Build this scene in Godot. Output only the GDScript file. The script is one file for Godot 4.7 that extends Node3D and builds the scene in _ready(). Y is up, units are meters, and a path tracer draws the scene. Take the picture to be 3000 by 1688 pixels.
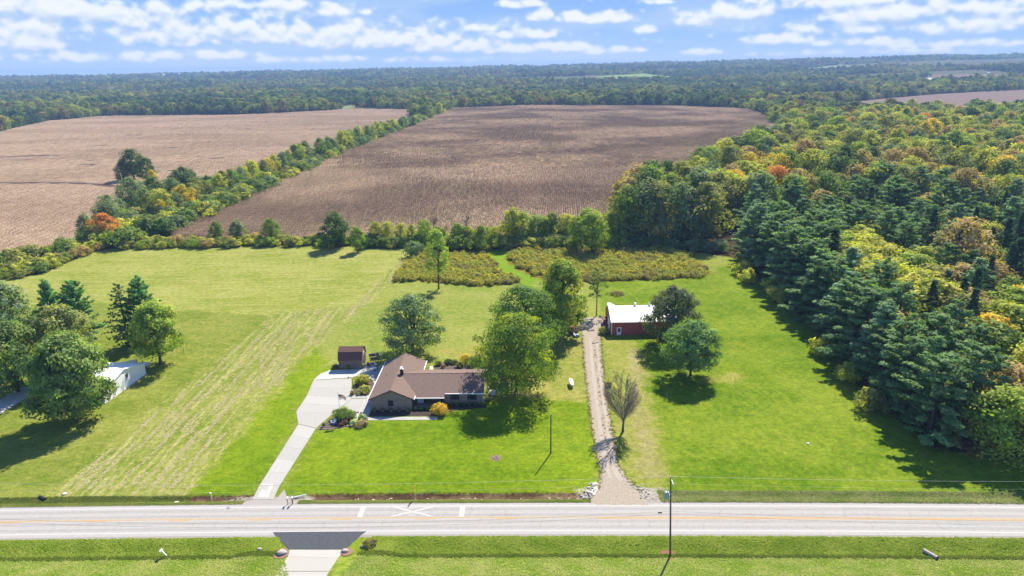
extends Node3D
# A brick ranch house on a country road among brown fields and woods, seen from the air.

const K := 2.28            # how bright a flat sunlit white surface shows, used to turn shown colours into base colours
const LX0 := -260.0        # the lawn sheet, in metres
const LX1 := 180.0
const LZ0 := -305.0
const LZ1 := -60.0
var used := {}
var mats := {}
var kinds := {}
var rng := RandomNumberGenerator.new()
var noise_a := FastNoiseLite.new()
const ORD := ["", "first", "second", "third", "fourth", "fifth", "sixth", "seventh", "eighth", "ninth", "tenth", "eleventh", "twelfth", "thirteenth", "fourteenth", "fifteenth", "sixteenth", "seventeenth", "eighteenth", "nineteenth", "twentieth"]

class MB:
	var v := PackedVector3Array()
	var n := PackedVector3Array()
	var c := PackedColorArray()
	var uv := PackedVector2Array()
	var idx := PackedInt32Array()
	func tri(a: Vector3, b: Vector3, d: Vector3, col := Color.WHITE) -> void:
		var nn := (b - a).cross(d - a).normalized()
		var k := v.size()
		for p in [a, b, d]:
			v.append(p); n.append(nn); c.append(col); uv.append(Vector2(p.x + p.z * 0.01, p.y + p.z))
		idx.append(k); idx.append(k + 2); idx.append(k + 1)
	func quad(a: Vector3, b: Vector3, d: Vector3, e: Vector3, col := Color.WHITE) -> void:
		var nn := (b - a).cross(e - a).normalized()
		var k := v.size()
		var eu := (b - a).length()
		var ev := (e - a).length()
		v.append(a); v.append(b); v.append(d); v.append(e)
		for i in 4:
			n.append(nn); c.append(col)
		uv.append(Vector2(0, ev)); uv.append(Vector2(eu, ev)); uv.append(Vector2(eu, 0)); uv.append(Vector2(0, 0))
		for i in [0, 2, 1, 0, 3, 2]:
			idx.append(k + i)
	func leaf(p: Vector3, axis: Vector3, nn: Vector3, l: float, w: float, col: Color) -> void:
		var k := v.size()
		var side := axis.cross(nn).normalized() * w
		var fw := axis * l
		v.append(p - fw); v.append(p + side); v.append(p + fw); v.append(p - side)
		n.append(nn); n.append(nn); n.append(nn); n.append(nn)
		c.append(col); c.append(col); c.append(col); c.append(col)
		idx.append(k); idx.append(k + 2); idx.append(k + 1); idx.append(k); idx.append(k + 3); idx.append(k + 2)
	func box(at: Vector3, size: Vector3, b := Basis(), col := Color.WHITE) -> void:
		var h := size * 0.5
		for ax in 3:
			for s in [-1.0, 1.0]:
				var a := Vector3(); var u := Vector3(); var w := Vector3()
				a[ax] = h[ax] * s
				u[(ax + 1) % 3] = h[(ax + 1) % 3]
				w[(ax + 2) % 3] = h[(ax + 2) % 3] * s
				quad(at + b * (a - u - w), at + b * (a + u - w), at + b * (a + u + w), at + b * (a - u + w), col)
	func tube(pts: Array, rads: Array, sides := 6, col := Color.WHITE, caps := true) -> void:
		var k := v.size()
		var m := pts.size()
		var ref := Vector3.UP
		if absf(((pts[m - 1] - pts[0]) as Vector3).normalized().y) > 0.9:
			ref = Vector3.RIGHT
		for i in m:
			var d: Vector3 = ((pts[mini(i + 1, m - 1)] - pts[maxi(i - 1, 0)]) as Vector3).normalized()
			var u := d.cross(ref).normalized()
			var w := u.cross(d)
			for j in sides:
				var an := TAU * j / sides
				var q := u * cos(an) + w * sin(an)
				v.append(pts[i] + q * rads[i]); n.append(q); c.append(col); uv.append(Vector2(float(j) / sides * 2.0, i))
		for i in m - 1:
			for j in sides:
				var a := k + i * sides + j
				var b := k + i * sides + (j + 1) % sides
				idx.append(a); idx.append(b); idx.append(b + sides)
				idx.append(a); idx.append(b + sides); idx.append(a + sides)
		if caps:
			for e in [0, m - 1]:
				var kk := v.size()
				var d: Vector3 = ((pts[e] - pts[1 if e == 0 else m - 2]) as Vector3).normalized()
				for j in sides:
					v.append(v[k + e * sides + j]); n.append(d); c.append(col); uv.append(Vector2(j, 0))
				for j in range(1, sides - 1):
					if e == 0:
						idx.append(kk); idx.append(kk + j + 1); idx.append(kk + j)
					else:
						idx.append(kk); idx.append(kk + j); idx.append(kk + j + 1)
	func blob(at: Vector3, r: Vector3, bumps: float, seed_: int, col := Color.WHITE, rows := 7, cols := 10) -> void:
		var rg := RandomNumberGenerator.new()
		rg.seed = seed_
		var k := v.size()
		var ph := rg.randf() * 6.0
		for i in rows + 1:
			var th := PI * i / rows
			for j in cols:
				var an := TAU * j / cols
				var q := Vector3(sin(th) * cos(an), cos(th), sin(th) * sin(an))
				var s := 1.0 + bumps * (sin(q.x * 3.1 + ph) * cos(q.z * 2.7 - ph) + 0.6 * sin(q.y * 4.0 + q.x * 5.0 + ph * 2.0))
				v.append(at + q * r * s); n.append((q / r).normalized()); c.append(col); uv.append(Vector2(an, th))
		for i in rows:
			for j in cols:
				var a := k + i * cols + j
				var b := k + i * cols + (j + 1) % cols
				idx.append(a); idx.append(b + cols); idx.append(b)
				idx.append(a); idx.append(a + cols); idx.append(b + cols)
	func mesh() -> ArrayMesh:
		if v.is_empty():
			return ArrayMesh.new()
		var arr := []
		arr.resize(Mesh.ARRAY_MAX)
		arr[Mesh.ARRAY_VERTEX] = v
		arr[Mesh.ARRAY_NORMAL] = n
		arr[Mesh.ARRAY_COLOR] = c
		if uv.size() == v.size():
			arr[Mesh.ARRAY_TEX_UV] = uv
		arr[Mesh.ARRAY_INDEX] = idx
		var m := ArrayMesh.new()
		m.add_surface_from_arrays(Mesh.PRIMITIVE_TRIANGLES, arr)
		return m

func numbered(called: String) -> String:
	var k: int = used.get(called, 0)
	used[called] = k + 1
	return called if k == 0 else "%s_%03d" % [called, k]

func tag(o: Node3D, label: String, category: String, group := "") -> Node3D:
	o.set_meta("label", label)
	o.set_meta("category", category)
	if group:
		o.set_meta("group", group)
	return o

func thing(called: String, label: String, category: String, at := Vector3.ZERO, turn := 0.0, group := "") -> Node3D:
	var o := Node3D.new()
	o.name = numbered(called)
	add_child(o)
	o.position = at
	o.rotation.y = turn
	return tag(o, label, category, group)

func obj(called: String, m: Mesh, material: Material, parent: Node3D = null, at := Vector3.ZERO) -> MeshInstance3D:
	var o := MeshInstance3D.new()
	o.mesh = m
	o.material_override = material
	if parent == null:
		o.name = numbered(called)
		add_child(o)
	else:
		var k := 0
		while parent.has_node(NodePath(called if k == 0 else "%s_%03d" % [called, k])):
			k += 1
		o.name = called if k == 0 else "%s_%03d" % [called, k]
		parent.add_child(o)
	o.position = at
	return o

func struct(called: String, m: Mesh, material: Material, at := Vector3.ZERO) -> MeshInstance3D:
	var o := obj(called, m, material, null, at)
	o.set_meta("kind", "structure")
	return o

# a colour as the photograph shows it on flat sunlit ground -> its base colour (linear)
func lin(r: float, g: float, b: float) -> Color:
	var q := Color(r / 255.0, g / 255.0, b / 255.0).srgb_to_linear()
	return Color(q.r / K, q.g / K, q.b / K)

func flat(r: float, g: float, b: float, rough := 0.9, metal := 0.0) -> StandardMaterial3D:   # r, g, b: linear base colour
	var key := "%.4f %.4f %.4f %.2f %.2f" % [r, g, b, rough, metal]
	if mats.has(key):
		return mats[key]
	var m := StandardMaterial3D.new()
	m.albedo_color = Color(r, g, b).linear_to_srgb()
	m.roughness = rough
	m.metallic = metal
	m.metallic_specular = 0.35
	mats[key] = m
	return m

func leaf_material() -> StandardMaterial3D:
	if mats.has("leaf"):
		return mats.leaf
	var m := StandardMaterial3D.new()
	m.vertex_color_use_as_albedo = true
	m.roughness = 0.75
	m.metallic_specular = 0.25
	m.backlight_enabled = true
	m.backlight = Color(0.94, 1.0, 0.42)
	mats.leaf = m
	return m

func tinted(rough := 0.9) -> StandardMaterial3D:
	var key := "tint %.2f" % rough
	if mats.has(key):
		return mats[key]
	var m := StandardMaterial3D.new()
	m.vertex_color_use_as_albedo = true
	m.roughness = rough
	m.metallic_specular = 0.25
	mats[key] = m
	return m

func noise_bytes(size: int, freq: float, octaves: int, seed_: int) -> PackedByteArray:
	var f := FastNoiseLite.new()
	f.noise_type = FastNoiseLite.TYPE_SIMPLEX_SMOOTH
	f.seed = seed_
	f.frequency = freq
	f.fractal_octaves = octaves
	var im := f.get_seamless_image(size, size)
	im.convert(Image.FORMAT_L8)
	return im.get_data()

# a tiling texture between two linear colours, with fine and coarse variation
func grain(called: String, a: Color, b: Color, fine := 0.25, coarse := 0.03, size := 256, mix_fine := 0.5) -> ImageTexture:
	if mats.has(called):
		return mats[called]
	var f := noise_bytes(size, fine, 2, hash(called) % 1000)
	var g := noise_bytes(size, coarse, 4, hash(called) % 1000 + 7)
	var out := PackedByteArray()
	out.resize(size * size * 3)
	var sa := a.linear_to_srgb()
	var sb := b.linear_to_srgb()
	for i in size * size:
		var t := clampf((f[i] * mix_fine + g[i] * (1.0 - mix_fine)) / 255.0, 0.0, 1.0)
		var q := sa.lerp(sb, t)
		out[i * 3] = int(clampf(q.r, 0, 1) * 255.0); out[i * 3 + 1] = int(clampf(q.g, 0, 1) * 255.0); out[i * 3 + 2] = int(clampf(q.b, 0, 1) * 255.0)
	var im := Image.create_from_data(size, size, false, Image.FORMAT_RGB8, out)
	mats[called] = ImageTexture.create_from_image(im)
	return mats[called]

func surface(called: String, a: Color, b: Color, metres: float, rough := 0.95, fine := 0.25, coarse := 0.03, bump := 0.0, size := 256) -> StandardMaterial3D:
	if mats.has("s" + called):
		return mats["s" + called]
	var m := StandardMaterial3D.new()
	m.albedo_texture = grain(called, a, b, fine, coarse, size)
	m.roughness = rough
	m.metallic_specular = 0.3
	m.uv1_triplanar = true
	m.uv1_world_triplanar = true
	m.uv1_scale = Vector3.ONE / metres
	if bump > 0.0:
		m.heightmap_enabled = true
		m.heightmap_texture = grain(called, a, b, fine, coarse, size)
		m.heightmap_scale = bump
	mats["s" + called] = m
	return m

# ---------------------------------------------------------------- the lie of the land
func road_z(x: float) -> float:
	var q := clampf(x, -110.0, 110.0)
	return -97.43 + 0.021 * q + 1.17e-4 * q * q + (x - q) * (0.021 + 2.34e-4 * q)

func bump01(x: float, a: float, b: float, soft: float) -> float:   # 1 between a and b
	return smoothstep(a - soft, a, x) * (1.0 - smoothstep(b, b + soft, x))

func lawn_y(x: float, z: float) -> float:
	var d := z - road_z(x)
	var y := 0.0
	if d > 4.3:
		var open := 1.0 - bump01(x, -42.0, -20.5, 3.0)
		if d < 8.4:
			y = -0.7 * smoothstep(4.3, 8.6, d)
		else:
			y = -0.7 + 0.16 * smoothstep(8.4, 8.6, d) + 0.54 * smoothstep(8.8, 14.5, d)
		y *= open
	elif d < -4.3 and d > -9.0:
		var open2 := 1.0 - maxf(bump01(x, -49.0, -37.0, 2.0), bump01(x, 13.0, 25.0, 2.0))
		var deep := 0.42 if x < 13.0 else 0.2
		if x < -60.0:
			deep *= 1.0 - smoothstep(60.0, 75.0, -x) * 0.8
		y = -deep * smoothstep(-4.4, -6.1, d) * (1.0 - smoothstep(-6.3, -7.6, d)) * open2
	return y

func land_y(x: float, z: float) -> float:    # far terrain
	var r := sqrt(x * x + z * z)
	if r < 1500.0:
		return 0.0
	var side := x / r
	var top := 62.0 + 42.0 * side
	var y := top * smoothstep(1500.0, 6000.0, r)
	y += noise_a.get_noise_2d(x * 0.02, z * 0.05) * 24.0 * smoothstep(1600.0, 3200.0, r)
	return y

func inside(p: Vector2, poly: PackedVector2Array) -> bool:
	return Geometry2D.is_point_in_polygon(p, poly)

func ragged(poly: PackedVector2Array, step: float, jitter: float) -> PackedVector2Array:
	var out := PackedVector2Array()
	for i in poly.size():
		var a := poly[i]
		var b := poly[(i + 1) % poly.size()]
		var n := maxi(1, int(a.distance_to(b) / step))
		var side := (b - a).orthogonal().normalized()
		for k in n:
			var q := a.lerp(b, float(k) / n)
			out.append(q + side * noise_a.get_noise_2d(q.x * 14.0, q.y * 14.0) * jitter * (1.0 if k > 0 else 0.4))
	return out

func sheet_mesh(poly: PackedVector2Array, thick := 0.0, col := Color.WHITE) -> ArrayMesh:
	var mb := MB.new()
	var t := Geometry2D.triangulate_polygon(poly)
	for i in range(0, t.size(), 3):
		var a := Vector3(poly[t[i]].x, 0, poly[t[i]].y)
		var b := Vector3(poly[t[i + 1]].x, 0, poly[t[i + 1]].y)
		var d := Vector3(poly[t[i + 2]].x, 0, poly[t[i + 2]].y)
		if (b - a).cross(d - a).y < 0.0:
			var s := b
			b = d
			d = s
		mb.tri(a, b, d, col)
	if thick > 0.0:
		var cw := Geometry2D.is_polygon_clockwise(poly)
		for i in poly.size():
			var p := poly[i]
			var q := poly[(i + 1) % poly.size()]
			var a := Vector3(p.x, 0, p.y)
			var b := Vector3(q.x, 0, q.y)
			var dn := Vector3(0, -thick, 0)
			if cw:
				mb.quad(a, b, b + dn, a + dn, col)
			else:
				mb.quad(b, a, a + dn, b + dn, col)
	return mb.mesh()

func _ready() -> void:
	rng.seed = 20240
	noise_a.seed = 11
	noise_a.frequency = 0.05
	noise_a.fractal_octaves = 3
	var cam := Camera3D.new()
	cam.name = "camera"
	cam.fov = 45.7553
	cam.near = 1.0
	cam.far = 14000.0
	cam.transform = Transform3D(Basis(Vector3(0.999877, -0.014952, 0.004811), Vector3(0.015707, 0.951813, -0.306276), Vector3(-0.000000, 0.306314, 0.951930)), Vector3(0, 72, 0))
	add_child(cam)
	cam.current = true
	var env := Environment.new()
	env.background_mode = Environment.BG_SKY
	env.sky = Sky.new()
	var pano := PanoramaSkyMaterial.new()
	pano.panorama = ImageTexture.create_from_image(sky_picture())
	pano.energy_multiplier = 1.0
	env.sky.sky_material = pano
	env.background_energy_multiplier = 0.46
	env.tonemap_mode = Environment.TONE_MAPPER_LINEAR
	env.tonemap_exposure = 2.3
	env.fog_enabled = true
	env.fog_density = 0.00012
	env.fog_light_color = Color(0.62, 0.77, 1.0)
	env.sdfgi_enabled = true
	env.ssao_enabled = true
	env.ssil_enabled = true
	var we := WorldEnvironment.new()
	we.name = "environment"
	we.environment = env
	add_child(we)
	var sun := DirectionalLight3D.new()
	sun.name = "sun"
	sun.light_energy = 1.6
	sun.light_color = Color(1.0, 0.955, 0.87)
	sun.light_angular_distance = 0.5
	sun.shadow_enabled = true
	add_child(sun)
	sun.look_at_from_position(Vector3.ZERO, Vector3(-3.23, -8.3, 7.28), Vector3.UP)

	build_land()
	build_road()
	build_drives()
	build_trees()
	build_fields()
	build_far_woods()
	build_house()
	build_outbuildings()
	build_garden()
	build_street_things()
	build_distance()

# ---------------------------------------------------------------- sky: air and clouds only
func sky_picture() -> Image:
	var w := 4096
	var h := 2048
	var f := FastNoiseLite.new()
	f.noise_type = FastNoiseLite.TYPE_SIMPLEX_SMOOTH
	f.frequency = 0.05
	f.fractal_octaves = 5
	f.seed = 5
	# the whole dome, coarse
	var cw := 512
	var ch := 256
	var small := Image.create(cw, ch, false, Image.FORMAT_RGB8)
	for y in ch:
		var el := PI * (0.5 - (y + 0.5) / ch)
		for x in cw:
			var az := TAU * (x + 0.5) / cw
			small.set_pixel(x, y, dome_color(f, el, az))
	small.resize(w, h, Image.INTERPOLATE_CUBIC)
	# the band near the horizon, fine; cumulus heaps given as azimuth, elevation and half sizes in degrees
	var heaps: Array = [[-33.47, 2.99, 6.04, 1.17, 0.70], [-19.64, 3.36, 7.70, 1.38, 0.70], [-28.96, 4.27, 6.64, 0.88, 0.75], [-9.80, 3.13, 5.51, 0.72, 0.55], [30.92, 3.17, 7.37, 0.86, 0.70], [25.48, 2.43, 6.53, 0.78, 0.60], [-5.51, 3.10, 5.29, 0.66, 0.50], [-31.95, 4.12, 5.53, 0.85, 0.90], [-27.11, 3.85, 5.29, 1.07, 0.90], [-33.89, 1.96, 2.30, 0.72, 1.00], [-25.11, 2.31, 3.28, 0.60, 0.85], [-21.05, 3.08, 3.49, 0.81, 1.00], [-17.49, 2.64, 3.95, 0.95, 1.00], [-13.16, 2.35, 3.80, 1.04, 1.10], [-9.87, 2.21, 3.24, 0.92, 1.00], [-5.88, 1.99, 3.30, 0.93, 1.00], [-3.08, 1.75, 2.99, 0.80, 0.95], [-23.72, 1.17, 6.71, 0.43, 0.80], [-29.53, 1.00, 5.56, 0.35, 0.75], [-32.26, 1.27, 4.30, 0.34, 0.70], [-18.92, 4.72, 4.18, 0.51, 0.85], [-13.86, 4.32, 2.83, 0.58, 0.80], [1.04, 4.69, 1.67, 0.40, 1.00], [2.43, 3.92, 1.13, 0.53, 1.00], [5.12, 3.61, 1.39, 0.50, 1.15], [7.68, 3.55, 2.03, 0.56, 1.10], [-1.94, 3.00, 2.33, 0.40, 0.80], [0.70, 2.49, 3.34, 0.47, 0.85], [3.99, 1.44, 3.32, 0.50, 1.00], [0.06, 1.50, 3.67, 0.47, 0.90], [6.65, 1.16, 1.98, 0.30, 0.90], [9.13, 1.26, 1.95, 0.33, 0.90], [11.40, 4.64, 1.44, 0.26, 0.90], [16.99, 3.71, 2.90, 0.77, 1.10], [14.73, 3.11, 1.87, 0.45, 0.90], [20.38, 1.72, 2.64, 0.47, 1.10], [22.69, 4.12, 5.68, 0.68, 1.00], [27.38, 3.18, 5.00, 0.77, 0.95], [32.41, 2.31, 4.28, 0.73, 0.95], [26.37, 1.42, 3.21, 0.36, 0.90], [31.70, 1.08, 4.59, 0.34, 0.85], [29.18, 0.69, 4.07, 0.26, 0.80], [14.88, 0.94, 1.87, 0.29, 0.90], [11.20, 2.64, 1.28, 0.33, 0.70], [33.99, 3.25, 3.44, 0.61, 1.00], [-15.96, 0.87, 5.55, 0.29, 0.80], [-5.63, 0.75, 5.29, 0.27, 0.70], [21.72, 0.72, 4.03, 0.25, 0.70]]
	var r := RandomNumberGenerator.new()
	r.seed = 77
	for i in 105:
		var az := r.randf_range(44.0, 316.0)
		var el := 0.4 + 9.5 * r.randf() * r.randf()
		heaps.append([az, el, r.randf_range(1.5, 6.5), r.randf_range(0.25, 0.5) + el * 0.05, r.randf_range(0.75, 1.1)])
	for i in 26:
		heaps.append([r.randf_range(-46.0, 46.0), r.randf_range(6.6, 11.0), r.randf_range(3.0, 8.0), r.randf_range(0.6, 1.3), r.randf_range(0.8, 1.1)])
	var y0 := int(h * (0.5 - 12.0 / 180.0))
	var y1 := int(h * 0.5) + 3
	var rows := y1 - y0
	var dens := PackedFloat32Array()
	dens.resize(rows * w)
	var dpp := 180.0 / h
	for e in heaps:
		var ex: float = e[0]
		var ey: float = e[1]
		var rx: float = e[2]
		var ry: float = e[3]
		for y in range(maxi(0, int((90.0 - ey - ry * 1.6) / dpp) - y0), mini(rows, int((90.0 - ey + ry * 1.3) / dpp) - y0)):
			var el := 90.0 - (y + y0 + 0.5) * dpp
			var v := (el - ey) / ry
			if v < 0.0:
				v *= 1.5
			for x in range(int((ex - rx * 1.4) / dpp), int((ex + rx * 1.4) / dpp)):
				var u := (x * dpp - ex) / rx
				var q: float = 1.0 - (u * u + v * v) * 0.5
				if q > 0.0:
					var k: int = y * w + posmod(x, w)
					dens[k] = maxf(dens[k], q * e[4])
	var out := PackedByteArray()
	out.resize(rows * w * 3)
	var field := PackedFloat32Array()
	field.resize(rows * w)
	for y in rows:
		var el := 90.0 - (y + y0 + 0.5) * dpp
		for x in w:
			var az: float = x * dpp
			var seam := absf(az - 180.0)
			field[y * w + x] = dens[y * w + x] + 0.85 * f.get_noise_3d(cos(deg_to_rad(az)) * 620.0, el * 17.0, sin(deg_to_rad(az)) * 620.0) + 0.02
	for y in rows:
		var el := 90.0 - (y + y0 + 0.5) * dpp
		var t := clampf(el / 12.0, 0.0, 1.0)
		var base := Color(0.8, 0.885, 0.975).lerp(Color(0.44, 0.655, 0.965), pow(t, 0.5))
		for x in w:
			var d := field[y * w + x]
			var air := base
			air = air.lerp(Color(0.87, 0.915, 0.97), smoothstep(1.4, 0.2, el) * 0.45)
			var veil := smoothstep(-0.25, 0.45, f.get_noise_3d(cos(deg_to_rad(x * dpp)) * 90.0, el * 7.0 + 300.0, sin(deg_to_rad(x * dpp)) * 90.0))
			var q := air.lerp(Color(0.86, 0.905, 0.965), veil * 0.34)
			var clear := q
			if d > 0.2:
				var a := smoothstep(0.22, 0.85, d)
				var up := field[maxi(0, y - 5) * w + x]
				var lit := clampf(0.66 + (d - up) * 1.3, 0.0, 1.0)
				q = clear.lerp(Color(0.78, 0.845, 0.935).lerp(Color(0.97, 0.98, 0.995), lit), a * 0.95)
			if el > 9.0:
				q = q.lerp(dome_color(f, deg_to_rad(el), deg_to_rad(x * dpp)), smoothstep(9.0, 12.0, el))
			var k := (y * w + x) * 3
			out[k] = int(q.r * 255.0); out[k + 1] = int(q.g * 255.0); out[k + 2] = int(q.b * 255.0)
	var band := Image.create_from_data(w, rows, false, Image.FORMAT_RGB8, out)
	small.blit_rect(band, Rect2i(0, 0, w, rows), Vector2i(0, y0))
	return small

func dome_color(f: FastNoiseLite, el: float, az: float) -> Color:
	if el < 0.0:
		return Color(0.55, 0.6, 0.6)
	var t := clampf(el / (PI / 2), 0.0, 1.0)
	var air := Color(0.6, 0.77, 0.98).lerp(Color(0.2, 0.42, 0.83), pow(t, 0.6))
	var reach := 1.0 / maxf(0.12, sin(el))
	var n := f.get_noise_3d(sin(az) * cos(el) * reach * 26.0, 40.0, cos(az) * cos(el) * reach * 26.0)
	var a := smoothstep(0.05, 0.4, n) * 0.85
	return air.lerp(Color(0.9, 0.93, 0.97), a)

# ---------------------------------------------------------------- ground
func build_land() -> void:
	# the lawn sheet: one mesh, its texture computed from where what grows
	var xs := PackedFloat32Array()
	var zs := PackedFloat32Array()
	var x := LX0
	while x < LX1 + 0.01:
		xs.append(x)
		x += 1.0
	var z := LZ0
	while z < LZ1 + 0.01:
		zs.append(z)
		z += 0.35 if z > -108.0 and z < -76.0 else 1.5
	zs[zs.size() - 1] = LZ1
	var v := PackedVector3Array()
	var uv := PackedVector2Array()
	var idx := PackedInt32Array()
	for zz in zs:
		for xx in xs:
			var flatten := minf(1.0, minf(xx - LX0, LX1 - xx) * 0.3)
			v.append(Vector3(xx, lawn_y(xx, zz) + rng.randf_range(-0.012, 0.012) * flatten, zz))
			uv.append(Vector2((xx - LX0) / (LX1 - LX0), (zz - LZ0) / (LZ1 - LZ0)))
	var nx := xs.size()
	for j in zs.size() - 1:
		for i in nx - 1:
			var k := j * nx + i
			for q in [0, 1, nx + 1, 0, nx + 1, nx]:
				idx.append(k + q)
	var arr := []
	arr.resize(Mesh.ARRAY_MAX)
	arr[Mesh.ARRAY_VERTEX] = v
	arr[Mesh.ARRAY_TEX_UV] = uv
	arr[Mesh.ARRAY_INDEX] = idx
	var st := SurfaceTool.new()
	var am := ArrayMesh.new()
	am.add_surface_from_arrays(Mesh.PRIMITIVE_TRIANGLES, arr)
	st.create_from(am, 0)
	st.generate_normals()
	var m := StandardMaterial3D.new()
	m.albedo_texture = ImageTexture.create_from_image(lawn_picture())
	m.roughness = 1.0
	m.metallic_specular = 0.15
	m.texture_repeat = false
	struct("lawn", st.commit(), m)
	# everything beyond, out to the horizon, with a gap where the lawn sheet lies
	var gx: Array = [-9000.0, -7000.0, -5500.0, -4400.0, -3600.0, -3000.0, -2500.0, -2100.0, -1750.0, -1400.0, -1050.0, -700.0, -450.0, LX0, -120.0, 0.0, LX1, 330.0, 520.0, 760.0, 1050.0, 1400.0, 1750.0, 2100.0, 2500.0, 3000.0, 3600.0, 4400.0, 5500.0, 7000.0, 9000.0]
	var gz: Array = [-9800.0]
	var s := -9800.0
	while s < -1500.0:
		s += 130.0
		gz.append(minf(s, -1450.0))
	for q in [-1200.0, -900.0, -600.0, -420.0, LZ0, -180.0, LZ1, 0.0, 200.0, 700.0, 1800.0, 4000.0, 8000.0]:
		gz.append(q)
	var mb := MB.new()
	for j in gz.size() - 1:
		for i in gx.size() - 1:
			if gx[i] >= LX0 and gx[i + 1] <= LX1 and gz[j] >= LZ0 and gz[j + 1] <= LZ1:
				continue
			var pts := []
			for q in [[0, 0], [1, 0], [1, 1], [0, 1]]:
				var px: float = gx[i + q[0]]
				var pz: float = gz[j + q[1]]
				pts.append(Vector3(px, land_y(px, pz) - 0.01, pz))
			mb.quad(pts[0], pts[3], pts[2], pts[1])
	var mm := surface("forest floor", lin(62, 78, 40), lin(110, 112, 62), 60.0, 1.0)
	struct("ground", mb.mesh(), mm)

# one zone of the lawn picture: two colours as shown, a third for streaks, and how it is streaked
func zone(a: Array, b: Array, c: Array, streak: float, dir: float, contrast: float) -> Array:
	return [lin(a[0], a[1], a[2]).linear_to_srgb(), lin(b[0], b[1], b[2]).linear_to_srgb(), lin(c[0], c[1], c[2]).linear_to_srgb(), streak, Vector2(cos(dir), sin(dir)), contrast]

func paint(map: PackedByteArray, w: int, h: int, poly: PackedVector2Array, value: int) -> void:
	var q := PackedVector2Array()
	for p in poly:
		q.append(Vector2((p.x - LX0) / (LX1 - LX0) * w, (p.y - LZ0) / (LZ1 - LZ0) * h))
	var lo := h
	var hi := 0
	for p in q:
		lo = mini(lo, int(p.y))
		hi = maxi(hi, int(p.y) + 1)
	for y in range(maxi(lo, 0), mini(hi, h)):
		var cuts := []
		for i in q.size():
			var a := q[i]
			var b := q[(i + 1) % q.size()]
			if (a.y <= y + 0.5) != (b.y <= y + 0.5):
				cuts.append(a.x + (b.x - a.x) * (y + 0.5 - a.y) / (b.y - a.y))
		cuts.sort()
		for i in range(0, cuts.size() - 1, 2):
			for x in range(clampi(int(cuts[i] + 0.5), 0, w), clampi(int(cuts[i + 1] + 0.5), 0, w)):
				map[y * w + x] = value

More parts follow.
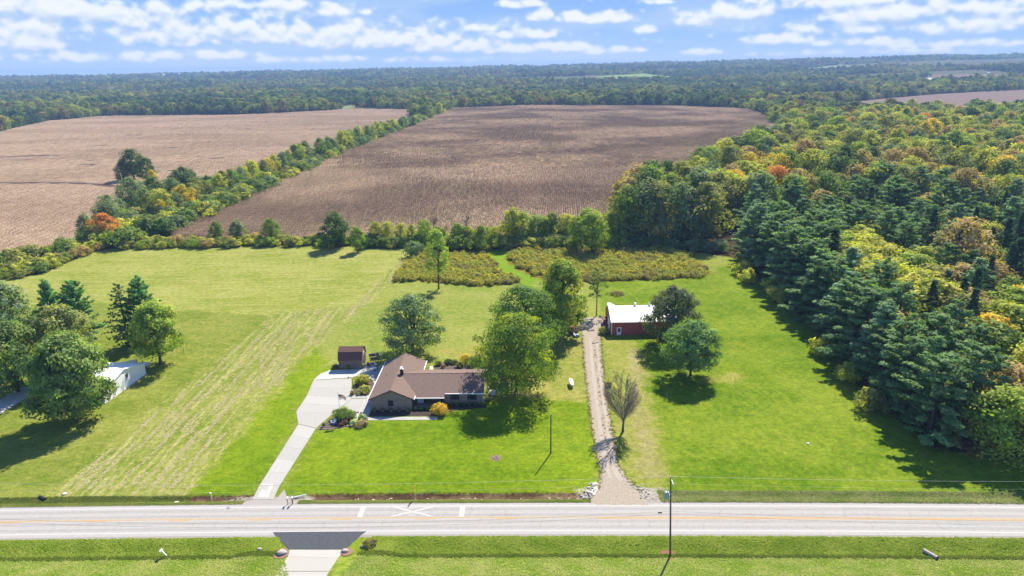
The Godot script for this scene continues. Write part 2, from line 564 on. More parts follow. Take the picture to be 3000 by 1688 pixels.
func lawn_picture() -> Image:
	var w := 2048
	var h := 1440
	var zones := [
		zone([138, 158, 52], [166, 178, 78], [184, 188, 112], 0.25, 0.0, 1.0),        # 0 lawn
		zone([152, 168, 62], [184, 190, 98], [212, 208, 140], 0.75, 0.0, 1.0),     # 1 mown meadow, striped across
		zone([138, 160, 58], [176, 182, 92], [218, 208, 154], 0.85, PI / 2, 1.0),  # 2 hay strip, swaths running away
		zone([130, 152, 50], [164, 174, 80], [184, 182, 104], 0.35, 0.4, 1.05),       # 3 neighbour's lawn
		zone([142, 166, 62], [174, 184, 90], [194, 186, 122], 0.4, 0.0, 1.0),      # 4 back yard
		zone([116, 152, 16], [152, 178, 36], [174, 188, 74], 0.3, 0.06, 1.1),        # 5 front lawn
		zone([112, 148, 22], [150, 173, 48], [178, 180, 86], 0.32, 1.3, 1.2),       # 6 right lawn
		zone([110, 88, 64], [162, 138, 106], [66, 50, 36], 0.5, 0.0, 1.2),           # 7 bare ditch
		zone([120, 150, 58], [174, 182, 96], [92, 112, 48], 0.35, 0.0, 1.2),         # 8 weedy verge
		zone([122, 158, 30], [156, 180, 52], [182, 190, 96], 0.35, 0.0, 1.1),         # 9 roadside slope
		zone([126, 166, 30], [170, 188, 76], [206, 200, 136], 0.35, 0.0, 1.4),      # 10 lawn on the near side
		zone([130, 108, 40], [168, 142, 56], [110, 84, 44], 0.3, 0.0, 1.0),          # 11 ground under the goldenrod
		zone([124, 170, 36], [146, 184, 44], [160, 190, 60], 0.1, 0.0, 0.8),         # 12 mown path
		zone([70, 64, 44], [112, 96, 62], [52, 56, 36], 0.3, 0.5, 1.0),              # 13 woodland floor
		zone([166, 168, 90], [194, 184, 132], [206, 194, 150], 0.5, PI / 2, 0.9),    # 14 worn track
		zone([150, 122, 84], [206, 168, 122], [120, 100, 70], 0.2, 0.3, 1.1),        # 15 bare earth
		zone([176, 170, 158], [212, 204, 192], [150, 144, 132], 0.3, 0.0, 0.8),      # 16 gravel shoulder
		zone([156, 170, 66], [186, 184, 100], [196, 184, 120], 0.4, 0.1, 1.0),       # 17 dry yard
	]
	var map := PackedByteArray()
	map.resize(w * h)
	paint(map, w, h, PackedVector2Array([Vector2(-302.5, -251.45), Vector2(-179.76, -250.03), Vector2(-179.8, -289.94), Vector2(-100.98, -287.75), Vector2(-38.27, -282.42), Vector2(-33.55, -270.37), Vector2(-41.48, -237.44), Vector2(-47.27, -196.2), Vector2(-73.11, -200.93), Vector2(-74.51, -160.8), Vector2(-84.35, -99.89), Vector2(-137.68, -101.23)]), 1)
	paint(map, w, h, PackedVector2Array([Vector2(-278.83, -206.65), Vector2(-140.04, -215.59), Vector2(-120.62, -208.74), Vector2(-80.69, -201.28), Vector2(-73.19, -197.37), Vector2(-84.37, -107.41), Vector2(-85.11, -101.01), Vector2(-153.29, -102.73)]), 3)
	paint(map, w, h, PackedVector2Array([Vector2(-83.46, -105.1), Vector2(-84.03, -108.02), Vector2(-74.62, -201.73), Vector2(-51.06, -208.16), Vector2(-47.47, -242.8), Vector2(-43.49, -266.03), Vector2(-39.13, -263.36), Vector2(-44.71, -219.25), Vector2(-55.72, -166.39), Vector2(-58.89, -107.1), Vector2(-58.42, -104.44)]), 2)
	paint(map, w, h, PackedVector2Array([Vector2(-44.71, -219.25), Vector2(-41.52, -242.47), Vector2(-6.55, -226.12), Vector2(23.22, -233.97), Vector2(69.58, -231.48), Vector2(71.21, -205.41), Vector2(44.69, -173.28), Vector2(22.19, -186.39), Vector2(9.3, -163.86), Vector2(-5.23, -164.43), Vector2(-33.22, -158.05), Vector2(-54.61, -162.52), Vector2(-54.76, -174.5)]), 4)
	paint(map, w, h, PackedVector2Array([Vector2(8.82, -174.76), Vector2(20.05, -177.21), Vector2(16.91, -139.05), Vector2(0.72, -139.6), Vector2(-7.07, -157.07), Vector2(-20.37, -170.33), Vector2(-5.46, -175.34)]), 17)
	paint(map, w, h, PackedVector2Array([Vector2(-57.7, -104.42), Vector2(-59.1, -109.23), Vector2(-55.34, -165.08), Vector2(-54.76, -174.5), Vector2(-46.41, -158.54), Vector2(-49.18, -137.45), Vector2(-47.02, -130.23), Vector2(-46.99, -104.14)]), 5)
	paint(map, w, h, PackedVector2Array([Vector2(-42.16, -104.49), Vector2(-42.04, -127.55), Vector2(-33.5, -130.66), Vector2(-17.2, -138.28), Vector2(-7.49, -141.84), Vector2(0.75, -141.56), Vector2(16.91, -139.05), Vector2(15.97, -123.35), Vector2(15.73, -111.72), Vector2(12.89, -103.04)]), 5)
	paint(map, w, h, PackedVector2Array([Vector2(30.9, -238.51), Vector2(72.34, -236.24), Vector2(86.03, -257.14), Vector2(85.31, -212.76), Vector2(85.7, -177.42), Vector2(81.62, -124.52), Vector2(88.18, -111.02), Vector2(108.77, -99.16), Vector2(107.99, -98.29), Vector2(21.52, -100.52), Vector2(20.57, -111.59), Vector2(21.66, -140.85), Vector2(25.82, -183.05)]), 6)
	paint(map, w, h, PackedVector2Array([Vector2(24.69, -177.01), Vector2(33.88, -173.72), Vector2(28.44, -110.04), Vector2(25.92, -105.08), Vector2(21.89, -106.41), Vector2(20.47, -115.72), Vector2(21.56, -136.98)]), 17)
	paint(map, w, h, PackedVector2Array([Vector2(25.98, -136.83), Vector2(29.24, -136.73), Vector2(26.7, -108.8), Vector2(23.09, -108.26)]), 14)
	paint(map, w, h, PackedVector2Array([Vector2(30.78, -168.28), Vector2(33.73, -168.17), Vector2(29.97, -140.56), Vector2(27.26, -140.66)]), 14)
	paint(map, w, h, PackedVector2Array([Vector2(43.14, -150.16), Vector2(52.65, -152.98), Vector2(56.87, -151), Vector2(52.9, -147.62), Vector2(46.1, -147)]), 17)
	# verge, bare ditch, roadside slope, near lawn
	var strip := func(x0: float, x1: float, d0: float, d1: float, value: int) -> void:
		var p := PackedVector2Array()
		var n := 24
		for i in n + 1:
			var xx := lerpf(x0, x1, float(i) / n)
			p.append(Vector2(xx, road_z(xx) + d0))
		for i in n + 1:
			var xx := lerpf(x1, x0, float(i) / n)
			p.append(Vector2(xx, road_z(xx) + d1))
		paint(map, w, h, p, value)
	strip.call(-200.0, 180.0, -7.2, -3.0, 8)
	strip.call(-200.0, -64.0, -7.0, -3.0, 3)
	strip.call(-61.0, -47.0, -7.1, -4.9, 7)
	strip.call(-38.0, 14.0, -7.3, -4.95, 7)
	strip.call(12.0, 25.5, -8.8, -3.4, 16)
	strip.call(-50.0, -36.0, -6.6, -3.4, 16)
	strip.call(-260.0, 180.0, 3.0, 5.0, 16)
	strip.call(-260.0, 180.0, 4.85, 8.5, 9)
	strip.call(-260.0, 180.0, 8.5, 40.0, 10)
	# goldenrod, the path mown through it, the woods
	paint(map, w, h, PackedVector2Array([Vector2(-42.94, -237.52), Vector2(-40.93, -270.82), Vector2(-38.02, -280.38), Vector2(45.63, -277.13), Vector2(72.24, -263.97), Vector2(72.33, -238.77), Vector2(68.58, -232.99), Vector2(26.94, -228.99), Vector2(7.56, -234.81), Vector2(-7.94, -226.19), Vector2(-32.28, -233.06)]), 11)
	paint(map, w, h, PackedVector2Array([Vector2(-11.8, -276.75), Vector2(2.34, -277.19), Vector2(-2.9, -262.42), Vector2(1.96, -245.28), Vector2(8.99, -234.73), Vector2(5.84, -224.58), Vector2(-3.94, -240.42), Vector2(-7.59, -259.73)]), 12)
	paint(map, w, h, PackedVector2Array([Vector2(52.08, -324.66), Vector2(45.63, -277.13), Vector2(73.49, -268.89), Vector2(87.56, -257.05), Vector2(86.17, -216.94), Vector2(86.64, -183.57), Vector2(82.86, -138.75), Vector2(81.1, -118.01), Vector2(87.89, -115.19), Vector2(95.93, -113.54), Vector2(111.99, -111.01), Vector2(190.53, -156.81), Vector2(404.68, -357.83), Vector2(52.55, -414.98)]), 13)
	paint(map, w, h, PackedVector2Array([Vector2(94.36, -129.16), Vector2(100.66, -127.24), Vector2(103.25, -123.85), Vector2(98.67, -116.31), Vector2(87.74, -113.78), Vector2(86.66, -118.14)]), 15)
	paint(map, w, h, PackedVector2Array([Vector2(-179.76, -250.03), Vector2(-180.63, -291.38), Vector2(-102.36, -292.06), Vector2(-48.53, -283.06), Vector2(43.98, -277.24), Vector2(51.12, -324.73), Vector2(-221.19, -344.61), Vector2(-288.83, -285.83), Vector2(-244.71, -238.43)]), 13)
	var na := noise_bytes(1024, 0.006, 4, 3)
	var nb := noise_bytes(1024, 0.11, 3, 9)
	var nc := noise_bytes(1024, 0.035, 3, 15)
	var nd := noise_bytes(1024, 0.3, 1, 21)
	var out := PackedByteArray()
	out.resize(w * h * 3)
	var sx := (LX1 - LX0) / w
	var sz := (LZ1 - LZ0) / h
	for y in h:
		var wz := LZ0 + (y + 0.5) * sz
		var row := (y & 1023) << 10
		for x in w:
			var k := (x & 1023) + row
			var jx := clampi(x + ((nc[k] - 128) >> 4) + ((nd[k] - 128) >> 4), 0, w - 1)
			var jy := clampi(y + ((nc[(k + 331 * 1024 + 77) & 1048575] - 128) >> 4) + ((nd[(k + 90 * 1024 + 7) & 1048575] - 128) >> 4), 0, h - 1)
			if wz > -112.0:
				jy = clampi(y + ((nd[(k + 90 * 1024 + 7) & 1048575] - 128) >> 6), 0, h - 1)
			var zn: Array = zones[map[jy * w + jx]]
			var wx := LX0 + (x + 0.5) * sx
			var dir: Vector2 = zn[4]
			var along := wx * dir.x + wz * dir.y
			var across := wz * dir.x - wx * dir.y
			var s := nb[(int(along * 3.0 + 4000.0) & 1023) + ((int(across * 20.0 + 9000.0) & 1023) << 10)]
			var s2 := nc[(int(along * 0.9 + 4000.0) & 1023) + ((int(across * 15.0 + 9000.0) & 1023) << 10)]
			var t := (na[k] * 0.34 + nc[(k + 5000) & 1048575] * 0.24 + nb[(k + 91 * 1024) & 1048575] * 0.2 + nd[k] * 0.22) / 255.0
			t = clampf(0.5 + (t - 0.5) * 3.4 * zn[5], -0.25, 1.25)
			var q: Color = zn[0].lerp(zn[1], t)
			var st: float = clampf((s * 0.5 + s2 * 0.5 - 118.0) / 60.0, 0.0, 1.0) * zn[3]
			q = q.lerp(zn[2], st)
			t += 0.15 * sin(across * 2.6 + 1.5 * sin(along * 0.05)) * zn[5]
			q = q.lerp(zn[1], clampf(t - 0.5, 0.0, 0.2))
			var g := 0.8 + nb[(k + 7777) & 1048575] * 0.0009 + nd[(k + 3333) & 1048575] * 0.0007
			var o := (y * w + x) * 3
			out[o] = clampi(int(q.r * g * 255.0), 0, 255); out[o + 1] = clampi(int(q.g * g * 255.0), 0, 255); out[o + 2] = clampi(int(q.b * g * 255.0), 0, 255)
	return Image.create_from_data(w, h, false, Image.FORMAT_RGB8, out)

func ribbon(x0: float, x1: float, d0: float, d1: float, y: float, step := 2.0) -> ArrayMesh:
	var mb := MB.new()
	var n := maxi(1, int(ceil((x1 - x0) / step)))
	for i in n:
		var a := lerpf(x0, x1, float(i) / n)
		var b := lerpf(x0, x1, float(i + 1) / n)
		mb.quad(Vector3(a, y, road_z(a) + d1), Vector3(b, y, road_z(b) + d1), Vector3(b, y, road_z(b) + d0), Vector3(a, y, road_z(a) + d0))
	return mb.mesh()

func build_road() -> void:
	var root := Node3D.new()
	root.name = "road"
	add_child(root)
	root.set_meta("kind", "structure")
	var asphalt := surface("road asphalt", lin(200, 199, 197), lin(228, 226, 223), 9.0, 0.95, 0.4, 0.02, 0.0, 512)
	var worn := surface("worn asphalt", lin(186, 185, 183), lin(216, 214, 211), 7.0, 0.9, 0.4, 0.015, 0.0, 512)
	var cuts := [-4.05, -2.75, -2.05, -1.2, -0.5, 0.55, 1.25, 2.05, 2.75, 4.25]
	for i in cuts.size() - 1:
		obj("asphalt", ribbon(-260.0, 260.0, cuts[i], cuts[i + 1], 0.03), worn if i % 2 == 1 else asphalt, root)
	var white := surface("road paint", lin(238, 238, 240), lin(255, 255, 255), 3.0, 0.8, 0.3, 0.05)
	var yellow := surface("yellow paint", lin(236, 176, 62), lin(255, 200, 92), 3.0, 0.8, 0.3, 0.05)
	obj("edge_line", ribbon(-260.0, 260.0, -3.45, -3.25, 0.036), white, root)
	obj("edge_line", ribbon(-260.0, 260.0, 3.23, 3.43, 0.036), white, root)
	obj("centre_line", ribbon(-260.0, 260.0, -0.26, -0.1, 0.036), yellow, root)
	obj("centre_line", ribbon(13.5, 260.0, 0.1, 0.26, 0.036), yellow, root)
	for x in [-85.5, -71.0, -57.0, -43.0, -29.4, -15.3, -1.4]:
		obj("centre_dash", ribbon(x - 1.75, x + 1.75, 0.1, 0.26, 0.036), yellow, root)
	# railway crossing mark in the far lane
	var bar := func(ax: float, ad: float, bx: float, bd: float, half: float) -> void:
		var mb := MB.new()
		mb.quad(Vector3(bx - half, 0.0375, road_z(bx) + bd), Vector3(bx + half, 0.0375, road_z(bx) + bd), Vector3(ax + half, 0.0375, road_z(ax) + ad), Vector3(ax - half, 0.0375, road_z(ax) + ad))
		obj("stop_bar", mb.mesh(), white, root)
	bar.call(-26.3, -3.2, -26.45, -0.35, 0.42)
	bar.call(-9.1, -3.2, -9.2, -0.35, 0.42)
	for s in [-1.0, 1.0]:
		var mb := MB.new()
		var y := 0.0375 if s < 0.0 else 0.0395
		var a := Vector3(-17.65 - 3.3, y, road_z(-20.9) - 1.85 + 1.3 * s)
		var b := Vector3(-17.65 + 3.3, y, road_z(-14.3) - 1.85 - 1.3 * s)
		var side := Vector3(0.42, 0, 0)
		if a.z > b.z:
			mb.quad(a - side, a + side, b + side, b - side)
		else:
			mb.quad(b - side, b + side, a + side, a - side)
		obj("crossing_stroke", mb.mesh(), white, root)
	for s in [-1.0, 1.0]:
		var t := TextMesh.new()
		t.text = "R"
		var font := SystemFont.new()
		font.font_names = PackedStringArray(["Droid Sans"])
		t.font = font
		t.font_size = 64
		t.pixel_size = 0.012
		t.depth = 0.004
		var o := obj("crossing_letter", t, white, root)
		o.basis = Basis(Vector3(0, 0, -1), Vector3(-1, 0, 0), Vector3(0, 1, 0)).scaled_local(Vector3(1.0, 2.6, 1.0))
		o.position = Vector3(-17.6, 0.04, road_z(-17.6) - 1.85 + 0.95 * s)
	# cracks, filled with tar here and there
	var tar := flat(0.12, 0.118, 0.115)
	var rg := RandomNumberGenerator.new()
	rg.seed = 4
	for i in 46:
		var x := -82.0 + i * 3.5 + rg.randf_range(-1.4, 1.4)
		var lane := -1.0 if rg.randf() < 0.5 else 1.0
		var mb := MB.new()
		var d := 0.35 * lane
		var xx := x
		var half := rg.randf_range(0.012, 0.024)
		var n := rg.randi_range(4, 8)
		for k in n:
			var nx := xx + rg.randf_range(-0.35, 0.55)
			var nd := d + lane * 2.75 / 8.0
			var z0 := road_z(xx) + d
			var z1 := road_z(nx) + nd
			var sgn := 1.0 if z1 > z0 else -1.0
			if sgn > 0.0:
				mb.quad(Vector3(nx - half, 0.0345, z1), Vector3(nx + half, 0.0345, z1), Vector3(xx + half, 0.0345, z0), Vector3(xx - half, 0.0345, z0))
			else:
				mb.quad(Vector3(xx - half, 0.0345, z0), Vector3(xx + half, 0.0345, z0), Vector3(nx + half, 0.0345, z1), Vector3(nx - half, 0.0345, z1))
			xx = nx
			d = nd
		obj("crack", mb.mesh(), tar, root)
	for i in 14:
		var x := rg.randf_range(-80.0, 78.0)
		var d := rg.randf_range(-2.8, 2.8)
		obj("crack", ribbon(x, x + rg.randf_range(2.0, 7.0), d, d + 0.035, 0.0345), tar, root)
	var sh := surface("shoulder gravel", lin(178, 172, 168), lin(214, 208, 204), 2.0, 1.0, 0.5, 0.1)
	struct("shoulder", ribbon(-260.0, 260.0, -4.55, -4.04, 0.02), sh)
	struct("shoulder", ribbon(-260.0, 260.0, 4.24, 4.75, 0.015), sh)

# a paved strip cut into slabs with open joints: left and right edges as points that run together
func slabs(root: Node3D, left: PackedVector2Array, right: PackedVector2Array, length: float, y: float, m: Array) -> void:
	var k := 0
	for i in left.size() - 1:
		var n := maxi(1, int(round(left[i].distance_to(left[i + 1]) / length)))
		for j in n:
			var a := left[i].lerp(left[i + 1], float(j) / n)
			var b := right[i].lerp(right[i + 1], float(j) / n)
			var e := left[i].lerp(left[i + 1], float(j + 1) / n)
			var d := right[i].lerp(right[i + 1], float(j + 1) / n)
			var gap := (e - a).normalized() * 0.03
			obj("slab", sheet_mesh(PackedVector2Array([a + gap, b + gap, d, e]), 0.1), m[k % m.size()], root, Vector3(0, y + 0.002 * (k % 3), 0))
			k += 1

func build_drives() -> void:
	var con: Array = []
	for i in 3:
		con.append(surface("drive concrete %d" % i, lin(202 + i * 5, 202 + i * 5, 198 + i * 5), lin(229 + i * 4, 228 + i * 4, 224 + i * 4), 5.0, 0.95, 0.35, 0.03))
	var bright := surface("new concrete", lin(240, 238, 234), lin(255, 252, 250), 4.0, 0.95, 0.3, 0.04)
	var root := Node3D.new()
	root.name = "driveway"
	add_child(root)
	root.set_meta("kind", "structure")
	slabs(root, PackedVector2Array([Vector2(-46.58, -103.78), Vector2(-46.78, -108.01), Vector2(-46.26, -130.55)]), PackedVector2Array([Vector2(-42.88, -103.68), Vector2(-43.04, -107.91), Vector2(-42.02, -128.72)]), 4.2, 0.04, con)
	slabs(root, PackedVector2Array([Vector2(-46.31, -130.72), Vector2(-48.39, -136.31), Vector2(-48.24, -144.25), Vector2(-48.96, -152.38)]), PackedVector2Array([Vector2(-41.98, -128.88), Vector2(-39.92, -135.3), Vector2(-37.41, -142.27), Vector2(-39.79, -153.17)]), 5.2, 0.042, con)
	slabs(root, PackedVector2Array([Vector2(-39.79, -135.11), Vector2(-37.36, -142.07)]), PackedVector2Array([Vector2(-33.69, -134.91), Vector2(-33.53, -142.14)]), 4.5, 0.042, con)
	slabs(root, PackedVector2Array([Vector2(-37.31, -142.27), Vector2(-38.25, -147.01)]), PackedVector2Array([Vector2(-33.57, -142.34), Vector2(-33.53, -146.01)]), 4.0, 0.042, con)
	slabs(root, PackedVector2Array([Vector2(-49.03, -152.61), Vector2(-48.16, -156.01), Vector2(-46.49, -158.06)]), PackedVector2Array([Vector2(-39.89, -153.63), Vector2(-37.55, -155.61), Vector2(-36.86, -158.66)]), 4.0, 0.05, [bright])
	# new concrete let into the mouth of the drive, drawn as one raised border and a patch
	obj("new_border", sheet_mesh(PackedVector2Array([Vector2(-44.55, -104.43), Vector2(-43.97, -104.41), Vector2(-44.29, -107.95), Vector2(-44.95, -107.97)])), bright, root, Vector3(0, 0.05, 0))
	obj("new_border", sheet_mesh(PackedVector2Array([Vector2(-46.68, -108.14), Vector2(-44.31, -108.01), Vector2(-44.31, -108.45), Vector2(-46.66, -108.51)])), bright, root, Vector3(0, 0.05, 0))
	obj("new_patch", sheet_mesh(PackedVector2Array([Vector2(-45.87, -104.58), Vector2(-44.73, -104.55), Vector2(-44.91, -106.36), Vector2(-45.91, -106.75)])), bright, root, Vector3(0, 0.05, 0))
	struct("drive_apron", sheet_mesh(ragged(PackedVector2Array([Vector2(-49.18, -102.11), Vector2(-46.68, -103.66), Vector2(-42.56, -103.56), Vector2(-41.7, -106.64), Vector2(-40.37, -103.73), Vector2(-39.23, -103), Vector2(-40.32, -102)]), 1.0, 0.3)), surface("apron gravel", lin(192, 186, 182), lin(216, 211, 207), 3.0, 1.0, 0.4, 0.05), Vector3(0, 0.026, 0))
	# patio and walks
	var patio := Node3D.new()
	patio.name = "patio"
	add_child(patio)
	patio.set_meta("kind", "structure")
	var walkm: Array = [con[2], con[1]]
	slabs(patio, PackedVector2Array([Vector2(-38.15, -158.27), Vector2(-37.96, -162.46), Vector2(-36.81, -162.92)]), PackedVector2Array([Vector2(-38.43, -152.9), Vector2(-33.27, -147.43), Vector2(-33.56, -156.43)]), 3.0, 0.045, walkm)
	slabs(patio, PackedVector2Array([Vector2(-33.85, -150.5), Vector2(-34.26, -160.32)]), PackedVector2Array([Vector2(-32.19, -145.71), Vector2(-32.45, -161.75)]), 3.0, 0.04, walkm)
	var walk := Node3D.new()
	walk.name = "front_walk"
	add_child(walk)
	walk.set_meta("kind", "structure")
	slabs(walk, PackedVector2Array([Vector2(-33.9, -142.0), Vector2(-33.9, -133.4)]), PackedVector2Array([Vector2(-31.9, -142.0), Vector2(-31.9, -133.4)]), 1.7, 0.03, walkm)
	slabs(walk, PackedVector2Array([Vector2(-33.9, -133.35), Vector2(-16.6, -133.0)]), PackedVector2Array([Vector2(-33.9, -131.95), Vector2(-16.6, -131.7)]), 1.8, 0.03, walkm)
	var slope := MB.new()
	slope.box(Vector3(-34.1, 0.06, -137.4), Vector3(0.16, 0.2, 9.0))
	obj("kerb", slope.mesh(), bright, walk)
	# side walk behind the wing
	struct("back_walk", sheet_mesh(PackedVector2Array([Vector2(-21.17, -155.97), Vector2(-21.3, -159.83), Vector2(-20.27, -159.79), Vector2(-20.23, -155.94)]), 0.1), bright, Vector3(0, 0.04, 0))
	# gravel lane
	var gravel := surface("lane gravel", lin(168, 154, 136), lin(240, 230, 214), 9.0, 1.0, 0.35, 0.03, 0.0, 512)
	struct("gravel_lane", sheet_mesh(ragged(PackedVector2Array([Vector2(13.99, -100.6), Vector2(13.29, -101.64), Vector2(14.83, -105.13), Vector2(16.08, -110.39), Vector2(15.96, -117.29), Vector2(16.34, -126.56), Vector2(16.91, -139.05), Vector2(18.26, -162.24), Vector2(19.7, -180.22), Vector2(19.2, -189.14), Vector2(21.81, -193.77), Vector2(27.93, -192.8), Vector2(28.19, -187.75), Vector2(25.16, -180.6), Vector2(23.5, -168.58), Vector2(22.06, -151.37), Vector2(20.78, -133.32), Vector2(20.04, -120.13), Vector2(19.73, -112.96), Vector2(20.77, -108.32), Vector2(22.3, -103.97), Vector2(23, -100.37)]), 0.8, 0.5)), gravel, Vector3(0, 0.032, 0))
	var rut := surface("rut gravel", lin(186, 174, 158), lin(244, 236, 224), 4.0, 1.0, 0.45, 0.05)
	struct("wheel_track", sheet_mesh(ragged(PackedVector2Array([Vector2(17.28, -108.42), Vector2(16.85, -111.69), Vector2(17.42, -123.3), Vector2(18.2, -137.09), Vector2(19.68, -158.47), Vector2(21.16, -177.16), Vector2(21.82, -177.13), Vector2(20.48, -158.44), Vector2(19, -137.07), Vector2(18.31, -123.27), Vector2(17.74, -111.67), Vector2(17.94, -108.4)]), 1.4, 0.25)), rut, Vector3(0, 0.037, 0))
	struct("wheel_track", sheet_mesh(ragged(PackedVector2Array([Vector2(19.18, -107.48), Vector2(18.54, -109.02), Vector2(18.34, -111.65), Vector2(18.78, -120.17), Vector2(19.88, -137.04), Vector2(21.18, -156.01), Vector2(22.8, -174.18), Vector2(23.34, -174.16), Vector2(21.78, -155.99), Vector2(20.59, -137.01), Vector2(19.57, -120.15), Vector2(19.23, -111.63), Vector2(19.75, -108.35)]), 1.4, 0.25)), rut, Vector3(0, 0.037, 0))
	struct("stone_patch", sheet_mesh(ragged(PackedVector2Array([Vector2(13.16, -104.21), Vector2(13.78, -105.89), Vector2(14.56, -107.6), Vector2(15.08, -107.09), Vector2(14.76, -105.13), Vector2(13.92, -103.48)]), 0.6, 0.4)), bright, Vector3(0, 0.036, 0))
	# the drive on the near side: dark apron, pale concrete
	struct("asphalt_apron", sheet_mesh(PackedVector2Array([Vector2(-39.93, -94.7), Vector2(-24.47, -94.52), Vector2(-25.14, -93.64), Vector2(-27.01, -90.2), Vector2(-36, -90.41), Vector2(-39.44, -93.98)])), surface("dark asphalt", lin(84, 88, 98), lin(116, 120, 128), 6.0, 0.9, 0.35, 0.03), Vector3(0, 0.042, 0))
	var near := Node3D.new()
	near.name = "near_drive"
	add_child(near)
	near.set_meta("kind", "structure")
	var pale: Array = [surface("pale concrete", lin(222, 219, 213), lin(242, 240, 235), 4.0, 0.95, 0.3, 0.04), surface("pale concrete b", lin(214, 210, 204), lin(238, 236, 230), 4.0, 0.95, 0.3, 0.05)]
	slabs(near, PackedVector2Array([Vector2(-35.85, -90.32), Vector2(-35.62, -88.74), Vector2(-36.06, -85.48)]), PackedVector2Array([Vector2(-26.93, -90.11), Vector2(-27.67, -88.19), Vector2(-28.3, -85.3)]), 12.0, 0.04, pale)
	slabs(near, PackedVector2Array([Vector2(-36.09, -85.39), Vector2(-37.04, -78.06), Vector2(-38.27, -69.86)]), PackedVector2Array([Vector2(-28.31, -85.22), Vector2(-29.42, -77.9), Vector2(-30.74, -69.72)]), 5.0, 0.04, pale)
	# the neighbour's drive
	struct("neighbour_drive", sheet_mesh(PackedVector2Array([Vector2(-125.21, -118.5), Vector2(-121.61, -134.34), Vector2(-120.07, -144.48), Vector2(-119.82, -150.95), Vector2(-115.79, -153.67), Vector2(-108.58, -148.41), Vector2(-110.69, -145.78), Vector2(-114.5, -144.49), Vector2(-115.03, -137.38), Vector2(-116.04, -131.54), Vector2(-119.9, -114.17)])), con[2], Vector3(0, 0.04, 0))

# ---------------------------------------------------------------- trees
func rdir(rg: RandomNumberGenerator) -> Vector3:
	var z := rg.randf_range(-1.0, 1.0)
	var a := rg.randf() * TAU
	var s := sqrt(1.0 - z * z)
	return Vector3(s * cos(a), z, s * sin(a))

# a broadleaf crown of leaf clumps on limbs. Returns [crown, trunk]
func broadleaf(p: Dictionary) -> Array:
	var rg := RandomNumberGenerator.new()
	rg.seed = p.seed
	var h: float = p.h
	var r: float = p.r
	var hb: float = p.get("hb", h * 0.2)
	var n: int = p.n
	var per: int = p.per
	var ls: float = p.ls
	var cols: Array = p.cols
	var squash: float = p.get("squash", 0.75)
	var full: float = p.get("full", 0.55)       # how low the widest part lies
	var csize: float = p.get("csize", 0.3)
	var lop: float = p.get("lop", 0.25)
	var gain: float = p.get("gain", 2.7)
	var mb := MB.new()
	var mid := Vector3(0, lerpf(hb, h, 0.42), 0)
	var ph := rg.randf() * TAU
	var heads := []
	for i in n:
		var t := (i + rg.randf()) / n
		var an := i * 2.39996 + rg.randf() * 0.9
		var q := pow(t, full)
		var prof := sqrt(maxf(0.02, 1.0 - pow(2.0 * q - 1.0, 2.0)))
		var lobe := 1.0 + lop * (sin(an * 2.0 + ph + t * 3.0) * 0.6 + sin(an * 3.0 - ph * 2.0 + t * 7.0) * 0.4)
		var out := (0.5 + 0.42 * sqrt(rg.randf())) if i % 4 != 0 else rg.randf() * 0.55
		var cr := r * csize * rg.randf_range(0.65, 1.25)
		var rr := maxf(0.0, prof * r * lobe * out)
		var c := Vector3(cos(an) * rr, lerpf(hb + cr * 0.4, h - cr * 0.75, t) + rg.randf_range(-0.3, 0.3) * cr, sin(an) * rr)
		heads.append(c)
		var base: Color = cols[rg.randi() % cols.size()]
		var tone := rg.randf_range(0.78, 1.2)
		base = Color(base.r * tone, base.g * tone, base.b * tone)
		for k in per:
			var d := rdir(rg)
			d.y += 0.3
			d = d.normalized()
			var pos := c + Vector3(d.x, d.y * squash, d.z) * cr * rg.randf_range(0.5, 1.15)
			var nn := (d * 0.5 + (pos - mid).normalized() * 0.55 + rdir(rg) * 0.45).normalized()
			var ax := nn.cross(rdir(rg)).normalized()
			var v := rg.randf_range(0.72, 1.28)
			var warm := rg.randf_range(0.9, 1.12)
			mb.leaf(pos, ax, nn, ls * rg.randf_range(0.7, 1.25), ls * rg.randf_range(0.45, 0.75), Color(base.r * v * warm * gain, base.g * v * gain, base.b * v * gain))
	var tb := MB.new()
	var tr: float = p.get("tr", 0.022 * h)
	var fork := lerpf(hb, h, 0.22)
	var lean := Vector3(rg.randf_range(-0.3, 0.3), 0, rg.randf_range(-0.3, 0.3))
	var bark := Color(0.1, 0.08, 0.062)
	var sides: int = p.get("sides", 6)
	tb.tube([Vector3(0, -0.3, 0), Vector3(0, 0.3, 0), lean * 0.5 + Vector3(0, fork * 0.5, 0), lean + Vector3(0, fork, 0), Vector3(0, lerpf(hb, h, 0.75), 0)], [tr * 1.5, tr * 1.1, tr * 0.9, tr * 0.75, tr * 0.2], sides, bark)
	var limbs: int = p.get("limbs", 12)
	for i in mini(limbs, heads.size()):
		var e: Vector3 = heads[int(i * heads.size() / float(limbs))]
		var s := lean + Vector3(0, minf(fork + rg.randf_range(-0.15, 0.3) * (h - hb), e.y * 0.92), 0)
		var m2 := s.lerp(e, 0.5) + Vector3(0, -0.08 * s.distance_to(e), 0)
		tb.tube([s, m2, e], [tr * 0.45, tr * 0.3, tr * 0.08], 4, bark, false)
	return [mb.mesh(), tb.mesh()]

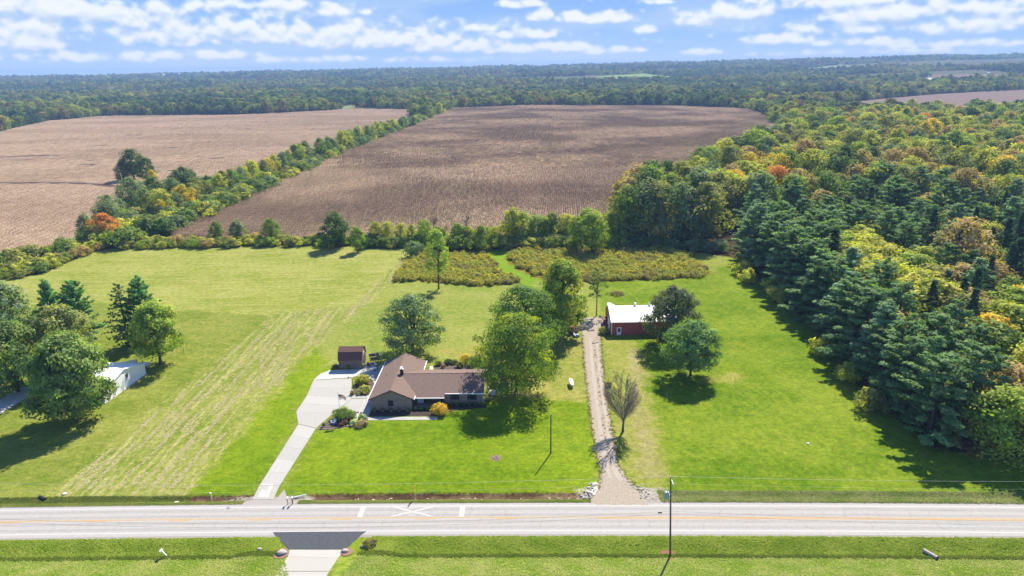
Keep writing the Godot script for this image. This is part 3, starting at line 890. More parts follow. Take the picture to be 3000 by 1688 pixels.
# pine or spruce: whorls of boughs that carry tufts of needles
func conifer(p: Dictionary) -> Array:
	var rg := RandomNumberGenerator.new()
	rg.seed = p.seed
	var h: float = p.h
	var r: float = p.r
	var lo: float = p.get("lo", 0.12)
	var point: float = p.get("point", 0.6)      # 1 pointed, 0.4 round headed
	var droop: float = p.get("droop", 0.0)
	var step: float = p.get("step", 0.9)
	var nl: float = p.get("nl", 0.42)
	var dense: float = p.get("dense", 1.0)
	var cols: Array = p.cols
	var mb := MB.new()
	var tb := MB.new()
	var bark := Color(0.085, 0.066, 0.05)
	tb.tube([Vector3(0, -0.3, 0), Vector3(0, h * 0.5, 0), Vector3(0, h * 0.98, 0)], [0.016 * h + 0.05, 0.011 * h, 0.03], 6, bark)
	var y := h * lo
	while y < h * 0.995:
		var t := (y / h - lo) / (1.0 - lo)
		var prof := pow(maxf(0.0, 1.0 - t), point) * minf(1.0, 0.55 + t * 2.5)
		var nb := int(round(lerpf(7.0, 5.0, t)))
		var a0 := rg.randf() * TAU
		for b in nb:
			var an := a0 + TAU * b / nb + rg.randf_range(-0.35, 0.35)
			var l := maxf(0.35, r * prof * rg.randf_range(0.68, 1.14))
			var rise := lerpf(0.02, 0.75, t * t) - droop * (1.0 - t * 0.6) + rg.randf_range(-0.1, 0.1)
			var d := Vector3(cos(an), rise, sin(an)).normalized()
			var s := Vector3(0, y + rg.randf_range(-0.3, 0.3) * step, 0)
			if l > 1.0:
				tb.tube([s, s + d * l * 0.9], [0.05 + 0.012 * l, 0.015], 3, bark, false)
			var base: Color = cols[rg.randi() % cols.size()]
			var tone := rg.randf_range(0.8, 1.22) * 2.3
			var side := d.cross(Vector3.UP).normalized()
			var nt := maxi(2, int(l / (nl * 1.15) * dense))
			for k in nt:
				var f := lerpf(0.28, 1.0, (k + rg.randf()) / nt)
				var spread := (1.0 - absf(f - 0.62)) * l * 0.24
				var c := s + d * l * f + side * rg.randf_range(-1.0, 1.0) * spread + Vector3(0, rg.randf_range(-0.12, 0.2) - f * f * droop * 0.3 * l, 0)
				for q in int(7 * dense):
					var up := (Vector3.UP * (0.75 - droop) + d * 0.8 + rdir(rg) * 0.9).normalized()
					var nn := (Vector3.UP * 0.6 + Vector3(d.x, 0.1, d.z) * 0.55 + rdir(rg) * 0.5).normalized()
					var v := tone * rg.randf_range(0.75, 1.3)
					var ax := (up - nn * up.dot(nn)).normalized()
					mb.leaf(c + up * nl * 0.5, ax, nn, nl * rg.randf_range(0.7, 1.2), nl * 0.34, Color(base.r * v, base.g * v, base.b * v))
		y += step * lerpf(1.0, 0.7, t)
	return [mb.mesh(), tb.mesh()]

# a soft long-needled pine: irregular tiers of boughs, each ending in plumes of needles
func soft_pine(p: Dictionary) -> Array:
	var rg := RandomNumberGenerator.new()
	rg.seed = p.seed
	var h: float = p.h
	var r: float = p.r
	var lo: float = p.get("lo", 0.1)
	var head: float = p.get("head", 0.45)
	var tier: float = p.get("tier", 1.5)
	var nl: float = p.get("nl", 0.5)
	var per: int = p.get("per", 26)
	var cols: Array = p.cols
	var mb := MB.new()
	var tb := MB.new()
	var bark := Color(0.085, 0.066, 0.05)
	tb.tube([Vector3(0, -0.3, 0), Vector3(0, h * 0.5, 0), Vector3(0, h * 0.96, 0)], [0.018 * h + 0.04, 0.012 * h, 0.03], 6, bark)
	var ph := rg.randf() * TAU
	var y := h * lo
	while y < h * 0.97:
		var t := (y / h - lo) / (1.0 - lo)
		var prof := pow(maxf(0.0, 1.0 - t), head) * minf(1.0, 0.7 + t * 2.2)
		var nb := int(round(lerpf(7.0, 4.0, t)))
		var a0 := rg.randf() * TAU
		for b in nb:
			var an := a0 + TAU * b / nb + rg.randf_range(-0.4, 0.4)
			var lob := 1.0 + 0.22 * sin(an * 2.0 + ph + t * 4.0)
			var l := maxf(0.5, r * prof * lob * rg.randf_range(0.6, 1.12))
			var rise := lerpf(0.0, 0.9, t) + rg.randf_range(-0.12, 0.16)
			var d := Vector3(cos(an), rise, sin(an)).normalized()
			var s := Vector3(0, y + rg.randf_range(-0.35, 0.35) * tier, 0)
			tb.tube([s, s + d * l * 0.85], [0.05 + 0.012 * l, 0.02], 3, bark, false)
			var base: Color = cols[rg.randi() % cols.size()]
			var tone := rg.randf_range(0.72, 1.3) * 3.3
			var side := d.cross(Vector3.UP).normalized()
			var plumes := maxi(2, int(l / 0.8))
			for k in plumes:
				var f := lerpf(0.35, 1.0, (k + 0.5) / plumes)
				var c := s + d * l * f + side * rg.randf_range(-0.5, 0.5) * l * 0.35 * (1.2 - f) + Vector3(0, rg.randf_range(0.0, 0.3), 0)
				var pr := rg.randf_range(0.5, 0.85) * minf(1.0, 0.5 + r * 0.1)
				for q in per:
					var o := rdir(rg)
					o.y = o.y * 0.55 + 0.2
					var up := (o * 0.8 + Vector3.UP * 0.55 + d * 0.5).normalized()
					var nn := (Vector3.UP * 0.5 + o * 0.5 + Vector3(d.x, 0.1, d.z) * 0.4 + rdir(rg) * 0.4).normalized()
					var ax := (up - nn * up.dot(nn)).normalized()
					var v := tone * rg.randf_range(0.75, 1.3)
					mb.leaf(c + o * pr * rg.randf_range(0.3, 1.0), ax, nn, nl * rg.randf_range(0.6, 1.1), nl * 0.3, Color(base.r * v, base.g * v, base.b * v))
		y += tier * lerpf(1.0, 0.75, t) * rg.randf_range(0.85, 1.15)
	return [mb.mesh(), tb.mesh()]

# a leafless tree: limbs that fork into fine twigs, with a few dead leaves
func bare(h: float, spread: float, seed_: int, depth: int, leaves: float, bark: Color) -> Array:
	var rg := RandomNumberGenerator.new()
	rg.seed = seed_
	var tb := MB.new()
	var mb := MB.new()
	var todo := [[Vector3(0, -0.2, 0), Vector3.UP, h * 0.24, h * 0.018, 0]]
	while todo.size() > 0:
		var w: Array = todo.pop_back()
		var s: Vector3 = w[0]
		var d: Vector3 = w[1]
		var l: float = w[2]
		var rad: float = w[3]
		var lev: int = w[4]
		var e := s + d * l
		var m := s.lerp(e, 0.5) + rdir(rg) * l * 0.06
		tb.tube([s, m, e], [rad, rad * 0.85, rad * 0.66], 5 if lev < 2 else 3, bark, false)
		if lev >= depth:
			if rg.randf() < leaves:
				for i in 5:
					var nn := (Vector3.UP + rdir(rg)).normalized()
					mb.leaf(e + rdir(rg) * 0.3, nn.cross(rdir(rg)).normalized(), nn, 0.2, 0.12, Color(0.14, 0.11, 0.05))
			continue
		for i in (3 if lev < 3 else 2 + int(rg.randf() < 0.5)):
			var nd := (d + rdir(rg) * spread * (1.0 if lev > 0 else 0.75) + Vector3.UP * 0.32).normalized()
			todo.append([s.lerp(e, rg.randf_range(0.6, 1.0)), nd, l * rg.randf_range(0.68, 0.92), maxf(0.018, rad * 0.58), lev + 1])
	return [mb.mesh(), tb.mesh()]

# the grey tree by the lane: several stems, each feathered with upswept branches and twigs
func upswept() -> Array:
	var rg := RandomNumberGenerator.new()
	rg.seed = 44
	var tb := MB.new()
	var mb := MB.new()
	var bark := Color(0.23, 0.2, 0.165)
	tb.tube([Vector3(0, -0.2, 0), Vector3(0, 1.2, 0), Vector3(0.1, 2.4, 0)], [0.32, 0.24, 0.2], 7, Color(0.13, 0.11, 0.09))
	for s in 6:
		var an := TAU * s / 6.0 + rg.randf() * 0.5
		var lean := rg.randf_range(0.16, 0.36) if s > 0 else 0.03
		var top := Vector3(cos(an) * lean, 1.0, sin(an) * lean) * rg.randf_range(9.5, 11.8)
		var foot := Vector3(0.05, rg.randf_range(1.4, 2.6), 0)
		var mid := foot.lerp(top, 0.5) + Vector3(cos(an), -0.4, sin(an)) * lean * 1.6
		tb.tube([foot, mid, top], [0.13, 0.08, 0.02], 5, bark, false)
		for i in 30:
			var f := rg.randf_range(0.08, 0.97)
			var p := foot.lerp(mid, f * 2.0) if f < 0.5 else mid.lerp(top, f * 2.0 - 1.0)
			var a2 := an + rg.randf_range(-1.6, 1.6)
			var d := Vector3(cos(a2) * 0.8, 0.8, sin(a2) * 0.8).normalized()
			var l := lerpf(4.6, 1.6, f) * rg.randf_range(0.7, 1.15)
			var e := p + d * l + Vector3(0, 0.12 * l, 0)
			tb.tube([p, p + d * l * 0.5, e], [0.045, 0.032, 0.012], 3, bark, false)
			for k in 12:
				var g := rg.randf_range(0.25, 1.0)
				var q := p.lerp(e, g)
				var d2 := (d + rdir(rg) * 0.55 + Vector3.UP * 0.2).normalized()
				tb.tube([q, q + d2 * l * rg.randf_range(0.2, 0.42)], [0.02, 0.01], 3, bark, false)
			if rg.randf() < 0.12:
				for k in 6:
					var nn := (Vector3.UP + rdir(rg)).normalized()
					mb.leaf(e + rdir(rg) * 0.35, nn.cross(rdir(rg)).normalized(), nn, 0.16, 0.1, Color(0.3, 0.22, 0.08))
	return [mb.mesh(), tb.mesh()]

func add_tree(called: String, meshes: Array, at: Vector2, y: float, scale_: Vector3, turn: float, label: String, category: String, group := "") -> Node3D:
	var t := thing(called, label, category, Vector3(at.x, y, at.y), turn, group)
	if meshes[0].get_surface_count() > 0:
		var c := obj("crown", meshes[0], leaf_material(), t)
		c.scale = scale_
	var k := obj("trunk", meshes[1], tinted(), t)
	k.scale = scale_
	return t

const GREEN := [Color(0.08, 0.115, 0.026), Color(0.066, 0.098, 0.024), Color(0.1, 0.13, 0.032)]
const DARK := [Color(0.036, 0.066, 0.02), Color(0.046, 0.078, 0.022), Color(0.055, 0.08, 0.03)]
const YELLOWGREEN := [Color(0.19, 0.195, 0.03), Color(0.16, 0.175, 0.03), Color(0.22, 0.21, 0.045)]
const OLIVE := [Color(0.12, 0.125, 0.034), Color(0.1, 0.11, 0.036), Color(0.14, 0.14, 0.05)]
const GREYGREEN := [Color(0.085, 0.115, 0.058), Color(0.075, 0.1, 0.052), Color(0.1, 0.13, 0.07)]
const RUST := [Color(0.25, 0.1, 0.024), Color(0.2, 0.085, 0.022), Color(0.27, 0.13, 0.035)]
const TAN := [Color(0.19, 0.135, 0.06), Color(0.15, 0.115, 0.052), Color(0.21, 0.165, 0.08)]
const GOLD := [Color(0.3, 0.21, 0.022), Color(0.26, 0.2, 0.02), Color(0.23, 0.2, 0.03)]
const LIME := [Color(0.12, 0.16, 0.026), Color(0.14, 0.175, 0.03), Color(0.105, 0.145, 0.026)]
const PINE := [Color(0.052, 0.088, 0.034), Color(0.062, 0.1, 0.04), Color(0.072, 0.108, 0.046)]
const SPRUCE := [Color(0.024, 0.05, 0.028), Color(0.03, 0.058, 0.034), Color(0.036, 0.064, 0.038)]
const BLUEPINE := [Color(0.07, 0.108, 0.062), Color(0.08, 0.12, 0.07), Color(0.06, 0.096, 0.052)]

# the middle-distance kinds, built once each, in two shapes per colour
func kinds_of_wood() -> void:
	var list := {"green": GREEN, "dark": DARK, "yellow": YELLOWGREEN, "olive": OLIVE, "grey": GREYGREEN, "rust": RUST, "tan": TAN, "gold": GOLD, "lime": LIME}
	var s := 100
	for k in list:
		kinds[k] = []
		for i in 3:
			s += 1
			kinds[k].append(broadleaf({"seed": s, "h": 20.0, "r": [7.4, 6.2, 8.4][i], "hb": [2.0, 3.0, 1.0][i], "n": 60, "per": 64, "ls": 0.46, "gain": 2.55, "cols": list[k], "full": [0.6, 0.75, 0.5][i], "csize": 0.3, "lop": 0.35, "limbs": 9}))
		kinds[k + " shrub"] = []
		for i in 2:
			s += 1
			kinds[k + " shrub"].append(broadleaf({"seed": s, "h": 5.0, "r": 3.3, "hb": 0.1, "n": 30, "per": 60, "ls": 0.28, "cols": list[k], "full": 0.8, "csize": 0.34, "lop": 0.4, "limbs": 8, "tr": 0.06}))
	kinds["pine"] = []
	kinds["spruce"] = []
	for i in 3:
		kinds.pine.append(soft_pine({"seed": 300 + i, "h": 22.0, "r": [6.6, 7.4, 6.0][i], "lo": [0.05, 0.12, 0.2][i], "head": [0.45, 0.36, 0.55][i], "cols": PINE if i < 2 else BLUEPINE, "nl": 0.55, "tier": 1.7, "per": 24}))
		kinds.spruce.append(conifer({"seed": 310 + i, "h": 20.0, "r": 4.6, "lo": 0.02, "point": 0.95, "droop": 0.3, "cols": SPRUCE, "nl": 0.5, "step": 0.95}))
	kinds["bare"] = [bare(12.0, 0.55, 400, 5, 0.0, Color(0.16, 0.13, 0.11)), bare(12.0, 0.45, 401, 5, 0.0, Color(0.2, 0.17, 0.145)), bare(10.0, 0.65, 402, 5, 0.05, Color(0.15, 0.125, 0.105))]

func pick(kind: String, h: float, at: Vector2, label: String, category: String, group := "", wide := 1.0) -> Node3D:
	var v: Array = kinds[kind]
	var m: Array = v[rng.randi() % v.size()]
	var own := 20.0
	if kind.ends_with("shrub"):
		own = 5.0
	elif kind == "pine":
		own = 22.0
	elif kind == "bare":
		own = 12.0
	var s := h / own
	var called: String = {"pine": "pine_tree", "spruce": "spruce_tree", "bare": "bare_tree"}.get(kind, "shrub" if kind.ends_with("shrub") else "broadleaf_tree")
	return add_tree(called, m, at, land_y(at.x, at.y) - 0.05, Vector3(s * wide * rng.randf_range(0.92, 1.1), s, s * wide * rng.randf_range(0.92, 1.1)), rng.randf() * TAU, label, category, group)

const SAY := {"green": "mid green", "dark": "dark green", "yellow": "yellow-green", "olive": "olive green", "grey": "grey-green", "rust": "rust-orange", "tan": "brown-tan", "gold": "golden yellow", "lime": "bright green"}

# trees along a line: from one end to the other, each told apart by its colour and its place in the line
func row_of(line: PackedVector2Array, gap: float, mix: Array, h0: float, h1: float, jitter: float, where: String, group: String, shrub := false, end := "the left") -> void:
	var counts := {}
	var out := []
	for i in line.size() - 1:
		var l := line[i].distance_to(line[i + 1])
		var n := maxi(1, int(l / gap))
		for j in n:
			var q := line[i].lerp(line[i + 1], (j + rng.randf_range(0.2, 0.8)) / n)
			q += Vector2(rng.randf_range(-1, 1), rng.randf_range(-1, 1)) * jitter
			out.append(q)
	for q in out:
		var k: String = mix[rng.randi() % mix.size()]
		counts[k] = counts.get(k, 0) + 1
		var c: int = counts[k]
		var what := "shrub" if shrub else "tree"
		var rank: String = ORD[c] if c < ORD.size() else "far"
		var label := "%s %s %s from %s %s" % [rank, SAY[k], what, end, where] if c < ORD.size() else "%s %s at the far end %s" % [SAY[k], what, where]
		pick(k + (" shrub" if shrub else ""), rng.randf_range(h0, h1), q, label, what, group, rng.randf_range(0.9, 1.25))

func build_trees() -> void:
	kinds_of_wood()
	# --- the trees that stand on the lawns, each of its own shape
	var hero := func(called: String, p: Dictionary, at: Vector2, label: String) -> void:
		add_tree(called, broadleaf(p), at, lawn_y(at.x, at.y), Vector3.ONE, 0.0, label, "tree")
	hero.call("maple_tree", {"seed": 1, "h": 20.5, "r": 8.6, "hb": 2.2, "n": 130, "per": 150, "ls": 0.38, "cols": [Color(0.085, 0.125, 0.035), Color(0.07, 0.108, 0.03), Color(0.115, 0.15, 0.045)], "full": 0.62, "csize": 0.24, "lop": 0.14, "limbs": 22}, Vector2(-95.82, -133.87), "large round green maple before the white outbuilding")
	hero.call("tulip_tree", {"seed": 2, "h": 17.5, "r": 6.8, "hb": 2.6, "n": 96, "per": 110, "ls": 0.36, "cols": [Color(0.13, 0.17, 0.03), Color(0.105, 0.145, 0.028), Color(0.16, 0.185, 0.036)], "full": 0.66, "csize": 0.24, "lop": 0.3, "limbs": 22, "tr": 0.36}, Vector2(-91.83, -163.69), "yellow-green tree with a forked bare trunk beside two dark pines")
	hero.call("slim_maple", {"seed": 3, "h": 21.5, "r": 4.9, "hb": 5.6, "n": 46, "per": 78, "ls": 0.3, "cols": [Color(0.135, 0.18, 0.04), Color(0.11, 0.155, 0.034), Color(0.17, 0.2, 0.05)], "full": 0.42, "csize": 0.27, "lop": 0.3, "limbs": 20, "tr": 0.3}, Vector2(-25.28, -223.93), "slender upright light green tree with a long bare trunk by the goldenrod")
	hero.call("locust_tree", {"seed": 4, "h": 17.0, "r": 8.4, "hb": 1.2, "n": 135, "per": 100, "ls": 0.28, "cols": [Color(0.105, 0.14, 0.072), Color(0.085, 0.118, 0.058), Color(0.13, 0.16, 0.088)], "full": 0.6, "csize": 0.22, "squash": 0.55, "lop": 0.15, "limbs": 34}, Vector2(-26.77, -168.42), "soft grey-green round tree behind the brick house")
	hero.call("locust_tree", {"seed": 5, "gain": 2.3, "h": 19.5, "r": 11.0, "hb": 3.0, "n": 130, "per": 100, "ls": 0.3, "cols": [Color(0.08, 0.125, 0.036), Color(0.095, 0.14, 0.042), Color(0.07, 0.11, 0.034)], "full": 0.55, "csize": 0.2, "squash": 0.5, "lop": 0.22, "limbs": 30}, Vector2(3.37, -167.23), "broad mid green feathery tree behind the yellow-topped one")
	hero.call("locust_tree", {"seed": 6, "gain": 2.1, "h": 20.0, "r": 10.2, "hb": 2.2, "n": 150, "per": 115, "ls": 0.28, "cols": [Color(0.12, 0.165, 0.026), Color(0.09, 0.14, 0.026), Color(0.1, 0.15, 0.03), Color(0.19, 0.21, 0.02)], "full": 0.62, "csize": 0.21, "squash": 0.5, "lop": 0.2, "limbs": 34, "tr": 0.36}, Vector2(0.59, -143.58), "large yellow-topped feathery tree at the right end of the brick house")
	hero.call("sweetgum_tree", {"seed": 7, "h": 22.0, "r": 7.2, "hb": 1.6, "n": 120, "per": 120, "ls": 0.36, "cols": [Color(0.13, 0.165, 0.024), Color(0.1, 0.135, 0.024), Color(0.2, 0.205, 0.03)], "full": 0.62, "csize": 0.25, "lop": 0.25, "limbs": 16}, Vector2(13.8, -179.86), "tall dense tree with pale yellow leaf tips above the parked junk trailer")
	hero.call("thin_tree", {"seed": 8, "h": 15.0, "r": 3.6, "hb": 5.5, "n": 34, "per": 36, "ls": 0.26, "cols": [Color(0.07, 0.1, 0.035), Color(0.09, 0.115, 0.042)], "full": 0.6, "csize": 0.24, "squash": 0.4, "lop": 0.4, "limbs": 26, "tr": 0.18}, Vector2(25.61, -195.35), "thin sparse tree with a curved trunk at the head of the gravel lane")
	hero.call("magnolia_tree", {"seed": 9, "h": 17.0, "r": 7.8, "hb": 1.0, "n": 120, "per": 95, "ls": 0.32, "cols": [Color(0.05, 0.068, 0.036), Color(0.062, 0.078, 0.042), Color(0.075, 0.082, 0.05)], "full": 0.6, "csize": 0.23, "lop": 0.15, "limbs": 20}, Vector2(43.1, -171.08), "dark dense round tree hiding the end of the red barn")
	# --- pines on the lawns
	var pm := broadleaf({"seed": 20, "gain": 2.9, "h": 14.6, "r": 7.2, "hb": 2.2, "n": 150, "per": 110, "ls": 0.26, "cols": [Color(0.082, 0.128, 0.048), Color(0.096, 0.142, 0.056), Color(0.07, 0.112, 0.042)], "full": 0.72, "csize": 0.2, "squash": 0.6, "lop": 0.1, "limbs": 26, "tr": 0.28})
	add_tree("pine_tree", pm, Vector2(43.15, -151.73), 0.0, Vector3.ONE, 0.0, "round-headed soft green pine alone on the right lawn", "tree")
	var pa := conifer({"seed": 21, "h": 18.5, "r": 6.2, "lo": 0.1, "point": 0.6, "cols": [Color(0.028, 0.07, 0.03), Color(0.036, 0.082, 0.036)], "nl": 0.42, "step": 1.3, "droop": 0.05, "dense": 0.9})
	add_tree("pine_tree", pa, Vector2(-106.54, -176.03), 0.0, Vector3.ONE, 0.3, "dark pine with drooping layered boughs, left of its pair behind the tulip tree", "tree")
	var pb := soft_pine({"seed": 22, "h": 18.5, "r": 6.4, "lo": 0.1, "head": 0.45, "cols": [Color(0.04, 0.095, 0.03), Color(0.05, 0.11, 0.036)], "nl": 0.44, "tier": 0.95, "per": 28})
	add_tree("pine_tree", pb, Vector2(-102.72, -178.76), 0.0, Vector3.ONE, 1.3, "brighter green pine, right of its pair behind the tulip tree", "tree")
	add_tree("pine_tree", pb, Vector2(-126.37, -176.83), 0.0, Vector3(0.9, 1.0, 0.9), 2.2, "pine tip showing behind the oak on the left edge, the nearer to the meadow", "tree")
	add_tree("pine_tree", pb, Vector2(-120.48, -177.74), 0.0, Vector3(0.95, 0.98, 0.95), 4.0, "pine showing at the right shoulder of the golden-topped oak", "tree")
	# --- the cluster at the left edge
	hero.call("oak_tree", {"seed": 11, "h": 19.0, "r": 8.2, "hb": 2.0, "n": 100, "per": 105, "ls": 0.36, "cols": [Color(0.13, 0.145, 0.05), Color(0.1, 0.12, 0.045), Color(0.17, 0.17, 0.055), Color(0.09, 0.11, 0.042)], "full": 0.6, "csize": 0.24, "lop": 0.3, "limbs": 30}, Vector2(-111.4, -157.4), "olive oak with golden top leaves in the left cluster")
	hero.call("oak_tree", {"seed": 12, "h": 20.0, "r": 8.2, "hb": 2.0, "n": 85, "per": 90, "ls": 0.38, "cols": [Color(0.085, 0.12, 0.062), Color(0.07, 0.1, 0.052), Color(0.1, 0.13, 0.07)], "full": 0.6, "csize": 0.26, "lop": 0.3}, Vector2(-138.45, -175.06), "silvery grey-green tree cut by the left edge, farthest of its cluster")
	hero.call("oak_tree", {"seed": 13, "h": 18.0, "r": 8.4, "hb": 1.4, "n": 90, "per": 90, "ls": 0.38, "cols": [Color(0.065, 0.1, 0.032), Color(0.055, 0.088, 0.028), Color(0.09, 0.12, 0.036)], "full": 0.6, "csize": 0.25, "lop": 0.3}, Vector2(-118.82, -148.77), "dark leafy tree at the left edge behind the big maple")
	# --- the leafless one by the lane
	add_tree("bare_tree", upswept(), Vector2(22.47, -125.39), 0.0, Vector3(1.0, 1.0, 1.0), 0.0, "leafless grey tree with upswept branches beside the gravel lane", "tree")
	# --- hedge behind the meadow
	row_of(PackedVector2Array([Vector2(-200.27, -251.16), Vector2(-196.25, -260.81), Vector2(-191.53, -270.53), Vector2(-185.65, -279.58)]), 4.2, ["olive", "olive", "tan", "green"], 5.0, 9.0, 1.5, "along the brown field's corner", "shrubs at the west end of the meadow", true)
	row_of(PackedVector2Array([Vector2(-196.28, -256.33), Vector2(-192.04, -266.36), Vector2(-185.35, -276.36), Vector2(-180.04, -285.85)]), 3.6, ["olive", "yellow", "green", "tan"], 3.0, 5.5, 1.5, "on the meadow's west bank", "shrubs at the west end of the meadow", true)
	pick("bare", 11.0, Vector2(-188.26, -279.74), "leafless grey tree standing out of the shrubs on the meadow's west bank", "tree")
	pick("bare", 9.0, Vector2(-189.84, -270.43), "smaller leafless tree in the shrubs nearer the left edge", "tree")
	row_of(PackedVector2Array([Vector2(-180.63, -291.38), Vector2(-167.73, -293.38), Vector2(-149.63, -292.23), Vector2(-133.77, -291.93)]), 3.4, ["olive", "olive", "tan", "yellow"], 3.0, 5.0, 1.0, "in the low hedge below the rust tree", "hedge at the back of the meadow", true)
	row_of(PackedVector2Array([Vector2(-134.07, -292.66), Vector2(-113.35, -293.48), Vector2(-98.35, -293.23)]), 4.0, ["olive", "yellow", "green"], 2.6, 4.2, 0.8, "in the low hedge left of the gap", "hedge at the back of the meadow", true)
	pick("grey", 10.5, Vector2(-121.38, -296.17), "small round grey-green tree in the meadow's back hedge, right of its pair", "tree", "", 1.1)
	pick("green", 10.0, Vector2(-130.84, -296.78), "small mid green tree in the meadow's back hedge, left of its pair", "tree", "", 1.0)
	pick("green", 11.5, Vector2(-105.94, -294.44), "lone pointed green tree in the hedge left of the gap", "tree", "", 1.0)
	pick("dark", 15.5, Vector2(-75.08, -284.73), "dark twiggy tree standing tallest in the meadow's back hedge", "tree", "", 1.45)
	row_of(PackedVector2Array([Vector2(-92.09, -292.83), Vector2(-73.64, -288.8), Vector2(-56.14, -287.69)]), 3.2, ["olive", "dark", "green"], 3.0, 5.5, 1.2, "under the dark tree of the back hedge", "hedge at the back of the meadow", true)
	pick("lime", 11.0, Vector2(-64.04, -276.06), "bright green bushy tree standing forward of the back hedge", "tree", "", 1.0)
	row_of(PackedVector2Array([Vector2(-61.93, -290.89), Vector2(-40.86, -289.53)]), 5.0, ["yellow", "yellow", "lime"], 8.5, 10.5, 1.2, "in the bright stretch of the back hedge", "bright trees in the meadow's back hedge")
	row_of(PackedVector2Array([Vector2(-64.88, -284.09), Vector2(-38.27, -282.42)]), 3.4, ["dark", "green"], 4.0, 6.0, 0.8, "at the foot of the bright stretch of hedge", "undergrowth of the back hedge", true)
	for q in [[Vector2(-60.34, -297.34), "first leafless snag from the left above the back hedge", 12.0], [Vector2(-39.83, -298.23), "second leafless snag from the left above the back hedge", 13.0], [Vector2(-34.96, -299.41), "tallest leafless snag above the back hedge", 15.5], [Vector2(-20.15, -296.93), "fourth leafless snag from the left, thin and leaning", 14.0], [Vector2(-29.23, -295.29), "short leafless snag between the taller snags", 9.0], [Vector2(23.88, -297), "leafless snag among the green trees right of the mown path", 15.0]]:
		pick("bare", q[2], q[0], q[1], "tree", "", 0.7)
	row_of(PackedVector2Array([Vector2(-37.74, -285.12), Vector2(-21.34, -282.71), Vector2(-4.37, -281.64)]), 4.0, ["green", "yellow", "lime", "lime"], 8.0, 12.0, 1.5, "in the hedge left of the mown path", "trees of the hedge behind the goldenrod")
	row_of(PackedVector2Array([Vector2(-3.57, -287.13), Vector2(22.97, -285.42), Vector2(47.34, -288.09)]), 4.8, ["green", "yellow", "lime", "yellow"], 11.0, 16.0, 2.0, "in the hedge right of the mown path", "trees of the hedge behind the goldenrod")
	row_of(PackedVector2Array([Vector2(-3.5, -278.22), Vector2(45.43, -275.82)]), 4.0, ["dark", "green", "olive"], 4.0, 6.5, 1.0, "at the foot of the hedge behind the goldenrod", "undergrowth of the hedge behind the goldenrod", true)
	pick("yellow", 16.5, Vector2(0.71, -282.68), "pale yellow-green tree at the mown path's end", "tree", "", 1.0)
	pick("lime", 17.5, Vector2(32.4, -266.38), "large drooping green tree standing forward into the goldenrod", "tree", "", 1.15)
	pick("lime", 15.0, Vector2(26.68, -270.49), "smaller drooping green tree left of the large one in the goldenrod", "tree", "", 0.9)
	pick("green", 11.5, Vector2(-12.49, -272.9), "round green tree at the left of the mown path", "tree", "", 0.9)
	pick("grey shrub", 6.5, Vector2(-39.7, -267.64), "grey-green sapling at the corner of the goldenrod", "shrub")
	thicket("hedge", "tangle of low bushes on the meadow's west bank", PackedVector2Array([Vector2(-221.51, -269.26), Vector2(-205.11, -271.32), Vector2(-185.04, -294.48), Vector2(-177.82, -287.07), Vector2(-180.48, -251.13), Vector2(-194.57, -233.5)]), 3.0, ["olive shrub", "tan shrub", "yellow shrub", "green shrub"], 2.0, 4.5)
	thicket("hedge", "low tangle along the back edge of the meadow", PackedVector2Array([Vector2(-178.18, -287.09), Vector2(-146.94, -286.51), Vector2(-95.27, -286), Vector2(-37.94, -279.7), Vector2(-39.11, -289.42), Vector2(-97.45, -296.08), Vector2(-122.52, -299.18), Vector2(-153.15, -299.7), Vector2(-184.86, -298.8)]), 3.2, ["olive shrub", "yellow shrub", "lime shrub", "yellow shrub", "tan shrub"], 2.0, 4.4)
	thicket("hedge", "dark tangle under the trees behind the goldenrod", PackedVector2Array([Vector2(-37.77, -278.36), Vector2(-6, -277.71), Vector2(45.02, -273.22), Vector2(47.34, -288.09), Vector2(2.45, -286.74), Vector2(-39.29, -290.85)]), 3.0, ["lime shrub", "green shrub", "yellow shrub", "olive shrub"], 2.5, 6.5)
	thicket("hedge", "leafy tangle filling the hedgerow between the brown fields", PackedVector2Array([Vector2(-190.46, -297.7), Vector2(-194.49, -319.68), Vector2(-201.12, -356.86), Vector2(-204.1, -413.09), Vector2(-194.97, -463.01), Vector2(-177.48, -516.8), Vector2(-174.22, -602.43), Vector2(-163.12, -747.77), Vector2(-143.19, -895.31), Vector2(-142.97, -1025.56), Vector2(-151.01, -1211.66), Vector2(-120.78, -1182.97), Vector2(-130.07, -970.88), Vector2(-146.33, -749.39), Vector2(-154, -634.85), Vector2(-153.22, -537.74), Vector2(-156.56, -460.94), Vector2(-158.13, -406.46), Vector2(-158.9, -351.66), Vector2(-160.34, -319), Vector2(-163.35, -291.69), Vector2(-178.18, -287.09)]), 4.6, ["green shrub", "grey shrub", "olive shrub", "yellow shrub", "dark shrub"], 4.0, 9.0)
	# --- the hedgerow between the brown fields
	row_of(PackedVector2Array([Vector2(-192.57, -316.27), Vector2(-193.62, -342.6), Vector2(-186.32, -356.76)]), 7.0, ["grey", "olive", "grey", "dark"], 13.0, 20.0, 3.5, "at the hedgerow's near end", "trees of the hedgerow between the brown fields")
	row_of(PackedVector2Array([Vector2(-204.52, -363.32), Vector2(-196.6, -396.97), Vector2(-188.79, -422.7)]), 8.5, ["grey", "dark", "grey", "olive"], 15.0, 21.0, 5.0, "in the hedgerow's thick middle", "trees of the hedgerow between the brown fields")
	row_of(PackedVector2Array([Vector2(-176.8, -341.37), Vector2(-176.21, -392.8), Vector2(-174.5, -451.27), Vector2(-170.37, -503.96)]), 9.5, ["grey", "green", "gold", "yellow", "olive"], 12.0, 17.0, 3.0, "along the corn side of the hedgerow", "trees of the hedgerow between the brown fields")
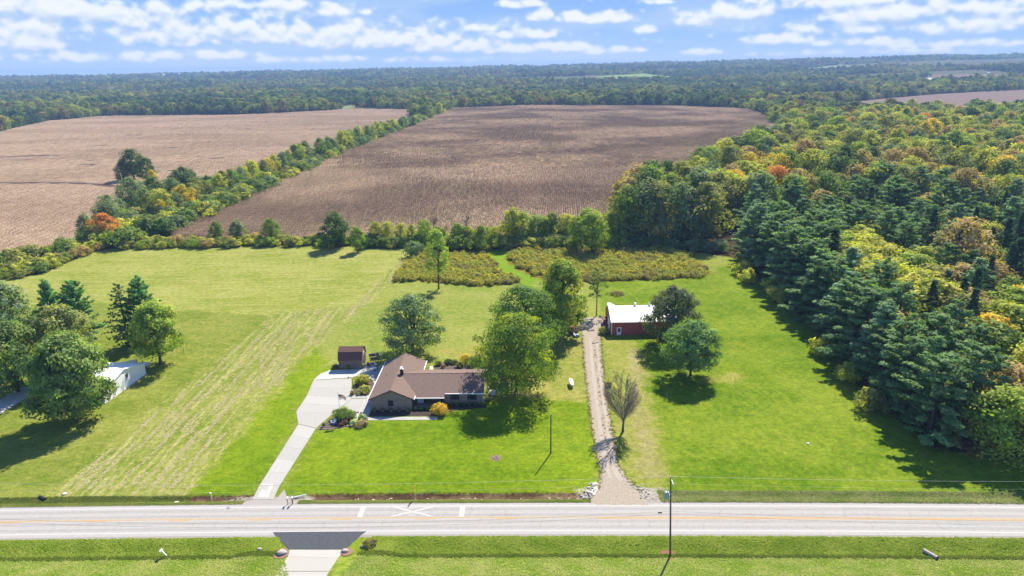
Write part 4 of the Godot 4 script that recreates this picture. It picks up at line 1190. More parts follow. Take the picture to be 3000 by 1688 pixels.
	row_of(PackedVector2Array([Vector2(-169.07, -499.92), Vector2(-165.37, -582.56), Vector2(-160.13, -661.25), Vector2(-152.46, -758.95), Vector2(-138.56, -865.4), Vector2(-128.27, -936.47)]), 15.0, ["green", "grey", "green", "yellow", "yellow"], 14.0, 20.0, 5.0, "in the far half of the hedgerow", "trees of the hedgerow between the brown fields")
	pick("rust", 14.5, Vector2(-181.53, -298.59), "rust-orange tree at the near corner of the hedgerow", "tree", "", 1.15)
	pick("grey", 13.0, Vector2(-192.77, -303.77), "grey-green tree left of the rust-orange one", "tree", "", 0.9)
	pick("gold", 12.0, Vector2(-176.8, -341.37), "golden yellow tree on the hedgerow's sunny edge", "tree", "", 0.8)
	pick("dark", 21.0, Vector2(-129.17, -1071.69), "dark green tree where the hedgerow meets the far wood", "tree", "", 1.5)
	pick("yellow", 20.0, Vector2(-117.36, -1182.13), "yellow-green tree behind the dark one at the hedgerow's far end", "tree", "", 1.2)
	pick("dark", 22.0, Vector2(-269.63, -491.41), "broad dark tree alone in the left brown field", "tree", "", 1.3)
	pick("dark", 18.0, Vector2(-253.7, -479.03), "lesser dark tree leaning on the lone one in the left field", "tree", "", 1.1)
	pick("gold", 10.0, Vector2(-246.29, -471.38), "small golden tree at the foot of the field's lone tree", "tree", "", 0.9)
	pick("dark", 14.0, Vector2(-273.36, -484.53), "low dark tree at the left of the field's lone tree", "tree", "", 1.1)
	build_right_wood()

func build_right_wood() -> void:
	# pines along the lawn edge, near to far
	var edge := PackedVector2Array([Vector2(83.02, -121.3), Vector2(84.63, -138.69), Vector2(86.24, -154.76), Vector2(87.99, -171.49), Vector2(89.97, -190.01), Vector2(90.93, -210.42), Vector2(91.73, -230.29), Vector2(91.01, -246.69), Vector2(90.67, -262.85)])
	var c := 0
	for i in edge.size() - 1:
		for j in 2:
			var q := edge[i].lerp(edge[i + 1], j * 0.5) + Vector2(rng.randf_range(-1, 1), rng.randf_range(-1, 1))
			c += 1
			pick("pine", lerpf(17.5, 22.5, c / 16.0) * rng.randf_range(0.92, 1.08), q + Vector2(0.6, 0), "tall white pine, %s from the road in the row along the lawn" % ORD[c], "tree", "pines along the right lawn", 1.5)
			if j == 0:
				pick("pine", lerpf(18.0, 23.0, c / 16.0) * rng.randf_range(0.92, 1.08), q + Vector2(10.0, -3.0), "white pine standing behind the %s pine of the lawn row" % ORD[c], "tree", "pines behind the lawn row", 1.45)
	# shrubs at their feet
	var n := 0
	for q in [Vector2(79.19, -147.54), Vector2(79.73, -163.17), Vector2(85.15, -204.74), Vector2(86.32, -214.8), Vector2(83.64, -235.63), Vector2(81.6, -225.19), Vector2(77.84, -133.26)]:
		n += 1
		pick("yellow shrub" if n != 7 else "olive shrub", 4.8 if n < 3 else 5.4, q, "yellow-leaved shrub before the pines, %s from the road" % ORD[n], "shrub", "yellow shrubs before the pines", 1.0)
	var feet := PackedVector2Array([Vector2(88.5, -117.35), Vector2(84.68, -119.4), Vector2(84.59, -132.13), Vector2(85.35, -149.07), Vector2(86.36, -171), Vector2(89.28, -206.89), Vector2(89.61, -238.33), Vector2(88.69, -258.16)])
	row_of(feet, 3.2, ["dark", "dark", "green", "olive"], 1.8, 3.6, 1.2, "at the white pines' feet", "undergrowth at the foot of the pines", true, "the road")
	# tall trees at the head of the lawn
	row_of(PackedVector2Array([Vector2(49.28, -289.41), Vector2(60.97, -287.2), Vector2(73.84, -283.54), Vector2(86.02, -278.61)]), 5.2, ["grey", "olive", "green", "grey", "grey"], 24.0, 29.0, 1.5, "in the tall stand heading the lawn", "tall stand at the head of the lawn")
	row_of(PackedVector2Array([Vector2(52.87, -311.65), Vector2(73.89, -314.36), Vector2(95.9, -312.8)]), 7.0, ["tan", "green", "olive", "grey", "tan"], 24.0, 30.0, 3.0, "behind the tall stand heading the lawn", "second rank of the tall stand")
	row_of(PackedVector2Array([Vector2(46.46, -277.08), Vector2(67.7, -271.81), Vector2(86.63, -266.82)]), 3.4, ["dark", "grey"], 3.5, 7.0, 1.0, "under the tall stand heading the lawn", "undergrowth of the tall stand", true)
	# single trees within the wood that stand out
	for q in [["yellow", 15.0, Vector2(135.12, -254.23), "bright yellow-green round tree between two ranks of pines", 1.5], ["tan", 25.0, Vector2(146.19, -213.9), "broad brown-tan dome of a tree among the right-hand pines", 1.15],
		["yellow", 15.0, Vector2(110.75, -189.07), "pale yellow-green soft tree behind the lawn pines, the middle of three", 1.5], ["yellow", 14.0, Vector2(110.14, -173.44), "pale yellow-green soft tree behind the lawn pines, the nearest of three", 1.4], ["yellow", 15.0, Vector2(112.22, -219.98), "pale yellow-green soft tree behind the lawn pines, the farthest of three", 1.4],
		["gold", 22.0, Vector2(223.95, -350.65), "orange-gold tall tree rising from the far wood", 0.9], ["lime", 14.2, Vector2(93.12, -114.75), "drooping light green tree with a bare trunk at the right edge by the road", 1.35],
		["lime", 17.0, Vector2(123.39, -152.19), "yellow-green maple cut by the right edge", 1.3], ["yellow", 16.0, Vector2(121.48, -159.49), "yellow-green maple left of the one at the right edge", 1.2], ["gold", 15.0, Vector2(135.56, -172.38), "golden-green maple behind the pair at the right edge", 1.2]]:
		pick(q[0], q[1], q[2], q[3], "tree", "", q[4])
	c = 0
	for q in [Vector2(107.57, -165.21), Vector2(116.84, -167.53), Vector2(115.99, -173.2), Vector2(125.76, -175.72), Vector2(113.79, -158.55), Vector2(137.61, -187.86), Vector2(153.4, -201.45), Vector2(169.44, -217.02)]:
		c += 1
		pick("spruce", 19.0, q, "dark narrow spruce behind the lawn pines, %s from the road" % ORD[c], "tree", "spruces behind the lawn pines", 1.25)
	# ranks of pines farther in
	c = 0
	for line in [PackedVector2Array([Vector2(97.72, -289.12), Vector2(114.73, -295.44), Vector2(134.34, -297.95)]), PackedVector2Array([Vector2(148.21, -304.95), Vector2(163.8, -299.84), Vector2(176.83, -291.23), Vector2(192.45, -282.85)]), PackedVector2Array([Vector2(183.99, -257.2), Vector2(189.59, -245.39), Vector2(189.76, -229.82)]), PackedVector2Array([Vector2(161.72, -330.32), Vector2(188.09, -328.31), Vector2(213.26, -321.78)])]:
		for i in line.size() - 1:
			var m := int(line[i].distance_to(line[i + 1]) / 10.5)
			for j in m:
				c += 1
				var q: Vector2 = line[i].lerp(line[i + 1], (j + 0.5) / m) + Vector2(rng.randf_range(-2, 2), rng.randf_range(-3, 3))
				pick("pine", rng.randf_range(20.0, 26.0), q, "dark pine, %s from the left in the ranks inside the right-hand wood" % (ORD[c] if c < ORD.size() else "far right"), "tree", "ranks of pines inside the wood", 1.35)
	# the wood close behind the lawn pines, tree by tree
	var close := PackedVector2Array([Vector2(94.86, -262.6), Vector2(97, -234.9), Vector2(94.7, -196.8), Vector2(91.19, -160.67), Vector2(89.71, -136.59), Vector2(90.96, -125.05), Vector2(95.82, -122.48), Vector2(114.39, -123.5), Vector2(161.61, -157.93), Vector2(233.45, -222.69), Vector2(324.37, -317.96), Vector2(238.99, -311.01), Vector2(211.53, -313.01), Vector2(159.83, -330.46), Vector2(112.69, -307.45)])
	var soft := PackedVector2Array([Vector2(107.49, -234.32), Vector2(124.76, -243.68), Vector2(131.11, -210.47), Vector2(115.46, -173.22), Vector2(101.66, -160.27), Vector2(99.15, -179.89)])
	var maples := PackedVector2Array([Vector2(123.21, -170.04), Vector2(148.38, -187.37), Vector2(162.79, -171.24), Vector2(114.39, -123.5), Vector2(105.25, -137.99)])
	var cb := Rect2(close[0], Vector2.ZERO)
	for p in close:
		cb = cb.expand(p)
	var cz := cb.end.y
	while cz > cb.position.y:
		var cx := cb.position.x
		while cx < cb.end.x:
			var q := Vector2(cx, cz) + Vector2(rng.randf_range(-3, 3), rng.randf_range(-3, 3))
			cx += 11.0
			if not inside(q, close) or absf(q.x) > -q.y * 0.8 + 12.0:
				continue
			var k := "pine" if rng.randf() < 0.72 else "spruce"
			var h := rng.randf_range(15.0, 22.0)
			if inside(q, soft):
				k = "yellow" if rng.randf() < 0.8 else "lime"
				h = rng.randf_range(16.0, 19.0)
			elif inside(q, maples):
				k = ["lime", "yellow", "gold", "green"][rng.randi() % 4]
				h = rng.randf_range(13.0, 17.0)
			elif rng.randf() < 0.32:
				k = ["green", "olive", "yellow", "tan"][rng.randi() % 4]
				h = rng.randf_range(12.0, 17.0)
			var deep: String = ["nearest the road", "slightly back", "half way back", "well back", "farthest back"][clampi(int((-q.y - 120.0) / 32.0), 0, 4)] + [", left side", ", middle", ", right side"][clampi(int((q.x / -q.y - 0.4) / 0.13), 0, 2)]
			var what: String = ("dark " + k) if k in ["pine", "spruce"] else (SAY[k] + " leafy tree")
			pick(k, h, q, "%s in the wood behind the lawn pines, %s" % [what, deep], "tree", "%s of the close wood, %s" % [what, deep], rng.randf_range(1.25, 1.55))
		cz -= 10.0
	thicket("undergrowth", "dark undergrowth on the floor of the wood behind the lawn pines", close, 5.5, ["dark shrub", "green shrub", "olive shrub"], 2.0, 5.0)
	# the broadleaf wood behind: the nearest stand as trees of their own, the rest as one mass
	var wood := PackedVector2Array([Vector2(55.89, -324.38), Vector2(65.75, -352.73), Vector2(93.89, -404.23), Vector2(119.56, -429.39), Vector2(161.94, -491.89), Vector2(217.95, -588.45), Vector2(285.26, -718.89), Vector2(325.32, -782.18), Vector2(464.29, -798.9), Vector2(599.33, -812.39), Vector2(737.42, -708.26), Vector2(364.72, -339.19), Vector2(250.4, -310.17), Vector2(211.53, -313.01), Vector2(159.83, -330.46), Vector2(112.69, -307.45)])
	var spots := []
	var box := Rect2(wood[0], Vector2.ZERO)
	for p in wood:
		box = box.expand(p)
	var z := box.end.y
	var row := 0
	while z > box.position.y:
		var gap := lerpf(9.5, 11.5, clampf((-z - 300.0) / 500.0, 0.0, 1.0))
		var x := box.position.x + (row % 2) * gap * 0.5
		while x < box.end.x:
			var q := Vector2(x, z) + Vector2(rng.randf_range(-0.4, 0.4), rng.randf_range(-0.4, 0.4)) * gap
			if inside(q, wood):
				spots.append(q)
			x += gap
		z -= gap * 0.9
		row += 1
	var mix := ["olive", "olive", "yellow", "green", "dark", "tan", "grey", "olive", "yellow", "grey", "green", "tan", "dark", "lime", "olive", "grey", "olive", "tan", "gold", "yellow", "grey"]
	var rest := {}
	for i in spots.size():
		var q: Vector2 = spots[i]
		var zone_n := noise_a.get_noise_2d(q.x * 0.35 + 70.0, q.y * 0.35)
		var k: String = mix[rng.randi() % mix.size()]
		if rng.randf() < 0.07:
			continue
		if rng.randf() < 0.018:
			k = "rust"
		elif zone_n > 0.22 and rng.randf() < 0.6:
			k = "yellow" if rng.randf() < 0.6 else "lime"
		elif zone_n < -0.25 and rng.randf() < 0.5:
			k = "dark" if rng.randf() < 0.5 else "tan"
		var h := rng.randf_range(13.0, 20.0) if rng.randf() < 0.55 else rng.randf_range(19.0, 28.0)
		if i < 100 and absf(q.x) < 0.78 * -q.y + 30.0:
			var part := "near" if i < 45 else ("middle" if i < 80 else "far")
			var side := "on the field side" if q.x < 150.0 else ("behind the pines" if q.x < 230.0 else "towards the right edge")
			pick(k, h, q, "%s crown in the right-hand wood, %s part, %s" % [SAY[k], part, side], "tree", "%s crowns of the right-hand wood, %s part %s" % [SAY[k], part, side], rng.randf_range(1.0, 1.25))
		else:
			if not rest.has(k):
				rest[k] = []
			var s := h / 20.0
			rest[k].append(Transform3D(Basis(Vector3.UP, rng.randf() * TAU).scaled(Vector3(s * rng.randf_range(0.8, 1.5), s * rng.randf_range(0.9, 1.1), s * rng.randf_range(0.8, 1.5))), Vector3(q.x, land_y(q.x, q.y), q.y)))
	mass("woodland", "mixed autumn wood of green, yellow and brown crowns beyond the pines", rest, "wood")

# bushes so close that nobody could count them
func thicket(called: String, label: String, poly: PackedVector2Array, gap: float, mix: Array, h0: float, h1: float) -> void:
	var where := {}
	var bx := Rect2(poly[0], Vector2.ZERO)
	for p in poly:
		bx = bx.expand(p)
	for i in int(bx.get_area() / (gap * gap)):
		var q := Vector2(rng.randf_range(bx.position.x, bx.end.x), rng.randf_range(bx.position.y, bx.end.y))
		if not inside(q, poly):
			continue
		var k: String = mix[rng.randi() % mix.size()]
		if not where.has(k):
			where[k] = []
		var h := rng.randf_range(h0, h1)
		var s := h / (5.0 if k.ends_with("shrub") else 20.0)
		where[k].append(Transform3D(Basis(Vector3.UP, rng.randf() * TAU).scaled(Vector3(s * 1.15, s, s * 1.15)), Vector3(q.x, -0.1, q.y)))
	mass(called, label, where, "undergrowth")

# one object for a wood nobody could count: its crowns are copies, one node for each colour
func mass(called: String, label: String, where: Dictionary, category: String) -> void:
	var root := Node3D.new()
	root.name = numbered(called)
	add_child(root)
	tag(root, label, category)
	root.set_meta("kind", "stuff")
	for k in where:
		var v: Array = kinds[k]
		for i in v.size():
			var mine := []
			for j in range(i, where[k].size(), v.size()):
				mine.append(where[k][j])
			if mine.is_empty():
				continue
			for part in 2:
				if v[i].size() <= part or v[i][part] == null:
					continue
				scatter("crowns" if part == 0 else "trunks", v[i][part], leaf_material() if part == 0 else tinted(), mine, [], root)

func scatter(called: String, m: Mesh, material: Material, where: Array, tint: Array, parent: Node3D) -> MultiMeshInstance3D:
	var mm := MultiMesh.new()
	mm.transform_format = MultiMesh.TRANSFORM_3D
	mm.use_colors = tint.size() > 0
	mm.mesh = m
	mm.instance_count = where.size()
	for i in where.size():
		mm.set_instance_transform(i, where[i])
	for i in tint.size():
		mm.set_instance_color(i, tint[i])
	var o := MultiMeshInstance3D.new()
	o.multimesh = mm
	o.material_override = material
	o.set_meta("kind", "stuff")
	if parent == null:
		o.name = numbered(called)
		add_child(o)
	else:
		var k := 0
		while parent.has_node(NodePath(called if k == 0 else "%s_%03d" % [called, k])):
			k += 1
		o.name = called if k == 0 else "%s_%03d" % [called, k]
		parent.add_child(o)
	return o

# ---------------------------------------------------------------- fields
# spans of the line across = c inside a polygon given in (along, across)
func spans(poly: PackedVector2Array, c: float) -> Array:
	var cuts := []
	for i in poly.size():
		var a := poly[i]
		var b := poly[(i + 1) % poly.size()]
		if (a.y <= c) != (b.y <= c):
			cuts.append(a.x + (b.x - a.x) * (c - a.y) / (b.y - a.y))
	cuts.sort()
	return cuts

func crop_chunk(length: float, width: float, rows: int, per_row: int, height: float, blade: float, seed_: int) -> ArrayMesh:
	var rg := RandomNumberGenerator.new()
	rg.seed = seed_
	var mb := MB.new()
	for r in rows:
		var x := (r + 0.5) / rows * width - width * 0.5
		for i in per_row:
			var at := Vector3(x + rg.randf_range(-0.1, 0.1), 0, (rg.randf() - 0.5) * length)
			var d := rdir(rg)
			var nn := (Vector3.UP * 0.8 + d * 0.7).normalized()
			var up := Vector3(d.z * 0.6, rg.randf_range(0.1, 1.0), -d.x * 0.6).normalized()
			var ax := (up - nn * up.dot(nn)).normalized()
			var v := rg.randf_range(0.65, 1.3) if rows < 20 else rg.randf_range(0.85, 1.15)
			var warm := rg.randf_range(0.94, 1.06)
			mb.leaf(at + Vector3(0, height * sqrt(rg.randf()) * 0.95, 0), ax, nn, blade * rg.randf_range(0.6, 1.2), blade * rg.randf_range(0.14, 0.3), Color(v * warm, v, v / warm))
	return mb.mesh()

func plant_field(called: String, label: String, poly: PackedVector2Array, turn: float, chunk: ArrayMesh, length: float, width: float, y: float, tint: Callable, near: float, far: float) -> void:
	var along := Vector2(sin(turn), -cos(turn))
	var across := Vector2(cos(turn), sin(turn))
	var q := PackedVector2Array()
	var lo := 1e9
	var hi := -1e9
	for p in poly:
		var w := Vector2(p.dot(along), p.dot(across))
		q.append(w)
		lo = minf(lo, w.y)
		hi = maxf(hi, w.y)
	var where := []
	var tints := []
	var c := lo + width * 0.5
	var b := Basis(Vector3(across.x, 0, across.y), Vector3.UP, Vector3(-along.x, 0, -along.y))
	while c < hi:
		var cuts := spans(q, c)
		for i in range(0, cuts.size() - 1, 2):
			var u: float = maxf(cuts[i], near) + length * 0.5
			var e: float = minf(cuts[i + 1], far)
			while u < e:
				var p := along * u + across * (c + rng.randf_range(-0.12, 0.12))
				var flip := 1.0 if rng.randf() < 0.5 else -1.0
				var col: Color = tint.call(p)
				if col.a > 0.5:
					where.append(Transform3D(Basis(b.x * flip, b.y * rng.randf_range(0.85, 1.15), b.z * flip), Vector3(p.x, y, p.y)))
					tints.append(col)
				u += length
		c += width
	var o := scatter(called, chunk, tinted(0.95), where, tints, null)
	tag(o, label, "crop")

func build_fields() -> void:
	var corn := PackedVector2Array([Vector2(-159.87, -309.28), Vector2(-162.77, -324.23), Vector2(-161.09, -356.88), Vector2(-160.13, -411.94), Vector2(-158.23, -466.15), Vector2(-155.12, -544.74), Vector2(-155.49, -641.26), Vector2(-147.99, -758.24), Vector2(-131.01, -978.17), Vector2(-122.07, -1162.82), Vector2(-111.46, -1359.6), Vector2(31.75, -1419.45), Vector2(312.59, -1320.44), Vector2(406.62, -1190.13), Vector2(374.62, -1025.71), Vector2(316.13, -804.8), Vector2(249.23, -665.1), Vector2(181.2, -533.24), Vector2(127.22, -458.12), Vector2(99.23, -428.27), Vector2(67.65, -363.38), Vector2(54.94, -324.45), Vector2(47.56, -289.52), Vector2(2.47, -288.15), Vector2(-50.07, -293), Vector2(-104.26, -297.99)])
	var soil := surface("corn soil", lin(104, 80, 66), lin(146, 114, 96), 26.0, 1.0, 0.3, 0.02)
	struct("corn_field", sheet_mesh(ragged(corn, 8.0, 1.5)), soil, Vector3(0, 0.02, 0))
	var patch := FastNoiseLite.new()
	patch.seed = 31
	patch.frequency = 0.0065
	patch.fractal_octaves = 4
	var corn_tint := func(p: Vector2) -> Color:
		var n := patch.get_noise_2d(p.x * 1.0 + 40.0, p.y * 1.0)
		var t := smoothstep(-0.4, 0.42, n)
		var v := rng.randf_range(0.86, 1.14)
		var q := Color(0.35, 0.25, 0.16).lerp(Color(0.63, 0.475, 0.31), t)
		var gr := smoothstep(0.1, 0.5, patch.get_noise_2d(p.x * 1.7, p.y * 2.2 + 900.0)) * 0.35
		q = q.lerp(Color(0.4, 0.34, 0.17), gr)
		return Color(q.r * v, q.g * v, q.b * v)
	plant_field("standing_corn", "rows of dry brown standing corn in the middle field, nearer half", corn, 0.072, crop_chunk(6.0, 0.9, 2, 64, 2.0, 0.34, 1), 6.0, 1.22, 0.0, corn_tint, 250.0, 520.0)
	plant_field("standing_corn", "dry brown standing corn in the middle field, farther half", corn, 0.072, crop_chunk(7.0, 4.2, 12, 22, 2.0, 0.6, 2), 6.6, 4.2, 0.0, corn_tint, 520.0, 1600.0)
	# the paler field on the left
	var left := PackedVector2Array([Vector2(-772.52, -615.29), Vector2(-683.22, -755.92), Vector2(-703.07, -966.67), Vector2(-772.07, -1176.55), Vector2(-750.05, -1302.45), Vector2(-489.05, -1272.96), Vector2(-390.66, -1330.66), Vector2(-301.86, -1427.42), Vector2(-179.98, -1338.36), Vector2(-149.83, -1076.26), Vector2(-146.11, -914.24), Vector2(-165.92, -761.06), Vector2(-176.64, -611.16), Vector2(-178.89, -521.11), Vector2(-196.36, -466.5), Vector2(-209.42, -424.54), Vector2(-216.73, -386.53), Vector2(-208, -343.65), Vector2(-191.91, -299.26), Vector2(-188.14, -283.67), Vector2(-197.89, -267.88), Vector2(-201.01, -246), Vector2(-199.1, -177.48), Vector2(-296.68, -175.77)])
	var stubble := surface("bean soil", lin(166, 138, 112), lin(196, 168, 140), 40.0, 1.0, 0.3, 0.012)
	struct("bean_field", sheet_mesh(ragged(left, 10.0, 1.5)), stubble, Vector3(0, 0.015, 0))
	# bare dark spots and the grassy waterway in it
	var spot := surface("dark spot", lin(84, 66, 58), lin(118, 92, 78), 9.0, 1.0, 0.3, 0.05)
	var rg := RandomNumberGenerator.new()
	rg.seed = 8
	var holes: Array[PackedVector2Array] = []
	for q in [[Vector2(-446.03, -654.52), 44.0, 4.5], [Vector2(-469.97, -648.44), 24.0, 3.5], [Vector2(-433.95, -623.55), 22.0, 3.0], [Vector2(-371.36, -610.33), 14.0, 3.0], [Vector2(-356.02, -582.35), 15.0, 4.0], [Vector2(-347, -571.46), 12.0, 3.0], [Vector2(-258.27, -612.97), 14.0, 4.0], [Vector2(-259.32, -538.52), 16.0, 4.5], [Vector2(-253.65, -546.8), 15.0, 3.0], [Vector2(-283.3, -621.82), 8.0, 3.0], [Vector2(-349.68, -708.65), 26.0, 3.5], [Vector2(-470.27, -868.45), 30.0, 4.0], [Vector2(-400.54, -867.29), 28.0, 4.0], [Vector2(-350.76, -933.76), 26.0, 5.0], [Vector2(-439.03, -744.35), 20.0, 4.0]]:
		var p := PackedVector2Array()
		for i in 18:
			var a := TAU * i / 18
			var k := 1.0 + 0.3 * sin(a * 3.0 + rg.randf()) * rg.randf()
			p.append(q[0] + Vector2(cos(a) * q[1] * k * 0.5, sin(a) * q[2] * k * 1.2))
		holes.append(p)
		struct("bare_patch", sheet_mesh(p), spot, Vector3(0, 0.03, 0))
	holes.append(PackedVector2Array([Vector2(-383.55, -491.9), Vector2(-335.94, -488.97), Vector2(-304.62, -484.08), Vector2(-286.54, -477.04), Vector2(-267.03, -466.65), Vector2(-255.08, -467.17), Vector2(-249.72, -456.82), Vector2(-259.61, -452.97), Vector2(-280.83, -464.66), Vector2(-300.92, -473.29), Vector2(-328.57, -477.69), Vector2(-375.08, -480.49)]))
	struct("field_ditch", sheet_mesh(ragged(PackedVector2Array([Vector2(-382.11, -489.96), Vector2(-334.69, -487.06), Vector2(-303.49, -482.2), Vector2(-285.5, -475.21), Vector2(-266.08, -464.9), Vector2(-254.17, -465.41), Vector2(-250.6, -458.51), Vector2(-260.52, -454.64), Vector2(-281.83, -466.41), Vector2(-302.01, -475.11), Vector2(-329.78, -479.54), Vector2(-376.47, -482.36)]), 5.0, 0.8)), spot, Vector3(0, 0.034, 0))
	var bean_tint := func(p: Vector2) -> Color:
		for hole in holes:
			if inside(p, hole):
				return Color(0, 0, 0, 0)
		var n := patch.get_noise_2d(p.x * 0.45 - 300.0, p.y * 1.3 + 200.0)
		var v := rng.randf_range(0.92, 1.08)
		var q := Color(0.52, 0.39, 0.262).lerp(Color(0.63, 0.485, 0.335), smoothstep(-0.35, 0.3, n))
		return Color(q.r * v, q.g * v, q.b * v)
	plant_field("ripe_beans", "low ripe tan crop covering the left field", left, 0.9, crop_chunk(9.0, 6.0, 30, 22, 0.4, 0.3, 3), 9.0, 6.2, 0.0, bean_tint, -3000.0, 3000.0)
	# goldenrod
	var weeds := [broadleaf({"seed": 501, "h": 1.7, "r": 0.9, "hb": 0.1, "n": 9, "per": 20, "ls": 0.17, "cols": [Color(0.18, 0.17, 0.04), Color(0.145, 0.15, 0.036), Color(0.23, 0.195, 0.04)], "full": 0.5, "csize": 0.5, "squash": 1.1, "limbs": 0, "tr": 0.02})[0],
		broadleaf({"seed": 502, "h": 1.5, "r": 0.9, "hb": 0.1, "n": 9, "per": 20, "ls": 0.17, "cols": [Color(0.11, 0.105, 0.04), Color(0.14, 0.115, 0.05), Color(0.1, 0.09, 0.04)], "full": 0.5, "csize": 0.5, "squash": 1.1, "limbs": 0, "tr": 0.02})[0],
		broadleaf({"seed": 503, "h": 1.6, "r": 0.9, "hb": 0.1, "n": 9, "per": 20, "ls": 0.16, "cols": [Color(0.16, 0.165, 0.04), Color(0.13, 0.145, 0.036), Color(0.19, 0.165, 0.04)], "full": 0.5, "csize": 0.5, "squash": 1.1, "limbs": 0, "tr": 0.02})[0]]
	var patches := [PackedVector2Array([Vector2(-43.13, -240.52), Vector2(-39.78, -265.81), Vector2(-34.95, -275.57), Vector2(-23.64, -268.53), Vector2(-11.53, -269.04), Vector2(-7.22, -256.81), Vector2(-3.21, -240.38), Vector2(3.24, -233.1), Vector2(1.77, -228.45), Vector2(-7.67, -226.63), Vector2(-19.17, -228.61), Vector2(-32.34, -233.54), Vector2(-40.8, -233.03)]), PackedVector2Array([Vector2(-1.32, -267.18), Vector2(4.36, -278.39), Vector2(25.88, -279.72), Vector2(45.22, -274.51), Vector2(61.38, -272.85), Vector2(71.15, -262.81), Vector2(70.79, -251.16), Vector2(71.9, -238.29), Vector2(68.17, -232.52), Vector2(58.42, -232.08), Vector2(44.06, -230.92), Vector2(26.89, -228.53), Vector2(16.05, -233.38), Vector2(8.42, -238.73), Vector2(1.44, -252.36)])]
	for pi in 2:
		var poly: PackedVector2Array = ragged(patches[pi], 2.0, 2.6)
		var box := Rect2(poly[0], Vector2.ZERO)
		for p in poly:
			box = box.expand(p)
		var sets := [[], [], []]
		for i in int(box.get_area() * 1.25):
			var p := Vector2(rng.randf_range(box.position.x, box.end.x), rng.randf_range(box.position.y, box.end.y))
			if not inside(p, poly):
				continue
			var n := noise_a.get_noise_2d(p.x * 1.1 + 500.0, p.y * 1.6)
			var k := 0 if n > 0.12 else (1 if n < -0.28 else 2)
			if rng.randf() < 0.12:
				k = rng.randi() % 3
			var s := rng.randf_range(0.45, 1.35)
			sets[k].append(Transform3D(Basis(Vector3.UP, rng.randf() * TAU).scaled(Vector3(s, s * rng.randf_range(0.7, 1.1), s)), Vector3(p.x, 0, p.y)))
		var root := Node3D.new()
		root.name = numbered("goldenrod")
		add_child(root)
		tag(root, ["ochre goldenrod patch left of the mown path", "large ochre goldenrod patch right of the mown path"][pi], "wildflowers")
		root.set_meta("kind", "stuff")
		for k in 3:
			scatter("stems", weeds[k], leaf_material(), sets[k], [], root)
	# rough grass: ditch banks, verges, hay swaths
	var tuft := MB.new()
	var tg := RandomNumberGenerator.new()
	tg.seed = 3
	for i in 9:
		var a := tg.randf() * TAU
		var nn := Vector3(cos(a) * 0.5, 1.0, sin(a) * 0.5).normalized()
		var ax := Vector3(-sin(a) * 0.5 + cos(a) * 0.3, 0.9, cos(a) * 0.5 + sin(a) * 0.3)
		ax = (ax - nn * ax.dot(nn)).normalized()
		var v := tg.randf_range(0.75, 1.25)
		tuft.leaf(Vector3(tg.randf_range(-0.1, 0.1), 0.06, tg.randf_range(-0.1, 0.1)), ax, nn, 0.13, 0.03, Color(v, v, v))
	var tm := tuft.mesh()
	var where := []
	var tints := []
	var grow := func(count: int, x0: float, x1: float, d0: float, d1: float, a: Color, b: Color, s0: float, s1: float) -> void:
		for i in count:
			var x := rng.randf_range(x0, x1)
			var d := rng.randf_range(d0, d1)
			if d > 3.0 and x > -41.0 + d * 0.5 and x < -21.5 - d * 0.35:
				continue
			if d < 0.0 and ((x > -48.0 and x < -38.0) or (x > 13.0 and x < 25.5)):
				continue
			var z := road_z(x) + d
			var n := noise_a.get_noise_2d(x * 2.6, z * 4.0) * 0.6 + rng.randf_range(-0.3, 0.3)
			where.append(Transform3D(Basis(Vector3.UP, rng.randf() * TAU).scaled(Vector3.ONE * rng.randf_range(s0, s1)), Vector3(x, lawn_y(x, z) - 0.02, z)))
			tints.append(a.lerp(b, clampf(0.5 + n, 0.0, 1.0)))
	grow.call(44000, -115.0, 115.0, 4.7, 8.6, lin(146, 182, 40), lin(198, 218, 84), 0.9, 1.8)
	grow.call(9000, -125.0, 125.0, 16.0, 34.0, lin(140, 180, 38), lin(206, 212, 110), 0.7, 1.5)
	grow.call(46000, -105.0, 105.0, 8.4, 17.0, lin(152, 194, 44), lin(222, 228, 128), 0.7, 1.5)
	grow.call(5000, -90.0, 90.0, 8.2, 8.9, lin(100, 128, 30), lin(136, 156, 50), 1.6, 2.6)
	grow.call(16000, -95.0, 13.0, -5.2, -4.4, lin(128, 156, 52), lin(176, 186, 96), 0.9, 1.8)
	grow.call(16000, 25.0, 100.0, -7.6, -4.5, lin(130, 158, 56), lin(190, 196, 120), 1.0, 2.4)
	grow.call(3000, -95.0, -58.0, -7.0, -5.4, lin(90, 116, 40), lin(140, 150, 64), 1.2, 2.4)
	# grass creeping over the edges of the gravel lane
	var rims := [PackedVector2Array([Vector2(14.83, -105.13), Vector2(16.08, -110.39), Vector2(15.96, -117.29), Vector2(16.34, -126.56), Vector2(16.91, -139.05), Vector2(18.26, -162.24), Vector2(19.7, -180.22)]), PackedVector2Array([Vector2(25.16, -180.6), Vector2(23.5, -168.58), Vector2(22.06, -151.37), Vector2(20.78, -133.32), Vector2(20.04, -120.13), Vector2(19.73, -112.96), Vector2(20.77, -108.32), Vector2(22.3, -103.97)]), PackedVector2Array([Vector2(22.36, -174.2), Vector2(20.98, -158.42), Vector2(19.35, -137.06), Vector2(18.51, -121.71), Vector2(18.11, -111.66)])]
